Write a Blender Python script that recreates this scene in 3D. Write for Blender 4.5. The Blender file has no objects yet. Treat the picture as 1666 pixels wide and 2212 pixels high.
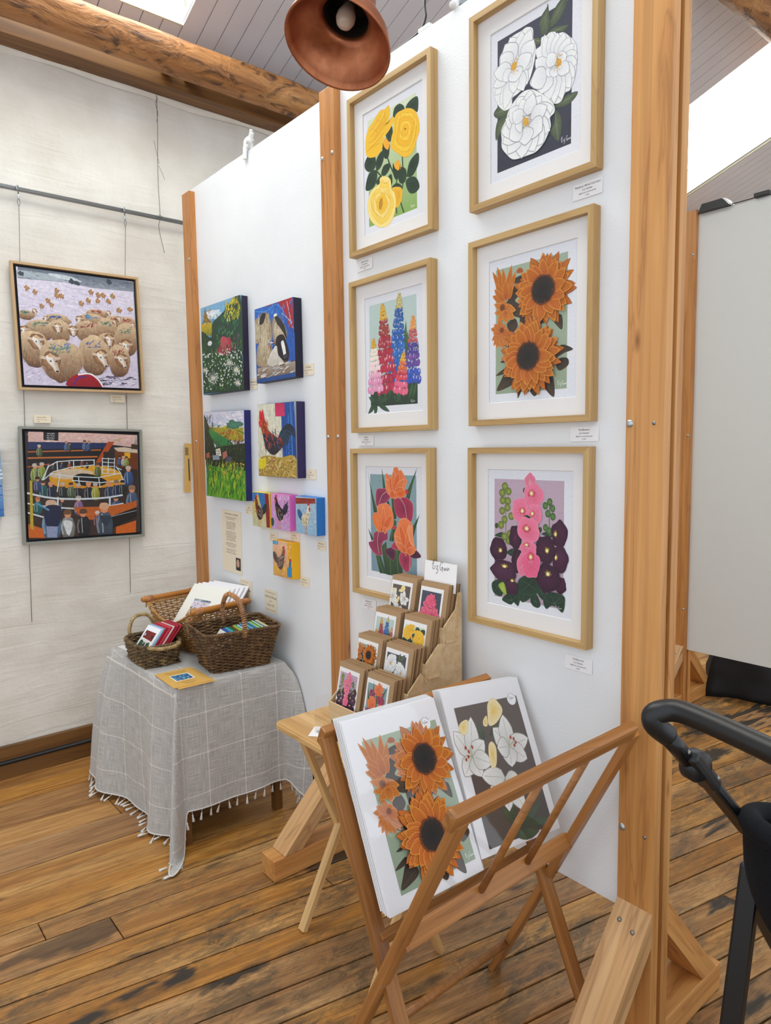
import bpy, bmesh, math, random
from mathutils import Vector, Matrix, Euler, noise as mnoise
random.seed(7)
S = bpy.context.scene
C = S.collection
V = Vector
# ---------------- camera, world, lights, exposure ----------------
cd = bpy.data.cameras.new('camera'); cam = bpy.data.objects.new('camera', cd); C.objects.link(cam)
cd.sensor_fit = 'HORIZONTAL'; cd.sensor_width = 36.0; cd.lens = 36.0*1496.89/1666.0
cd.clip_start = .02; cd.clip_end = 60
Fw = V((-0.76463091, 0.63763969, -0.09356924)); Rt = V((0.64136181, 0.76712068, -0.01344968)); Up = V((-0.06320285, 0.07029578, 0.99552192))
cam.matrix_world = Matrix(((Rt.x, Up.x, -Fw.x, 0), (Rt.y, Up.y, -Fw.y, -1.53), (Rt.z, Up.z, -Fw.z, 1.54), (0, 0, 0, 1)))
S.camera = cam
w = bpy.data.worlds.new('room_light'); S.world = w; w.use_nodes = True
bg = w.node_tree.nodes['Background']; bg.inputs[0].default_value = (0.86, 0.93, 1.0, 1); bg.inputs[1].default_value = 1.35
SKY = 7.8      # brightness of the skylight glazing
S.view_settings.view_transform = 'Standard'; S.view_settings.look = 'None'
S.view_settings.gamma = 1; S.view_settings.use_curve_mapping = False
S.view_settings.exposure = 0.08

# ---------------- helpers ----------------
def lin(c):
    if isinstance(c, str):
        c = [int(c[i:i+2], 16)/255 for i in (0, 2, 4)]
    return tuple((x/12.92 if x <= .04045 else ((x+.055)/1.055)**2.4) for x in c[:3])
def rgba(c): return lin(c) + (1,)
MATS = {}
class NT:
    def __init__(s, name):
        m = bpy.data.materials.new(name); m.use_nodes = True; s.m = m; s.t = m.node_tree
        s.b = s.t.nodes['Principled BSDF']; MATS[name] = m
    def n(s, typ, **k):
        x = s.t.nodes.new('ShaderNode'+typ)
        for a, v in k.items():
            if a[0] == 'i': x.inputs[int(a[1:])].default_value = v
            else: setattr(x, a, v)
        return x
    def l(s, a, b): s.t.links.new(a, b)
    def set(s, **k):
        for a, v in k.items(): s.b.inputs[a.replace('_', ' ')].default_value = v
    def ramp(s, fac, stops):
        r = s.n('ValToRGB'); e = r.color_ramp.elements
        while len(e) < len(stops): e.new(.5)
        for q, (p, c) in zip(e, stops): q.position = p; q.color = c if len(c) == 4 else c+(1,)
        s.l(fac, r.inputs[0]); return r.outputs[0]
    def mix(s, fac, a, b, mode='MIX'):
        m = s.n('Mix', data_type='RGBA', blend_type=mode)
        for i, v in ((0, fac), (6, a), (7, b)):
            if hasattr(v, 'is_linked'): s.l(v, m.inputs[i])
            else: m.inputs[i].default_value = v
        return m.outputs[2]
    def math(s, op, a, b=0.0, c=None):
        m = s.n('Math', operation=op)
        for i, v in enumerate((a, b) if c is None else (a, b, c)):
            if hasattr(v, 'is_linked'): s.l(v, m.inputs[i])
            else: m.inputs[i].default_value = v
        return m.outputs[0]
    def coords(s, scale, out='Object', rand=True, rot=(0, 0, 0)):
        src = s.n('NewGeometry').outputs[0] if out == 'Position' else s.n('TexCoord').outputs[out]
        if rand:
            oi = s.n('ObjectInfo'); a = s.n('VectorMath', operation='SCALE', i0=(37, 91, 53)); s.l(oi.outputs['Random'], a.inputs['Scale'])
            ad = s.n('VectorMath', operation='ADD'); s.l(src, ad.inputs[0]); s.l(a.outputs[0], ad.inputs[1]); src = ad.outputs[0]
        mp = s.n('Mapping'); mp.inputs['Scale'].default_value = scale; mp.inputs['Rotation'].default_value = rot; s.l(src, mp.inputs[0]); return mp.outputs[0]
    def noise(s, vec, scale=1, detail=4, rough=.55, dist=0):
        x = s.n('TexNoise'); x.inputs['Scale'].default_value = scale; x.inputs['Detail'].default_value = detail
        x.inputs['Roughness'].default_value = rough; x.inputs['Distortion'].default_value = dist; s.l(vec, x.inputs[0]); return x.outputs[0]
    def bump(s, h, strength=.3, dist=.002, prev=None):
        b = s.n('Bump'); b.inputs['Strength'].default_value = strength; b.inputs['Distance'].default_value = dist; s.l(h, b.inputs['Height'])
        if prev: s.l(prev, b.inputs['Normal'])
        s.l(b.outputs[0], s.b.inputs['Normal']); return b.outputs[0]
    def col(s, c): s.l(c, s.b.inputs['Base Color'])

def plain(name, c, rough=.6, metal=0, **k):
    t = NT(name); t.set(Base_Color=rgba(c), Roughness=rough, Metallic=metal, **k); return t.m
def wood(name, light, mid, dark, rough=.5, fine=60, knots=.06, vary=.25):
    t = NT(name); v = t.coords((1.3, 16, 16)); n1 = t.noise(v, 1.0, 3, .5, 1.2)
    v2 = t.coords((3, fine*2, fine*2)); n2 = t.noise(v2, 1.0, 3, .6)
    c = t.ramp(n1, [(.3, rgba(mid)), (.62, rgba(light))])
    n4 = t.noise(t.coords((1.1, fine, fine)), 1.0, 2, .5, .6); c = t.mix(t.math('MULTIPLY', t.ramp(n4, [(.46, (0, 0, 0)), (.62, (1, 1, 1))]), .28), c, rgba(dark))
    c = t.mix(t.math('MULTIPLY', t.ramp(n2, [(.45, (0, 0, 0)), (.75, (1, 1, 1))]), .45), c, rgba(mid))
    c = t.mix(t.math('MULTIPLY', t.ramp(n1, [(.40, (0, 0, 0)), (.43, (1, 1, 1)), (.46, (0, 0, 0))]), .35), c, rgba(dark))
    if knots:
        vo = t.n('TexVoronoi'); vo.inputs['Scale'].default_value = 1; t.l(t.coords((2.6, 9, 9)), vo.inputs[0])
        c = t.mix(t.ramp(vo.outputs[0], [(knots*.4, (.85, .85, .85)), (knots*1.8, (0, 0, 0))]), c, rgba(dark))
    oi = t.n('ObjectInfo'); k = t.math('MULTIPLY_ADD', oi.outputs['Random'], vary, 1-vary/2)
    hs = t.n('HueSaturation'); t.l(k, hs.inputs['Value']); t.l(c, hs.inputs['Color'])
    t.col(hs.outputs[0]); t.set(Roughness=rough); t.bump(n2, .12, .001); return t.m

def mesh(name, v, f, smooth=False):
    m = bpy.data.meshes.new(name); m.from_pydata([tuple(p) for p in v], [], f); m.update()
    if smooth: m.shade_smooth()
    return m
def link(name, data, parent=None, M=None):
    o = bpy.data.objects.new(name, data); C.objects.link(o)
    if M is not None: o.matrix_basis = M
    if parent is not None:
        o.parent = parent; o.matrix_parent_inverse = parent.matrix_basis.inverted()
    return o
def mobj(name, v, f, mat, parent=None, M=None, smooth=False):
    m = mesh(name, v, f, smooth); m.materials.append(MATS[mat]); return link(name, m, parent, M)
def tag(o, label=None, cat=None, group=None, kind=None):
    for k, x in (('label', label), ('category', cat), ('group', group), ('kind', kind)):
        if x: o[k] = x
    return o
def thing(name, loc, label, cat, group=None):
    return tag(link(name, None, None, Matrix.Translation(loc)), label, cat, group)
_bc = {}
def boxmesh(name, sx, sy, sz, mat, bev):
    key = (name, round(sx, 4), round(sy, 4), round(sz, 4), mat, bev)
    if key not in _bc:
        bm = bmesh.new(); bmesh.ops.create_cube(bm, size=1); bmesh.ops.scale(bm, vec=(sx, sy, sz), verts=bm.verts)
        if bev: bmesh.ops.bevel(bm, geom=bm.edges[:], offset=min(bev, .45*min(sx, sy, sz)), segments=2, affect='EDGES', profile=.6)
        m = bpy.data.meshes.new(name); bm.to_mesh(m); bm.free(); m.materials.append(MATS[mat]); _bc[key] = m
    return _bc[key]
def box(name, c, s, mat, parent=None, rot=None, bev=.0015):
    M = Matrix.Translation(c)
    if rot is not None: M = M @ (rot.to_4x4() if isinstance(rot, Matrix) else Euler(rot).to_matrix().to_4x4())
    return link(name, boxmesh(name, *s, mat, bev), parent, M)
def basis(d, up=(0, 0, 1)):
    x = V(d).normalized(); u = V(up)
    if abs(x.dot(u)) > .999: u = V((0, 1, 0))
    y = u.cross(x).normalized(); z = x.cross(y)
    return Matrix((x, y, z)).transposed()
def beam(name, p0, p1, w, h, mat, parent=None, up=(0, 0, 1), bev=.002):
    p0, p1 = V(p0), V(p1)
    return link(name, boxmesh(name, (p1-p0).length, w, h, mat, bev), parent, Matrix.Translation((p0+p1)/2) @ basis(p1-p0, up).to_4x4())
def tube(pts, r, seg=8, closed=False, sq=1.0):
    pts = [V(p) for p in pts]; n = len(pts); vs = []; fs = []
    rr = r if isinstance(r, (list, tuple)) else [r]*n
    tang = []
    for i in range(n):
        a = pts[(i-1) % n] if (closed or i) else pts[0]; b = pts[(i+1) % n] if (closed or i < n-1) else pts[-1]
        t = b-a; tang.append(t.normalized() if t.length > 1e-9 else V((0, 0, 1)))
    u = V((0, 0, 1)) if abs(tang[0].z) < .9 else V((1, 0, 0))
    u = (u-tang[0]*u.dot(tang[0])).normalized()
    for i in range(n):
        u = u-tang[i]*u.dot(tang[i]); u.normalize(); w_ = tang[i].cross(u)
        for k in range(seg):
            a = 2*math.pi*k/seg; vs.append(pts[i]+u*(math.cos(a)*rr[i])+w_*(math.sin(a)*rr[i]*sq))
    for i in range(n if closed else n-1):
        for k in range(seg):
            a = i*seg+k; b = i*seg+(k+1) % seg; j = (i+1) % n
            fs.append((a, b, j*seg+(k+1) % seg, j*seg+k))
    if not closed: fs.append(tuple(range(seg))[::-1]); fs.append(tuple((n-1)*seg+k for k in range(seg)))
    return vs, fs
def lathe(prof, seg=40, cap=False):
    vs = []; fs = []
    for (r, z) in prof:
        for k in range(seg): a = 2*math.pi*k/seg; vs.append((r*math.cos(a), r*math.sin(a), z))
    for i in range(len(prof)-1):
        for k in range(seg): fs.append((i*seg+k, i*seg+(k+1) % seg, (i+1)*seg+(k+1) % seg, (i+1)*seg+k))
    if cap: fs.append(tuple(range(seg))[::-1]); fs.append(tuple((len(prof)-1)*seg+k for k in range(seg)))
    return vs, fs
class MB:
    def __init__(s): s.v = []; s.f = []
    def add(s, vf, M=None):
        b = len(s.v); s.v += [(M @ V(p) if M else p) for p in vf[0]]; s.f += [tuple(b+i for i in q) for q in vf[1]]; return s
    def box(s, c, sz, R=None):
        x, y, z = (k/2 for k in sz); vs = [V((a, b, d)) for a in (-x, x) for b in (-y, y) for d in (-z, z)]
        if R: vs = [R @ p for p in vs]
        return s.add(([p+V(c) for p in vs], [(0, 1, 3, 2), (4, 6, 7, 5), (0, 4, 5, 1), (2, 3, 7, 6), (0, 2, 6, 4), (1, 5, 7, 3)]))
    def obj(s, name, mat, parent=None, M=None, smooth=False): return mobj(name, s.v, s.f, mat, parent, M, smooth)
def prism(poly, axis, a, b):   # polygon in the two other axes, extruded along axis from a to b
    n = len(poly); vs = []
    for t in (a, b):
        for (p, q) in poly: vs.append({'x': (t, p, q), 'y': (p, t, q), 'z': (p, q, t)}[axis])
    return vs, [tuple(range(n)), tuple(range(2*n-1, n-1, -1))]+[(i, i+n, (i+1) % n+n, (i+1) % n) for i in range(n)]
def tubeobj(name, pts, r, mat, parent=None, seg=10, closed=False, smooth=True): 
    v, f = tube(pts, r, seg, closed); return mobj(name, v, f, mat, parent, smooth=smooth)
def spline(pts, k=8, closed=False):
    pts = [V(p) for p in pts]; n = len(pts); out = []
    for i in range(n if closed else n-1):
        g = lambda j: pts[j % n] if closed else pts[max(0, min(n-1, j))]
        a, b, c, d = g(i-1), g(i), g(i+1), g(i+2)
        for q in range(k):
            t = q/k; out.append(.5*((2*b)+(c-a)*t+(2*a-5*b+4*c-d)*t*t+(3*b-a-3*c+d)*t**3))
    if not closed: out.append(pts[-1])
    return out
# ---------------- materials ----------------
def mk_plaster():
    t = NT('plaster'); p = t.coords((1, 1, 1), 'Position', False)
    n = t.noise(t.coords((2.2, 2.2, 17), 'Position', False), 1.0, 5, .55, .9); n2 = t.noise(p, 3.2, 4, .5); n3 = t.noise(p, 55, 3, .6)
    c = t.ramp(n2, [(.35, rgba('d9d3c8')), (.65, rgba('e9e5dc'))])
    c = t.mix(t.ramp(n3, [(.70, (0, 0, 0)), (.76, (.35, .35, .35))]), c, rgba('b5afa5')); t.col(c); t.set(Roughness=.85)
    b = t.bump(n, .45, .012); b = t.bump(n2, .5, .03, b); t.bump(n3, .25, .004, b)
mk_plaster()
def mk_panel():
    t = NT('painted_board'); p = t.coords((1, 1, 1), 'Position', False); n = t.noise(p, 170, 3, .6); n2 = t.noise(p, 2.5, 3)
    t.col(t.ramp(n2, [(.3, rgba('e4e6e8')), (.7, rgba('ecedee'))])); t.set(Roughness=.7); t.bump(n, .35, .0015)
    plain('rear_board', 'd6d6d2', .7)
mk_panel()
def mk_ceiling():
    t = NT('ceiling_paint'); p = t.coords((1, 1, 1), 'Position', False); t.col(t.ramp(t.noise(p, 2, 3), [(.3, rgba('cfccd2')), (.7, rgba('dad7dc'))])); t.set(Roughness=.55)
    plain('ceiling_groove', 'c4bebc', .7)
mk_ceiling()
def mk_floor():
    t = NT('floor_wood'); v = t.coords((.9, 11, 1)); n1 = t.noise(v, 1.0, 4, .55, .9)
    n2 = t.noise(t.coords((3.2, 70, 1)), 1.0, 4, .65, .4)
    c = t.ramp(n1, [(.28, rgba('845830')), (.48, rgba('b07e48')), (.7, rgba('c89c64'))])
    c = t.mix(t.math('MULTIPLY', t.ramp(n2, [(.48, (0, 0, 0)), (.72, (1, 1, 1))]), .55), c, rgba('66421f'))
    n4 = t.noise(t.coords((7, 210, 1)), 1.0, 3, .6, .2)
    c = t.mix(t.math('MULTIPLY', t.ramp(n4, [(.50, (0, 0, 0)), (.66, (1, 1, 1))]), .5), c, rgba('5e3a1a'))
    n5 = t.noise(t.coords((2.2, 30, 1)), 1.0, 2, .5, 1.0)
    c = t.mix(t.math('MULTIPLY', t.ramp(n5, [(.47, (0, 0, 0)), (.5, (1, 1, 1)), (.53, (0, 0, 0))]), .4), c, rgba('6e451f'))
    oi = t.n('ObjectInfo')
    hs = t.n('HueSaturation'); t.l(t.math('MULTIPLY_ADD', oi.outputs['Random'], .22, .92), hs.inputs['Value']); t.l(t.math('MULTIPLY_ADD', oi.outputs['Random'], .14, .95), hs.inputs['Saturation']); t.l(c, hs.inputs['Color']); c = hs.outputs[0]
    # knots
    vo = t.n('TexVoronoi'); t.l(t.coords((2.2, 7, 1)), vo.inputs[0]); vo.inputs['Scale'].default_value = 1
    c = t.mix(t.ramp(vo.outputs[0], [(.03, (.9, .9, .9)), (.12, (0, 0, 0))]), c, rgba('4a2a10'))
    # old dirt and scorch marks: more of them on the narrow boards away from the wall
    pos = t.coords((6, 1.5, 1), 'Position', False, (0, 0, math.radians(-11)))
    sep = t.n('SeparateXYZ'); t.l(t.n('NewGeometry').outputs[0], sep.inputs[0])
    mask = t.ramp(t.math('MULTIPLY_ADD', sep.outputs[0], .5, 1.65), [(.26, (0, 0, 0)), (.66, (1, 1, 1))])
    oiv = t.n('ObjectInfo'); off = t.n('VectorMath', operation='SCALE', i0=(3, 7, 5)); t.l(oiv.outputs['Random'], off.inputs['Scale'])
    ad = t.n('VectorMath', operation='ADD'); t.l(pos, ad.inputs[0]); t.l(off.outputs[0], ad.inputs[1])
    st = t.noise(ad.outputs[0], 1.0, 4, .6, .3)
    grey = t.noise(t.coords((3.2, 1.1, 1), 'Position', False, (0, 0, math.radians(-11))), 1.7, 6, .7)
    wear = t.noise(t.coords((30, 9, 1), 'Position', False, (0, 0, math.radians(-11))), 1.0, 5, .75, .8)
    g2 = t.math('MULTIPLY', t.ramp(grey, [(.40, (0, 0, 0)), (.58, (.9, .9, .9))]), mask)
    c = t.mix(t.math('MULTIPLY', g2, t.ramp(wear, [(.38, (0, 0, 0)), (.56, (1, 1, 1))])), c, rgba('5b4a33'))
    scr = t.noise(t.coords((11, 6, 1), 'Position', False, (0, 0, .6)), 1.0, 3, .6, 1.5)
    c = t.mix(t.math('MULTIPLY', t.math('MULTIPLY', t.ramp(scr, [(.492, (0, 0, 0)), (.5, (1, 1, 1)), (.508, (0, 0, 0))]), t.ramp(grey, [(.35, (0, 0, 0)), (.6, (.8, .8, .8))])), mask), c, rgba('3a2a1a'))
    g3 = t.math('MULTIPLY', t.ramp(st, [(.59, (0, 0, 0)), (.635, (.96, .96, .96))]), mask)
    c = t.mix(g3, c, rgba('2c2823'))
    t.col(c); t.l(t.ramp(n2, [(.3, (.34, .34, .34)), (.7, (.55, .55, .55))]), t.b.inputs['Roughness']); t.bump(n2, .2, .001)
    plain('floor_gap', '1a120b', .95)
mk_floor()
wood('pine', 'cf9656', 'be8144', '7f4c20', .45, 50, .05, .12)
wood('pine_orange', 'cb8d50', 'b97a3d', '80491c', .42, 50, .05, .08)
wood('pine_raw', 'd2a878', 'c2935f', '6f4424', .55, 45, .05, .1)
wood('beech', 'a8713c', '915c2c', '66401c', .38, 70, 0, .12)
wood('ash', 'dcb67f', 'c99a5c', '9c6d36', .4, 45, 0, .08)
wood('oak_frame', 'c2a06a', 'b48f57', '957040', .5, 90, 0, .06)
wood('plywood', 'd9bd94', 'cdad80', 'b28f60', .5, 60, 0, .06)
wood('dark_wood', '7c5528', '68431d', '3c2410', .5, 40, .04, .2)
def mk_log():
    t = NT('log_wood'); n1 = t.noise(t.coords((1.2, 9, 9), rand=True), 1.0, 5, .6, 1.0); n2 = t.noise(t.coords((4.2, 8, 8)), 1.3, 5, .65, 1.2)
    c = t.ramp(n1, [(.3, rgba('7d4f27')), (.5, rgba('a87240')), (.7, rgba('c08d57'))])
    c = t.mix(t.ramp(n2, [(.52, (0, 0, 0)), (.64, (.9, .9, .9))]), c, rgba('3d2413'))
    n3 = t.noise(t.coords((5, 46, 46)), 1.0, 4, .6); c = t.mix(t.ramp(n3, [(.5, (0, 0, 0)), (.7, (.5, .5, .5))]), c, rgba('5b3619'))
    t.col(c); t.set(Roughness=.55); b = t.bump(n2, .9, .02); t.bump(n3, .5, .004, b)
mk_log()
def mk_copper():
    t = NT('copper'); n = t.noise(t.coords((1, 1, 1), rand=False), 9, 5, .6, .5); n2 = t.noise(t.coords((1, 1, 1), rand=False), 30, 4, .6)
    t.col(t.ramp(n, [(.3, rgba('8c5138')), (.55, rgba('b06d4a')), (.75, rgba('c4835c'))])); t.set(Metallic=.85)
    t.l(t.ramp(n2, [(.3, (.30, .30, .30)), (.7, (.52, .52, .52))]), t.b.inputs['Roughness']); t.bump(n, .25, .004)
mk_copper()
def mk_cloth():
    t = NT('linen'); uv = t.n('TexCoord').outputs['UV']
    def uvn(s, **k):
        mp = t.n('Mapping'); mp.inputs['Scale'].default_value = s; t.l(uv, mp.inputs[0]); return t.noise(mp.outputs[0], 1.0, 2, .5)
    a = uvn((520, 14, 1)); b = uvn((14, 520, 1)); we = t.math('ADD', a, b)
    c = t.ramp(t.math('MULTIPLY', we, .5), [(.34, rgba('94918d')), (.5, rgba('b4b1ad')), (.66, rgba('d2cfcb'))])
    sep = t.n('SeparateXYZ'); t.l(uv, sep.inputs[0]); G = .158
    def dist(ch, o):
        f = t.math('FRACT', t.math('MULTIPLY_ADD', ch, 1/G, o)); return t.math('MULTIPLY', t.math('ABSOLUTE', t.math('SUBTRACT', f, .5)), G)
    dx = dist(sep.outputs[0], .30); dy = dist(sep.outputs[1], .08)
    ln = t.math('LESS_THAN', t.math('MINIMUM', dx, dy), .0017)
    dm = t.math('LESS_THAN', t.math('ADD', dx, dy), .0085)
    k = t.math('MAXIMUM', ln, dm)
    t.col(t.mix(k, c, rgba('d8d4cc'))); t.set(Roughness=.9, Sheen_Weight=.2)
    b1 = t.bump(we, .25, .001); t.bump(k, .4, .0015, b1)
mk_cloth()
def mk_wick(name, c1, c2, c3):
    t = NT(name); p = t.coords((1, 1, 1), rand=False); n = t.noise(p, 45, 3, .6); n2 = t.noise(p, 9, 2)
    c = t.ramp(n, [(.3, rgba(c1)), (.5, rgba(c2)), (.7, rgba(c3))]); t.col(t.mix(t.ramp(n2, [(.4, (0, 0, 0)), (.6, (.4, .4, .4))]), c, rgba(c1))); t.set(Roughness=.5)
mk_wick('willow_brown', '3c2713', '6b4b28', '937045'); mk_wick('willow_honey', '8a5a28', 'b3803f', 'cfa062')
mk_wick('seagrass', '3a2c1a', '6b5433', '9c8255'); mk_wick('seagrass_handle', '7c6238', 'ab8e5c', 'c9b083'); mk_wick('cane_band', '9a5f33', 'c98f5e', 'e0b084')
wood('dowel', 'b9772f', 'a56726', '7c481a', .4, 60, 0, .1)
def mk_ink():
    for name, rough in (('ink', .75), ('paint', .42)):
        t = NT(name); a = t.n('VertexColor', layer_name='Col'); p = t.coords((1, 1, 1), rand=False); n = t.noise(p, 160 if name == 'ink' else 60, 4, .65)
        k = t.ramp(n, ([(.3, (.93, .93, .93)), (.7, (1.03, 1.03, 1.03))] if name == 'ink' else [(.3, (.82, .82, .82)), (.7, (1.10, 1.10, 1.10))])); t.col(t.mix(1.0, a.outputs[0], k, 'MULTIPLY')); t.set(Roughness=rough)
        if name == 'paint': t.bump(n, .25, .0015)
mk_ink()
plain('mat_board', 'e9e6e4', .8); plain('paper', 'eceaec', .7); plain('paper_edge', 'd6d6d6', .8)
plain('kraft', 'a98760', .8); plain('kraft_edge', '7d5c3a', .85); plain('kraft_yellow', 'd3a654', .75); plain('cream_card', 'eee0c6', .75); plain('white_card', 'f0eeee', .6)
plain('steel', 'b9bcbe', .35, .9); plain('zinc', '9aa0a4', .38, .85); plain('wire', '6d6a66', .4, .7); plain('screw', '8a8a84', .35, .9)
plain('bulb', 'c9b8a8', .25); plain('black_plastic', '141416', .42); plain('black_foam', '101113', .42); plain('black_metal', '101113', .35)
plain('white_plastic', 'e8e8e6', .35); plain('black_bag', '141519', .7); plain('tassel', 'd9d6d0', .9)
plain('black_edge', '14121c', .6); plain('navy_edge', '231a4c', .55); plain('indigo_edge', '20226b', .55); plain('purple_black_edge', '2a1f3c', .55); plain('midnight_edge', '15142e', .55)
plain('pink_edge', 'e86fc0', .5); plain('yellow_edge', 'efd23a', .5); plain('blue_edge', '1f74c4', .5); plain('gold_edge', 'f0b400', .5)
plain('grey_frame', '8d8f86', .55); plain('pale_frame', 'c3a277', .5); plain('dark_inside', '1b1410', .6); plain('socket', '231d1a', .4)
def mk_fabric():
    t = NT('pram_fabric'); n = t.noise(t.coords((1, 1, 1), rand=False), 500, 2); t.col(t.ramp(n, [(.3, rgba('0c0d10')), (.7, rgba('1c1e23'))])); t.set(Roughness=.95, Specular_IOR_Level=.15); t.bump(n, .3, .001)
mk_fabric()
def mk_glass(name, rough, alpha):
    t = NT(name); o = t.t.nodes['Material Output']; tr = t.n('BsdfTransparent'); gl = t.n('BsdfGlossy'); gl.inputs['Roughness'].default_value = rough
    fr = t.n('LayerWeight'); sch = t.math('MULTIPLY_ADD', t.math('POWER', fr.outputs['Facing'], 5.0), .96, .04); mx = t.n('MixShader')
    t.l(t.math('MULTIPLY', sch, alpha), mx.inputs[0]); t.l(tr.outputs[0], mx.inputs[1]); t.l(gl.outputs[0], mx.inputs[2]); t.l(mx.outputs[0], o.inputs['Surface'])
    return t
mk_glass('picture_glass', .02, .45)
t = mk_glass('cellophane', .06, 1.0)
_n = t.noise(t.coords((1, 1, 1), rand=False), 9, 2, .5, 1.6); _b = t.n('Bump'); _b.inputs['Strength'].default_value = .10; _b.inputs['Distance'].default_value = .004; t.l(_n, _b.inputs['Height'])
for _x in t.t.nodes:
    if _x.type == 'BSDF_GLOSSY': t.l(_b.outputs[0], _x.inputs['Normal'])
mk_glass('acrylic', .03, 1.0); mk_glass('card_sleeve', .05, .6)
def mk_sky():
    t = NT('skylight_glazing'); t.set(Base_Color=(.9, .92, .9, 1), Emission_Color=(.97, 1.0, .985, 1), Emission_Strength=SKY)
    plain('skylight_lining', 'dde3cf', .5)
mk_sky()
# ---------------- the room ----------------
KC = .36; ZC = 3.55; XW = -3.6
def ceil(x): return ZC+KC*(x-XW)
YB = 6.2; YF = -4.0
def wall_grid():
    v = []; f = []; ny, nz = 110, 60; y0, y1 = YF, YB; zt = ceil(XW)
    for j in range(nz+1):
        for i in range(ny+1):
            y = y0+(y1-y0)*i/ny; z = zt*j/nz
            d = mnoise.noise((y*1.6, z*1.6, 3))*.008+mnoise.noise((y*5, z*5, 9))*.004
            v.append((XW-.004+d, y, z))
    for j in range(nz):
        for i in range(ny): a = j*(ny+1)+i; f.append((a, a+1, a+ny+2, a+ny+1))
    return v, f
v_, f_ = wall_grid()
wl = tag(mobj('wall_left', v_, f_, 'plaster', smooth=True), kind='structure')
tag(MB().box((-1.0, YB+.05, 2.6), (5.4, .1, 5.2)).obj('wall_back', 'plaster'), kind='structure')
# floor: sub-floor and every board
fl = tag(MB().box((-.9, 1.1, -.06), (5.4, 10.2, .06)).obj('floor', 'floor_gap'), kind='structure')
seams = [-3.60, -3.46, -3.29, -3.08, -2.893, -2.706, -2.489, -2.333, -2.218, -2.072, -1.96, -1.84, -1.728, -1.60]
while seams[-1] < 1.7: seams.append(seams[-1]+random.choice((.098, .105, .112, .12)))
def sang(x): return math.radians(max(0, min(1, (x+3.6)/.35))*4.6 if x < -2.45 else min(12.0, 4.6+(x+2.45)*10.0))
def sx(x0, y): return x0+math.tan(sang(x0))*(y+.5) if x0 > -3.59 else XW
ends0 = {3: [-.60], 4: [-.18], 7: [-1.05], 8: [-.86], 9: [-.2], 5: [.3]}
nb = 0
for i in range(len(seams)-1):
    ys = [YF+.2]+sorted(ends0.get(i, [])+([random.uniform(-1.6, -.2)] if i > 9 and random.random() < .35 else [])+[random.uniform(.6, 2.2), random.uniform(3, 4.6)])+[YB]
    for a, b in zip(ys[:-1], ys[1:]):
        g = .0022 if i < 7 else .0032; h = random.uniform(-.0008, .0008)
        a2, b2 = a+.0015, b-.0015
        q = [(sx(seams[i], a2)+g, a2), (sx(seams[i+1], a2)-g, a2), (sx(seams[i+1], b2)-g, b2), (sx(seams[i], b2)+g, b2)]
        if q[0][0] > 1.75: continue
        cx = sum(p[0] for p in q)/4; cy = (a+b)/2; L = basis((math.tan(sang(seams[i])), 1, 0))
        M = Matrix.Translation((cx, cy, 0)) @ L.to_4x4(); Mi = M.inverted()
        ch = .0022; qt = []
        n = 4
        c0 = V((cx, cy, 0))
        top = [];  mid = []
        for (x, y) in q:
            sxn = 1 if x > cx+math.tan(sang(seams[i]))*(y-cy) else -1; syn = 1 if y > cy else -1
            top.append(Mi @ V((x-sxn*ch, y-syn*ch, h))); mid.append(Mi @ V((x, y, h-.0022)))
        bot = [p+V((0, 0, -.022)) for p in mid]
        vs = top+mid+bot; fs = [(0, 1, 2, 3)]+[(k, k+4, (k+1) % 4+4, (k+1) % 4) for k in range(4)]+[(k+4, k+8, (k+1) % 4+8, (k+1) % 4+4) for k in range(4)]
        mobj('floor_board', vs, fs, 'floor_wood', fl, M); nb += 1
# ceiling: sloping boards with two skylights
sl = math.atan(KC); RS = Matrix.Rotation(-sl, 3, 'Y')
ce = tag(MB().box((-1.05, 1.1, ceil(-1.05)+.10), (5.6, 10.4, .02), RS).obj('ceiling', 'ceiling_groove'), kind='structure')
SK = [(-1.09, .05), (3.45, 4.60)]; SX0, SX1 = -3.40, -.60
XE = 1.6
# the ceiling slab is cut at the skylights: rebuilt as strips between them
def slab(x0, x1, y0, y1, t0, t1):
    m = MB(); vs = []
    for x in (x0, x1):
        for y in (y0, y1):
            for t in (t0, t1): vs.append((x, y, ceil(x)+t))
    return m.add((vs, [(0, 1, 3, 2), (4, 6, 7, 5), (0, 4, 5, 1), (2, 3, 7, 6), (0, 2, 6, 4), (1, 5, 7, 3)]))
cm = MB(); yy = [YF]+[q for s in SK for q in s]+[YB]
for k in range(0, len(yy), 2): cm.add((lambda m: (m.v, m.f))(slab(XW-.02, XE, yy[k], yy[k+1], .014, .05)))
for (a, b) in SK:
    cm.add((lambda m: (m.v, m.f))(slab(XW-.02, SX0, a, b, .014, .05))); cm.add((lambda m: (m.v, m.f))(slab(SX1, XE, a, b, .014, .05)))
ce.data.clear_geometry(); ce.matrix_basis = Matrix(); ce.data.from_pydata([tuple(p) for p in cm.v], [], cm.f); ce.data.update()
BW = .0975
def cboard(x0, x1, y):
    L = (x1-x0)/math.cos(sl); c = V(((x0+x1)/2, y, ceil((x0+x1)/2)+.006))
    link('ceiling_board', boxmesh('ceiling_board', round(L, 3), BW-.0035, .014, 'ceiling_paint', .002), ce, Matrix.Translation(c) @ RS.to_4x4())
y = SK[0][1]+BW/2
while y < YB: 
    ins = any(a-.02 < y < b+.02 for a, b in SK)
    if ins: cboard(XW, SX0, y); cboard(SX1, XE, y)
    else: cboard(XW, XE, y)
    y += BW
y = SK[0][1]-BW/2
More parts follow.
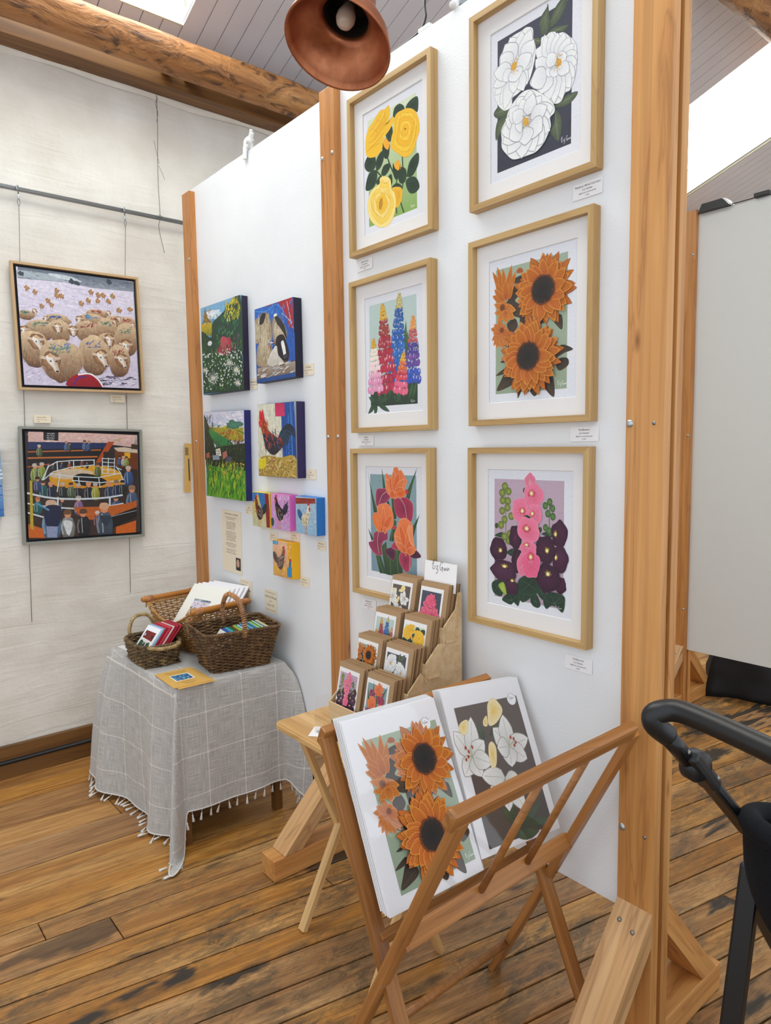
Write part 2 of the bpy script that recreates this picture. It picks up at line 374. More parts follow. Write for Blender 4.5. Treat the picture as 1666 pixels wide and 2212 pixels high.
while y > YF:
    if SK[0][0]-.02 < y < SK[0][1]+.02: cboard(XW, SX0, y); cboard(SX1, XE, y)
    else: cboard(XW, XE, y)
    y -= BW
for i, (a, b) in enumerate(SK):
    D = .20
    wd = tag(slab(SX0, SX1, a, b, D, D+.012).obj('window_%d' % (i+1), 'skylight_glazing'), kind='structure')
    # curved lining of the opening
    for sgn, y0 in ((1, b), (-1, a)):
        v = []; f = []; n = 8
        for k in range(n+1):
            t = k/n; yo = y0+sgn*.02-sgn*.05*(1-math.cos(t*math.pi/2)) ; zo = D*math.sin(t*math.pi/2)
            for x in (SX0, SX1): v.append((x, yo, ceil(x)+zo))
        for k in range(n): f.append((2*k, 2*k+1, 2*k+3, 2*k+2))
        o = mobj('lining', v, f, 'skylight_lining', wd, smooth=True)
        md = o.modifiers.new('t', 'SOLIDIFY'); md.thickness = .01
    for x in (SX0, SX1):
        MB().box((x, (a+b)/2, ceil(x)+D/2+.005), (.012, b-a, D+.02)).obj('lining', 'skylight_lining', wd)
# beams
def log(name, x, z, r, y0, y1, label, seed):
    n = int((y1-y0)/.06); seg = 28; vs = []; fs = []; L = (y1-y0)
    for i in range(n+1):
        t = i/n; y = y0+L*t
        for k in range(seg):
            a = 2*math.pi*k/seg; q = V((y*1.1, math.cos(a)*1.3, math.sin(a)*1.3+seed))
            rr = r*(1+.10*mnoise.noise(q*1.0)+.07*mnoise.noise(q*3.1)+.03*mnoise.noise(q*9))
            vs.append((y-(y0+y1)/2, rr*math.cos(a), rr*math.sin(a)+.012*mnoise.noise((y*.8, seed, 0))))
    for i in range(n):
        for k in range(seg): fs.append((i*seg+k, i*seg+(k+1) % seg, (i+1)*seg+(k+1) % seg, (i+1)*seg+k))
    M = Matrix.Translation((x, (y0+y1)/2, z)) @ Matrix.Rotation(math.pi/2, 4, 'Z')
    o = mobj(name, vs, fs, 'log_wood', None, M, True); return tag(o, label, 'beam')
log('log_beam', -3.30, 3.40, .082, YF, YB, 'rough round log beam running along above the plaster wall', 2.0)
log('log_beam', -1.72, 3.94, .135, YF, YB, 'rough log beam crossing the white ceiling at the top right', 7.0)
wp = tag(beam('wall_plate_beam', (-3.535, YF, 3.385), (-3.535, YB, 3.385), .12, .085, 'dark_wood'), 'flat dark brown timber lying along the top of the plaster wall', 'beam')
for y in (-.02, .10): beam('bracing_block', (-3.50, y, 3.43), (-3.36, y, 3.44), .05, .06, 'dark_wood', wp)
# crumbling mortar lip under the wall plate
v = []; f = []; n = 160
for i in range(n+1):
    y = YF+(YB-YF)*i/n; d = .014+.010*mnoise.noise((y*4, 1, 5)); h = 3.335-.016*mnoise.noise((y*3, 7, 1))
    for (x, z) in ((XW, h-.012), (XW+d, h), (XW+d*1.3, 3.345), (XW, 3.36)): v.append((x, y, z))
for i in range(n):
    for k in range(3): f.append((4*i+k, 4*i+4+k, 4*i+5+k, 4*i+1+k))
tag(mobj('trim_1', v, f, 'plaster', smooth=True), kind='structure')
# skirting: two boards with a pipe between
bb = tag(beam('baseboard_left', (-3.588, YF, .122), (-3.588, YB, .122), .028, .065, 'dark_wood'), kind='structure')
beam('lower_board', (-3.585, YF, .035), (-3.585, YB, .035), .026, .07, 'dark_wood', bb)
tubeobj('heating_pipe', [(-3.575, YF, .080), (-3.575, YB, .080)], .011, 'black_metal', bb, 12)
# ---------------- display partition ----------------
def bolt(parent, p, r=.0075, d=(0, -1, 0), name='bolt'):
    v, f = lathe([(0.0001, .004), (r*.5, .0035), (r*.85, .002), (r, 0), (r, -.002)], 14)
    R = V((0, 0, 1)).rotation_difference(V(d)).to_matrix().to_4x4()
    return mobj(name, v, f, 'steel' if name == 'bolt' else 'screw', parent, Matrix.Translation(p) @ R, True)
ZB, ZT = .355, 2.795
pt = thing('display_partition', (-2.0, 0, 0), 'white painted display partition with pine posts and bolts, hung with flower prints', 'partition')
def board(x0, x1, parent, y=0.009, mat='painted_board'):
    return box('panel_board', ((x0+x1)/2, y, (ZB+ZT)/2), (x1-x0, .018, ZT-ZB), mat, parent, bev=.001)
board(-3.30, -2.10, pt); board(-2.092, -.872, pt)
PF = -.030
def post(parent, x0, x1, mat, ztop, y0=0.0, zlow=0.0, bolts=True, zs=(2.57, 1.58, .587), mat2=None):
    xc = (x0+x1)/2; w_ = x1-x0
    beam('front_batten', (xc, y0-.015, zlow), (xc, y0-.015, ztop), w_, .03, mat, parent, up=(0, -1, 0))
    beam('rear_batten', (xc, y0+.033, zlow), (xc, y0+.033, ztop-.004), w_, .03, mat2 or mat, parent, up=(0, -1, 0))
    if bolts:
        for z in zs:
            for x in (x0+.012, x1-.014): bolt(parent, (x, y0-.030, z+random.uniform(-.004, .004)))
def feet(parent, xc, y0=0.0, w_=.088, mat='pine', rear=True, front=True, h=.078, ln=.355, bt=.37):
    beam('foot_beam', (xc, y0-ln, h/2+.002), (xc, y0+ln, h/2+.002), w_, h, mat, parent, bev=.003)
    for s in ((-1,) if front else ())+((1,) if rear else ()):
        yb = y0+(-.31 if s < 0 else .325); yt = y0+(-.030 if s < 0 else .048)
        # brace: plank cut square against post and foot
        prof = [(yb, h+.004), (yt, bt), (yt, bt-.085), (yb-s*.075, h+.004)]
        v, f = prism(prof, 'x', -w_/2+.0, w_/2)
        L = basis((0, yt-yb, bt-h), (0, s, 1)); M = Matrix.Translation((xc, yb, h)) @ L.to_4x4(); Mi = M.inverted()
        v = [Mi @ V((p[0]+xc, p[1], p[2])) for p in v]
        o = mobj('brace', v, f, 'pine_raw' if s < 0 else mat, parent, M)
        if s < 0:
            d = V((0, yt-yb, bt-h)).normalized(); nrm = V((0, -d.z, d.y))
            for k in (-.022, .018): bolt(o, V((xc+k, yt, bt))-d*(.052+k*.3)+nrm*.0005, .006, nrm, 'screw')
post(pt, -3.319, -3.237, 'pine_orange', 2.775, bolts=False)
for z in (2.46, 1.58, .6): bolt(pt, (-3.262, -.03, z))
post(pt, -2.139, -2.052, 'pine_orange', 2.802)
post(pt, -.9045, -.808, 'pine', 3.03, bolts=False)
for z in (1.587, .588):
    bolt(pt, (-.894, -.03, z), .0095); bolt(pt, (-.833, -.0285, z-.001), .0055, name='screw')
feet(pt, -2.0955); feet(pt, -.856, w_=.094, bt=.40); feet(pt, -3.278, w_=.082)
# rear partition
YR = 2.32
rp = thing('display_partition', (-1.2, YR, 0), 'plain grey-white display partition with a pine post standing behind the first one', 'partition')
box('panel_board', (-.95, YR+.009, (ZB+ZT)/2-.01), (1.93, .018, ZT-ZB), 'rear_board', rp, bev=.001)
post(rp, -2.003, -1.902, 'pine_orange', 2.805, YR, zs=(2.57, 1.58, .587)); feet(rp, -1.955, YR, .09)
post(rp, -.10, 0.0, 'pine_orange', 2.805, YR); feet(rp, -.05, YR, .09)
# things clipped on top of partitions
lp = thing('clip_lamp', (-2.70, .009, ZT), 'small white clip lamp clamped on the top edge of the partition', 'lamp')
for yj, zl in ((-.008, .058), (.026, .050)): box('clamp_jaw', (-2.722, yj, ZT-.004), (.026, .009, zl), 'white_plastic', lp, (0, .12, 0), .003)
tubeobj('spring_loop', spline([(-2.722, -.008, ZT+.020), (-2.720, -.006, ZT+.040), (-2.716, .009, ZT+.056), (-2.720, .024, ZT+.040), (-2.722, .026, ZT+.018)], 5), .0065, 'white_plastic', lp)
tubeobj('arm', spline([(-2.716, .009, ZT+.050), (-2.700, .009, ZT+.066), (-2.690, .007, ZT+.080)], 5), .0070, 'white_plastic', lp)
tubeobj('lever', spline([(-2.706, .0, ZT+.010), (-2.680, -.004, ZT+.028), (-2.660, -.006, ZT+.054)], 5), .0075, 'white_plastic', lp)
v, f = lathe([(.0001, .010), (.010, .008), (.013, 0), (.010, -.008), (.0001, -.010)], 16); mobj('knob', v, f, 'white_plastic', lp, Matrix.Translation((-2.682, -.008, ZT+.028)) @ Matrix.Rotation(math.pi/2, 4, 'X'), True)
tubeobj('cable', spline([(-2.70, .022, ZT+.045), (-2.735, .02, ZT+.035), (-2.775, .015, ZT+.005), (-2.86, .012, ZT-.012+.018), (-3.02, .016, ZT+.006), (-3.12, .024, ZT-.03)], 6), .0032, 'white_plastic', lp, 6)
rd = thing('curtain_rod', (-1.50, .02, ZT), 'thin grey metal rod end on top of the partition beside the upper white rose print', 'rod')
tubeobj('shaft', [(-1.495, -.004, ZT+.012), (-1.60, .30, ZT+.21)], .0075, 'zinc', rd); tubeobj('end_cap', [(-1.492, -.010, ZT+.007), (-1.500, .014, ZT+.024)], .0105, 'white_plastic', rd)
cb = thing('electric_cable', (-1.62, .02, ZT), 'dark electric cable hanging down to the partition top behind the copper lamp', 'cable')
tubeobj('cord', spline([(-1.60, .03, ZT+.5), (-1.615, .02, ZT+.22), (-1.63, .012, ZT+.09), (-1.625, .01, ZT+.04), (-1.66, .009, ZT+.010), (-1.78, .009, ZT+.006), (-1.86, .012, ZT+.004)], 8), .0035, 'black_plastic', cb, 6)
box('connector', (-1.625, .009, ZT+.008), (.05, .016, .012), 'white_plastic', cb, bev=.002)
bl = thing('flood_lamp', (-1.80, YR, ZT-.01), 'black flood lamp body lying on the top edge of the rear partition', 'lamp')
v, f = prism([(-1.89, ZT-.012), (-1.872, ZT+.028), (-1.765, ZT+.030), (-1.728, ZT-.012)], 'y', YR-.035, YR+.03); mobj('housing', v, f, 'black_plastic', bl)
v, f = prism([(-1.763, ZT+.031), (-1.745, ZT+.026), (-1.720, ZT-.008), (-1.728, ZT-.010)], 'y', YR-.034, YR+.029); mobj('lens', v, f, 'white_plastic', bl)
tubeobj('cable', spline([(-1.905, YR-.01, ZT-.015), (-1.89, YR-.01, ZT-.006), (-1.87, YR, ZT-.004)], 4), .003, 'black_plastic', bl, 6)
bl2 = thing('flood_lamp', (-1.56, YR, ZT-.01), 'small black lamp with a trailing cable at the right on top of the rear partition', 'lamp')
box('housing', (-1.57, YR, ZT+.001), (.075, .05, .022), 'black_plastic', bl2, bev=.004)
tubeobj('cable', spline([(-1.72, YR-.01, ZT-.006), (-1.66, YR-.01, ZT-.006), (-1.60, YR, ZT-.002)], 4), .003, 'black_plastic', bl2, 6)
# dark bag and chair behind
bag = thing('holdall_bag', (-1.74, 2.88, 0), 'crumpled black fabric holdall on the floor behind the rear partition', 'bag')
bm = bmesh.new(); bmesh.ops.create_cube(bm, size=1); bmesh.ops.subdivide_edges(bm, edges=bm.edges[:], cuts=9, use_grid_fill=True)
for q in bm.verts:
    p = q.co.copy(); k = 1-.35*max(0, p.z)*abs(p.x)*2
    q.co = V((p.x*.52*k, p.y*.40*(1-.3*max(0, p.z)), (p.z+.5)*.34*(1-.55*max(0, p.x-.05)*2)))
    q.co += V((mnoise.noise(q.co*7), mnoise.noise(q.co*7+V((9, 0, 0))), mnoise.noise(q.co*7+V((0, 5, 0)))*(1 if p.z > -.45 else 0)))*.035
m = bpy.data.meshes.new('body'); bm.to_mesh(m); bm.free(); m.materials.append(MATS['black_bag']); m.shade_smooth(); link('body', m, bag, Matrix.Translation((-1.74, 2.88, .0)) @ Matrix.Rotation(.35, 4, 'Z'))
tubeobj('strap', spline([(-1.92, 2.74, .25), (-1.86, 2.70, .26), (-1.74, 2.69, .23), (-1.64, 2.72, .20)], 6), .010, 'black_bag', bag, 6)
DX, DY = -1.36, 3.50
st = thing('wooden_stool', (DX, DY, 0), 'low wooden stool partly seen under the rear partition at the right', 'stool')
for dx, dy in ((-.15, -.13), (.15, -.13), (-.15, .13), (.15, .13)): beam('leg', (DX+dx, DY+dy, 0), (DX+dx, DY+dy, .34), .035, .035, 'pine_orange', st)
for z in (.12, .27): beam('rail', (DX-.15, DY-.13, z), (DX+.15, DY-.13, z), .02, .035, 'pine_orange', st)
beam('rail', (DX-.15, DY-.13, .17), (DX-.15, DY+.13, .17), .02, .035, 'pine_orange', st)
box('seat', (DX, DY, .355), (.36, .32, .03), 'pine_orange', st, bev=.006)
# ---------------- flat artwork: layered colour shapes on paper, drawn in units of 1/1000 of the picture height ----------------
ART = {}
_tc = {}
def text_mesh(s):
    if s not in _tc:
        cu = bpy.data.curves.new('t', 'FONT'); cu.body = s; cu.align_x = 'CENTER'; cu.size = 1; cu.resolution_u = 2
        o = bpy.data.objects.new('t', cu); C.objects.link(o); bpy.context.view_layer.update()
        m = bpy.data.meshes.new_from_object(o.evaluated_get(bpy.context.evaluated_depsgraph_get()))
        _tc[s] = ([(p.co.x, p.co.y) for p in m.vertices], [tuple(p.vertices) for p in m.polygons])
        bpy.data.objects.remove(o); bpy.data.curves.remove(cu); bpy.data.meshes.remove(m)
    return _tc[s]
def cmix(a, b, t):
    a, b = lin(a) if isinstance(a, str) else a, lin(b) if isinstance(b, str) else b
    return tuple(x*(1-t)+y*t for x, y in zip(a, b))
class Art:
    def __init__(s, ops, seed=1):
        s.P = []; s.r = random.Random(seed)
        for o in ops: getattr(s, o[0])(*o[1:])
    def raw(s, v, f, cols): s.P.append((v, f, cols))
    def pts(s, a): return [V((a[i], a[i+1])) for i in range(0, len(a), 2)]
    def curve(s, p, k=4, closed=True):
        q = spline([(x[0], x[1], 0) for x in p], k, closed); return [V((x.x, x.y)) for x in q]
    def poly(s, a, c, smooth=1, c2=None, ol=None, ow=1.5):   # c2: colour at the lower end
        p = s.pts(a) if not isinstance(a[0], Vector) else a
        if smooth: p = s.curve(p)
        lo = min(q.y for q in p); hi = max(q.y for q in p); ca = lin(c) if isinstance(c, str) else c
        s.raw(p, [tuple(range(len(p)))], [cmix(ca, c2, (hi-q.y)/max(1e-6, hi-lo)) if c2 else ca for q in p])
        if ol: s.line(p+[p[0]], ow, ol, 0)
    def blob(s, a, c, cc, ol=None, ow=1.5):     # fan: centre colour cc
        p = s.pts(a) if not isinstance(a[0], Vector) else a
        p = s.curve(p); n = len(p); m = sum(p, V((0, 0)))/n
        s.raw([m]+p, [(0, i+1, (i+1) % n+1) for i in range(n)], [lin(cc) if isinstance(cc, str) else cc]+[lin(c) if isinstance(c, str) else c]*n)
        if ol: s.line(p+[p[0]], ow, ol, 0)
    def ell(s, x, y, rx, ry, c, cc=None, ang=0, ol=None, wob=0, n=18):
        a = math.radians(ang); p = []
        for i in range(n):
            t = 2*math.pi*i/n; k = 1+wob*s.r.uniform(-1, 1); u, v = rx*k*math.cos(t), ry*k*math.sin(t)
            p.append(V((x+u*math.cos(a)-v*math.sin(a), y+u*math.sin(a)+v*math.cos(a))))
        if wob: p = s.curve(p, 3)
        n = len(p); m = V((x, y)); c_ = lin(c) if isinstance(c, str) else c
        s.raw([m]+p, [(0, i+1, (i+1) % n+1) for i in range(n)], [(lin(cc) if isinstance(cc, str) else cc) if cc else c_]+[c_]*n)
        if ol: s.line(p+[p[0]], 1.4, ol, 0)
    def line(s, a, w, c, smooth=1, w2=None):
        p = s.pts(a) if not isinstance(a[0], Vector) else a
        if smooth and len(p) > 2: p = s.curve(p, 4, False)
        n = len(p); v = []
        for i in range(n):
            d = p[min(n-1, i+1)]-p[max(0, i-1)]; d = d.normalized() if d.length > 1e-9 else V((1, 0)); k = w if w2 is None else w+(w2-w)*i/max(1, n-1)
            q = V((-d.y, d.x))*k*.5; v += [p[i]+q, p[i]-q]
        s.raw(v, [(2*i, 2*i+1, 2*i+3, 2*i+2) for i in range(n-1)], [lin(c) if isinstance(c, str) else c]*len(v))
    def petal(s, bx, by, tx, ty, w, c1, c2, ol=None, sh=.62, veins=0, vc=None, wob=.06):
        b, t = V((bx, by)), V((tx, ty)); d = t-b; L = d.length
        if L < 1e-6: return
        d /= L; q = V((-d.y, d.x)); n = 7; le = []; ri = []
        for i in range(1, n):
            k = i/n; pr = (math.sin(math.pi*k**sh))**.75 if sh != .5 else math.sin(math.pi*k)
            le.append((k, q*(w*.5*pr*(1+wob*s.r.uniform(-1, 1))))); ri.append((k, -q*(w*.5*pr*(1+wob*s.r.uniform(-1, 1)))))
        p = [b]+[b+d*(L*k)+o for k, o in le]+[t]+[b+d*(L*k)+o for k, o in ri[::-1]]
        ks = [0]+[k for k, o in le]+[1]+[k for k, o in ri[::-1]]
        s.raw(p, [tuple(range(len(p)))], [cmix(c1, c2, k) for k in ks])
        for j in range(veins):
            o = ((j+.5)/veins-.5)*w*.55; s.line([b+d*(L*.12)+q*o*.5, b+d*(L*.5)+q*o*1.15, b+d*(L*.86)+q*o*.55], max(.8, w*.03), vc or c1, 1)
        if ol: s.line(p+[p[0]], max(1.0, w*.035), ol, 0)
    def sun(s, x, y, rd, R, seed, n=22):
        s.r = random.Random(seed)
        for ring, (k, m) in enumerate(((1.0, n), (.93, n), (.8, n-4))):
            for i in range(m):
                a = 2*math.pi*(i+.5*ring)/m+s.r.uniform(-.09, .09); L = R*k*s.r.uniform(.9, 1.06); t = s.r.random()
                ca, cb = cmix('a04408', 'b5560f', t), cmix('d07e14', 'd4762a', s.r.random())
                if ring == 0: ca, cb = cmix(ca, '8f3f0c', .4), cmix(cb, 'a85618', .4)
                bx, by = x+math.cos(a)*rd*.7, y+math.sin(a)*rd*.7; bend = s.r.uniform(-.14, .14)
                s.petal(bx, by, x+math.cos(a+bend)*L, y+math.sin(a+bend)*L, R*.32*s.r.uniform(.85, 1.15), ca, cb, 'dd9a48' if ring else '8a3c0c', .7, 4 if ring else 0, '8f3c08')
        s.ell(x, y, rd*1.12, rd*1.12, '6b3312', None, 0, None, .05, 30)
        s.ell(x, y, rd, rd, '2a1f18', '141313', 0, None, .02, 30)
        for i in range(70):
            a = s.r.uniform(0, 6.28); q = rd*s.r.uniform(.8, 1.1); s.line([V((x+math.cos(a)*q, y+math.sin(a)*q)), V((x+math.cos(a)*(q+rd*.13), y+math.sin(a)*(q+rd*.13)))], 1.6, s.r.choice(('3a2216', '8a4a1c', '1d1512')), 0)
    def bloom(s, x, y, rx, ry, seed, c1, c2, ol, rings=((1.0, 9), (.8, 8), (.55, 6)), eye=None, ex=0, ey=0, wf=.75, veins=0, vc=None):
        s.r = random.Random(seed)
        for k, n in rings:
            o = s.r.uniform(0, 6)
            for i in range(n):
                a = o+2*math.pi*i/n+s.r.uniform(-.15, .15); L = k*s.r.uniform(.88, 1.05)
                s.petal(x+ex, y+ey, x+math.cos(a)*rx*L, y+math.sin(a)*ry*L, (rx+ry)*.5*wf*k*s.r.uniform(.85, 1.15), c1, c2, ol, .85, veins, vc)
        if eye:
            s.ell(x+ex, y+ey, rx*.10, ry*.12, eye, None, 0, None, .2, 12)
            for i in range(26): a = s.r.uniform(0, 6.28); q = s.r.uniform(.05, .2); s.ell(x+ex+math.cos(a)*rx*q, y+ey+math.sin(a)*ry*q, 2.6, 2.6, s.r.choice((eye, 'c98a2c', '8f5a1a')), n=5)
    def spike(s, bx, by, tx, ty, w, cols, seed, leafy=0):
        s.r = random.Random(seed); b, t = V((bx, by)), V((tx, ty)); L = (t-b).length; d = (t-b)/L; q = V((-d.y, d.x)); k = 0.0
        s.line([b-d*20, t], w*.08, '3a5a34', 0)
        while k < 1:
            ww = w*(1-k)**.75*.5+w*.06; sz = ww*.62+w*.03; i = min(len(cols)-1, int(k*len(cols))); c, c2 = cols[i]
            for j in (-.92, .92, -.5, .5, -.1, .15):
                p = b+d*(L*k)+q*(j*ww)+d*s.r.uniform(-.2, .2)*sz; e = p-d*sz*.2+q*j*sz*.35
                s.ell(p.x, p.y, sz*.42, sz*.58, cmix(c, c2, s.r.random()*.5), cmix(c, c2, .5+.5*s.r.random()), s.r.uniform(-25, 25), None, 0, 10)
                if s.r.random() < .5: s.ell(p.x-q.x*sz*.1, p.y+sz*.2, sz*.14, sz*.24, cmix(c2, 'ffffff', .35), n=6)
            k += sz*1.05/L
    def holly(s, x, y, rx, ry, seed, c1, c2, ol, eye=None, ex=0, ey=0):
        s.r = random.Random(seed); n = 5
        p = []
        for i in range(20): a = 2*math.pi*i/20; k = 1+.06*math.cos(5*a+seed)+.05*s.r.uniform(-1, 1); p.append(V((x+rx*k*math.cos(a), y+ry*k*math.sin(a))))
        s.blob(p, c2, c1, ol, 2.0)
        for i in range(34):
            a = 2*math.pi*i/34+s.r.uniform(-.05, .05); k = s.r.uniform(.75, .97)
            s.line([V((x+ex*.8, y+ey*.8)), V((x+(ex*.4+rx*k*math.cos(a))*.55, y+(ey*.4+ry*k*math.sin(a))*.55)), V((x+rx*k*math.cos(a), y+ry*k*math.sin(a)))], 1.6, cmix(c2, ol, .7), 1)
        if eye:
            s.ell(x+ex, y+ey, rx*.36, ry*.30, cmix(c1, '000000' if eye != 'f2e2a0' else 'c0103c', .55), None, 0, None, .15)
            for i in range(18): a = i*.35; s.line([V((x+ex, y+ey)), V((x+ex+rx*.34*math.cos(a)*s.r.uniform(.7, 1), y+ey+ry*.30*math.sin(a)*s.r.uniform(.7, 1)))], 4, eye, 0, 1)
            s.ell(x+ex, y+ey-3, rx*.12, ry*.12, 'f6eeb8')
    def dabs(s, x0, y0, x1, y1, n, ln, w, cols, ang, spread, seed):
        s.r = random.Random(seed)
        for i in range(n):
            x, y = s.r.uniform(x0, x1), s.r.uniform(y0, y1); a = math.radians(ang+s.r.uniform(-spread, spread)); l = ln*s.r.uniform(.6, 1.3); k = w*s.r.uniform(.6, 1.3)
            d = V((math.cos(a), math.sin(a)))*l*.5; s.line([V((x, y))-d, V((x, y))+d*.2, V((x, y))+d], k, s.r.choice(cols), 0, k*.4)
    def sheep(s, bx, by, rx, ry, hx, hy, hs, face, mark, seed, back='b98a62'):
        s.r = random.Random(seed); rx *= 1.12; ry *= 1.10; hs *= 1.18
        pts = []
        for i in range(22): a = 2*math.pi*i/22; k = 1+.05*s.r.uniform(-1, 1); pts.append(V((bx+rx*k*math.cos(a)*(1 if math.sin(a) > -.2 else .9), by+ry*k*math.sin(a)*(1 if math.sin(a) > 0 else 1.06))))
        s.poly(pts, cmix(back, 'f0dab4', .6), 1, '5a3826')
        for i in range(int(110+rx*.6)):
            a, k = s.r.uniform(0, 6.28), s.r.random()**.5*.96; x, y = bx+rx*k*math.cos(a), by+ry*k*math.sin(a); t = (y-by)/ry
            cx = cmix(s.r.choice(('8a5c3a', 'b98658', '6b452c', '9c6c44')), 'f0dcb8', max(0, t*.85+.22)*s.r.uniform(.4, 1))
            s.line([V((x, y+ry*.12)), V((x+s.r.uniform(-5, 5)+(x-bx)*.03, y)), V((x+s.r.uniform(-6, 6)+(x-bx)*.08, y-ry*.14))], 3.6, cx, 0, 1.0)
        if mark: s.dabs(bx-rx*.45, by+ry*.35, bx+rx*.45, by+ry*.74, 16, rx*.28, 6, (mark, cmix(mark, '000000', .3)), 25, 50, seed+5)
        f = face*.55
        def H(*q): return [(hx+hs*q[i]) if i % 2 == 0 else hy+hs*q[i] for i in range(len(q))]
        s.ell(hx+hs*f*.1, hy+hs*.1, hs*.95, hs*1.0, '7a5236', cmix(back, 'd8b488', .4), 0, None, .12)
        s.poly(H(-.45, .55, -.85, .62, -1.02, .42, -.75, .30, -.42, .30), 'd9c0ac'); s.poly(H(.45, .55, .85, .62, 1.0, .42, .75, .30, .42, .30), 'cdb29c')
        s.poly(H(-.44, .62, 0, .82, .44, .62, .46+f*.2, .15, .34+f*.7, -.55, .22+f, -1.0, -.16+f, -1.02, -.28+f*.7, -.5, -.44+f*.15, .1), 'f4efe8', 1, 'd6c6b8')
        s.poly(H(.10, .70, .44, .60, .46+f*.2, .15, .34+f*.7, -.55, .22+f, -1.0, .10+f*.8, -.7, .16+f*.3, 0), 'cbb8a8', 1)
        s.ell(hx+hs*(.03+f), hy-hs*.93, hs*.17, hs*.11, '3a3434'); s.ell(hx+hs*(-.24+f*.4), hy+hs*.12, hs*.085, hs*.10, '2a2422'); s.ell(hx+hs*(.30+f*.4), hy+hs*.12, hs*.075, hs*.10, '2a2422')
        s.poly(H(-.3, .62, 0, .98, .3, .62, 0, .5), cmix(back, 'e8cca0', .5))
    def person(s, x, y, h, coat, hair, skin='d08c66'):
        w_ = h*.34
        s.poly([x-w_*.5, y, x+w_*.5, y, x+w_*.62, y+h*.45, x+w_*.35, y+h*.70, x-w_*.35, y+h*.70, x-w_*.62, y+h*.45], coat, 1, cmix(coat, '000000', .55))
        s.line([V((x-w_*.45, y+h*.6)), V((x-w_*.62, y+h*.35)), V((x-w_*.5, y+h*.1))], h*.06, cmix(coat, 'ffffff', .12)); s.line([V((x+w_*.45, y+h*.6)), V((x+w_*.62, y+h*.35)), V((x+w_*.5, y+h*.1))], h*.06, cmix(coat, '000000', .35)); s.line([V((x-w_*.2, y+h*.66)), V((x-w_*.15, y+h*.1))], h*.035, cmix(coat, 'ffffff', .25))
        s.ell(x, y+h*.82, h*.115, h*.14, skin); s.poly([x-h*.12, y+h*.82, x+h*.12, y+h*.82, x+h*.10, y+h*.97, x-h*.10, y+h*.97], hair)
    def hen(s, x, y, sc, face, c, seed):      # c: body, body2, tail, comb
        s.r = random.Random(seed); F = lambda *a: [((x+sc*face*a[i]) if i % 2 == 0 else (y+sc*a[i])) for i in range(len(a))]
        s.poly(F(.35, -.02, .55, .25, .80, .42, .95, .30, .88, .0, .62, -.22, .40, -.22), c[2])
        for k in range(7): s.line(F(.35, -.1, .6, .15+.05*k, .9-.03*k, .40-.12*k), 5, cmix(c[2], '6a8fb5', .5*s.r.random()), 1, 2)
        s.poly(F(-.42, .62, -.30, .72, -.16, .60, .0, .30, .30, .12, .52, -.05, .42, -.42, .12, -.60, -.15, -.42, -.30, -.05, -.38, .3), c[0], 1, c[1])
        for k in range(34):
            u, v = s.r.uniform(-.25, .4), s.r.uniform(-.45, .35)
            if abs(u*.8+v*.5) < .3: s.line(F(u, v, u+.06, v-.07, u+.14, v-.10), 6*sc/100+2, cmix(s.r.choice((c[0], c[1])), s.r.choice(('000000', 'e8a060', 'ffffff')), .35), 1, 1.5)
        s.poly(F(-.36, .70, -.38, .84, -.30, .80, -.26, .88, -.20, .80, -.14, .82, -.18, .68), c[3]); s.poly(F(-.42, .56, -.30, .60, -.28, .38, -.36, .34, -.42, .44), c[3])
        s.poly(F(-.42, .60, -.54, .56, -.42, .52), 'e0b050', 0); s.ell(x-sc*face*.34, y+sc*.63, sc*.03, sc*.03, '1a1210')
        for k in (-.02, .14): s.line(F(k, -.55, k+.02, -.80, k-.02, -.98), sc*.045, 'c9855a', 0); s.line(F(k-.1, -1.0, k, -.97, k+.1, -1.01), sc*.04, 'c9855a', 0)
    def sig(s, x, y, k, c, w=2.2):
        for st in ([0, 30, 6, 48, 10, 50, 4, 20, 6, 12, 12, 14], [16, 14, 18, 28], [20, 36, 21, 38], [24, 26, 34, 28, 26, 14, 36, 14, 32, 0, 24, -6], [62, 40, 52, 46, 46, 26, 52, 12, 60, 24, 54, 24, 62, 24, 60, 6], [68, 24, 72, 12, 76, 24, 80, 14, 86, 26, 90, 14, 96, 26, 100, 18]):
            s.line([V((x+st[i]*k, y+st[i+1]*k)) for i in range(0, len(st), 2)], w, c, 1)
    def text(s, x, y, size, st, c='222222'):
        v, f = text_mesh(st); s.raw([V((x+a*size, y+b*size)) for a, b in v], f, [lin(c)]*len(v))
    def arc(s, st, x, y, R, size, c):
        n = len(st)
        for i, ch in enumerate(st):
            if ch == ' ': continue
            a = math.radians(155-130*i/(n-1)); v, f = text_mesh(ch); k = a-math.pi/2
            s.raw([V((x+R*math.cos(a)+size*(p*math.cos(k)-q*math.sin(k)), y+R*math.sin(a)+size*(p*math.sin(k)+q*math.cos(k)))) for p, q in v], f, [lin(c)]*len(v))
    def clip(s, W):
        out = []
        for v, f, c in s.P:
            if all(0 <= p[0] <= W and 0 <= p[1] <= 1000 for p in v): out.append((v, f, c)); continue
            nv, nf, nc = [], [], []
            for q in f:
                P = [(v[i][0], v[i][1])+tuple(c[i]) for i in q]
                for ax, lim, sg in ((0, 0, 1), (0, W, -1), (1, 0, 1), (1, 1000, -1)):
                    R = []
                    for i in range(len(P)):
                        A, B = P[i-1], P[i]; da, db = (A[ax]-lim)*sg, (B[ax]-lim)*sg
                        if (da < 0) != (db < 0): t = da/(da-db); R.append(tuple(x+(y-x)*t for x, y in zip(A, B)))
                        if db >= 0: R.append(B)
                    P = R
                    if not P: break
                if len(P) > 2: b = len(nv); nv += [V(p[:2]) for p in P]; nc += [p[2:] for p in P]; nf.append(tuple(range(b, b+len(P))))
            if nf: out.append((nv, nf, nc))
        s.P = out
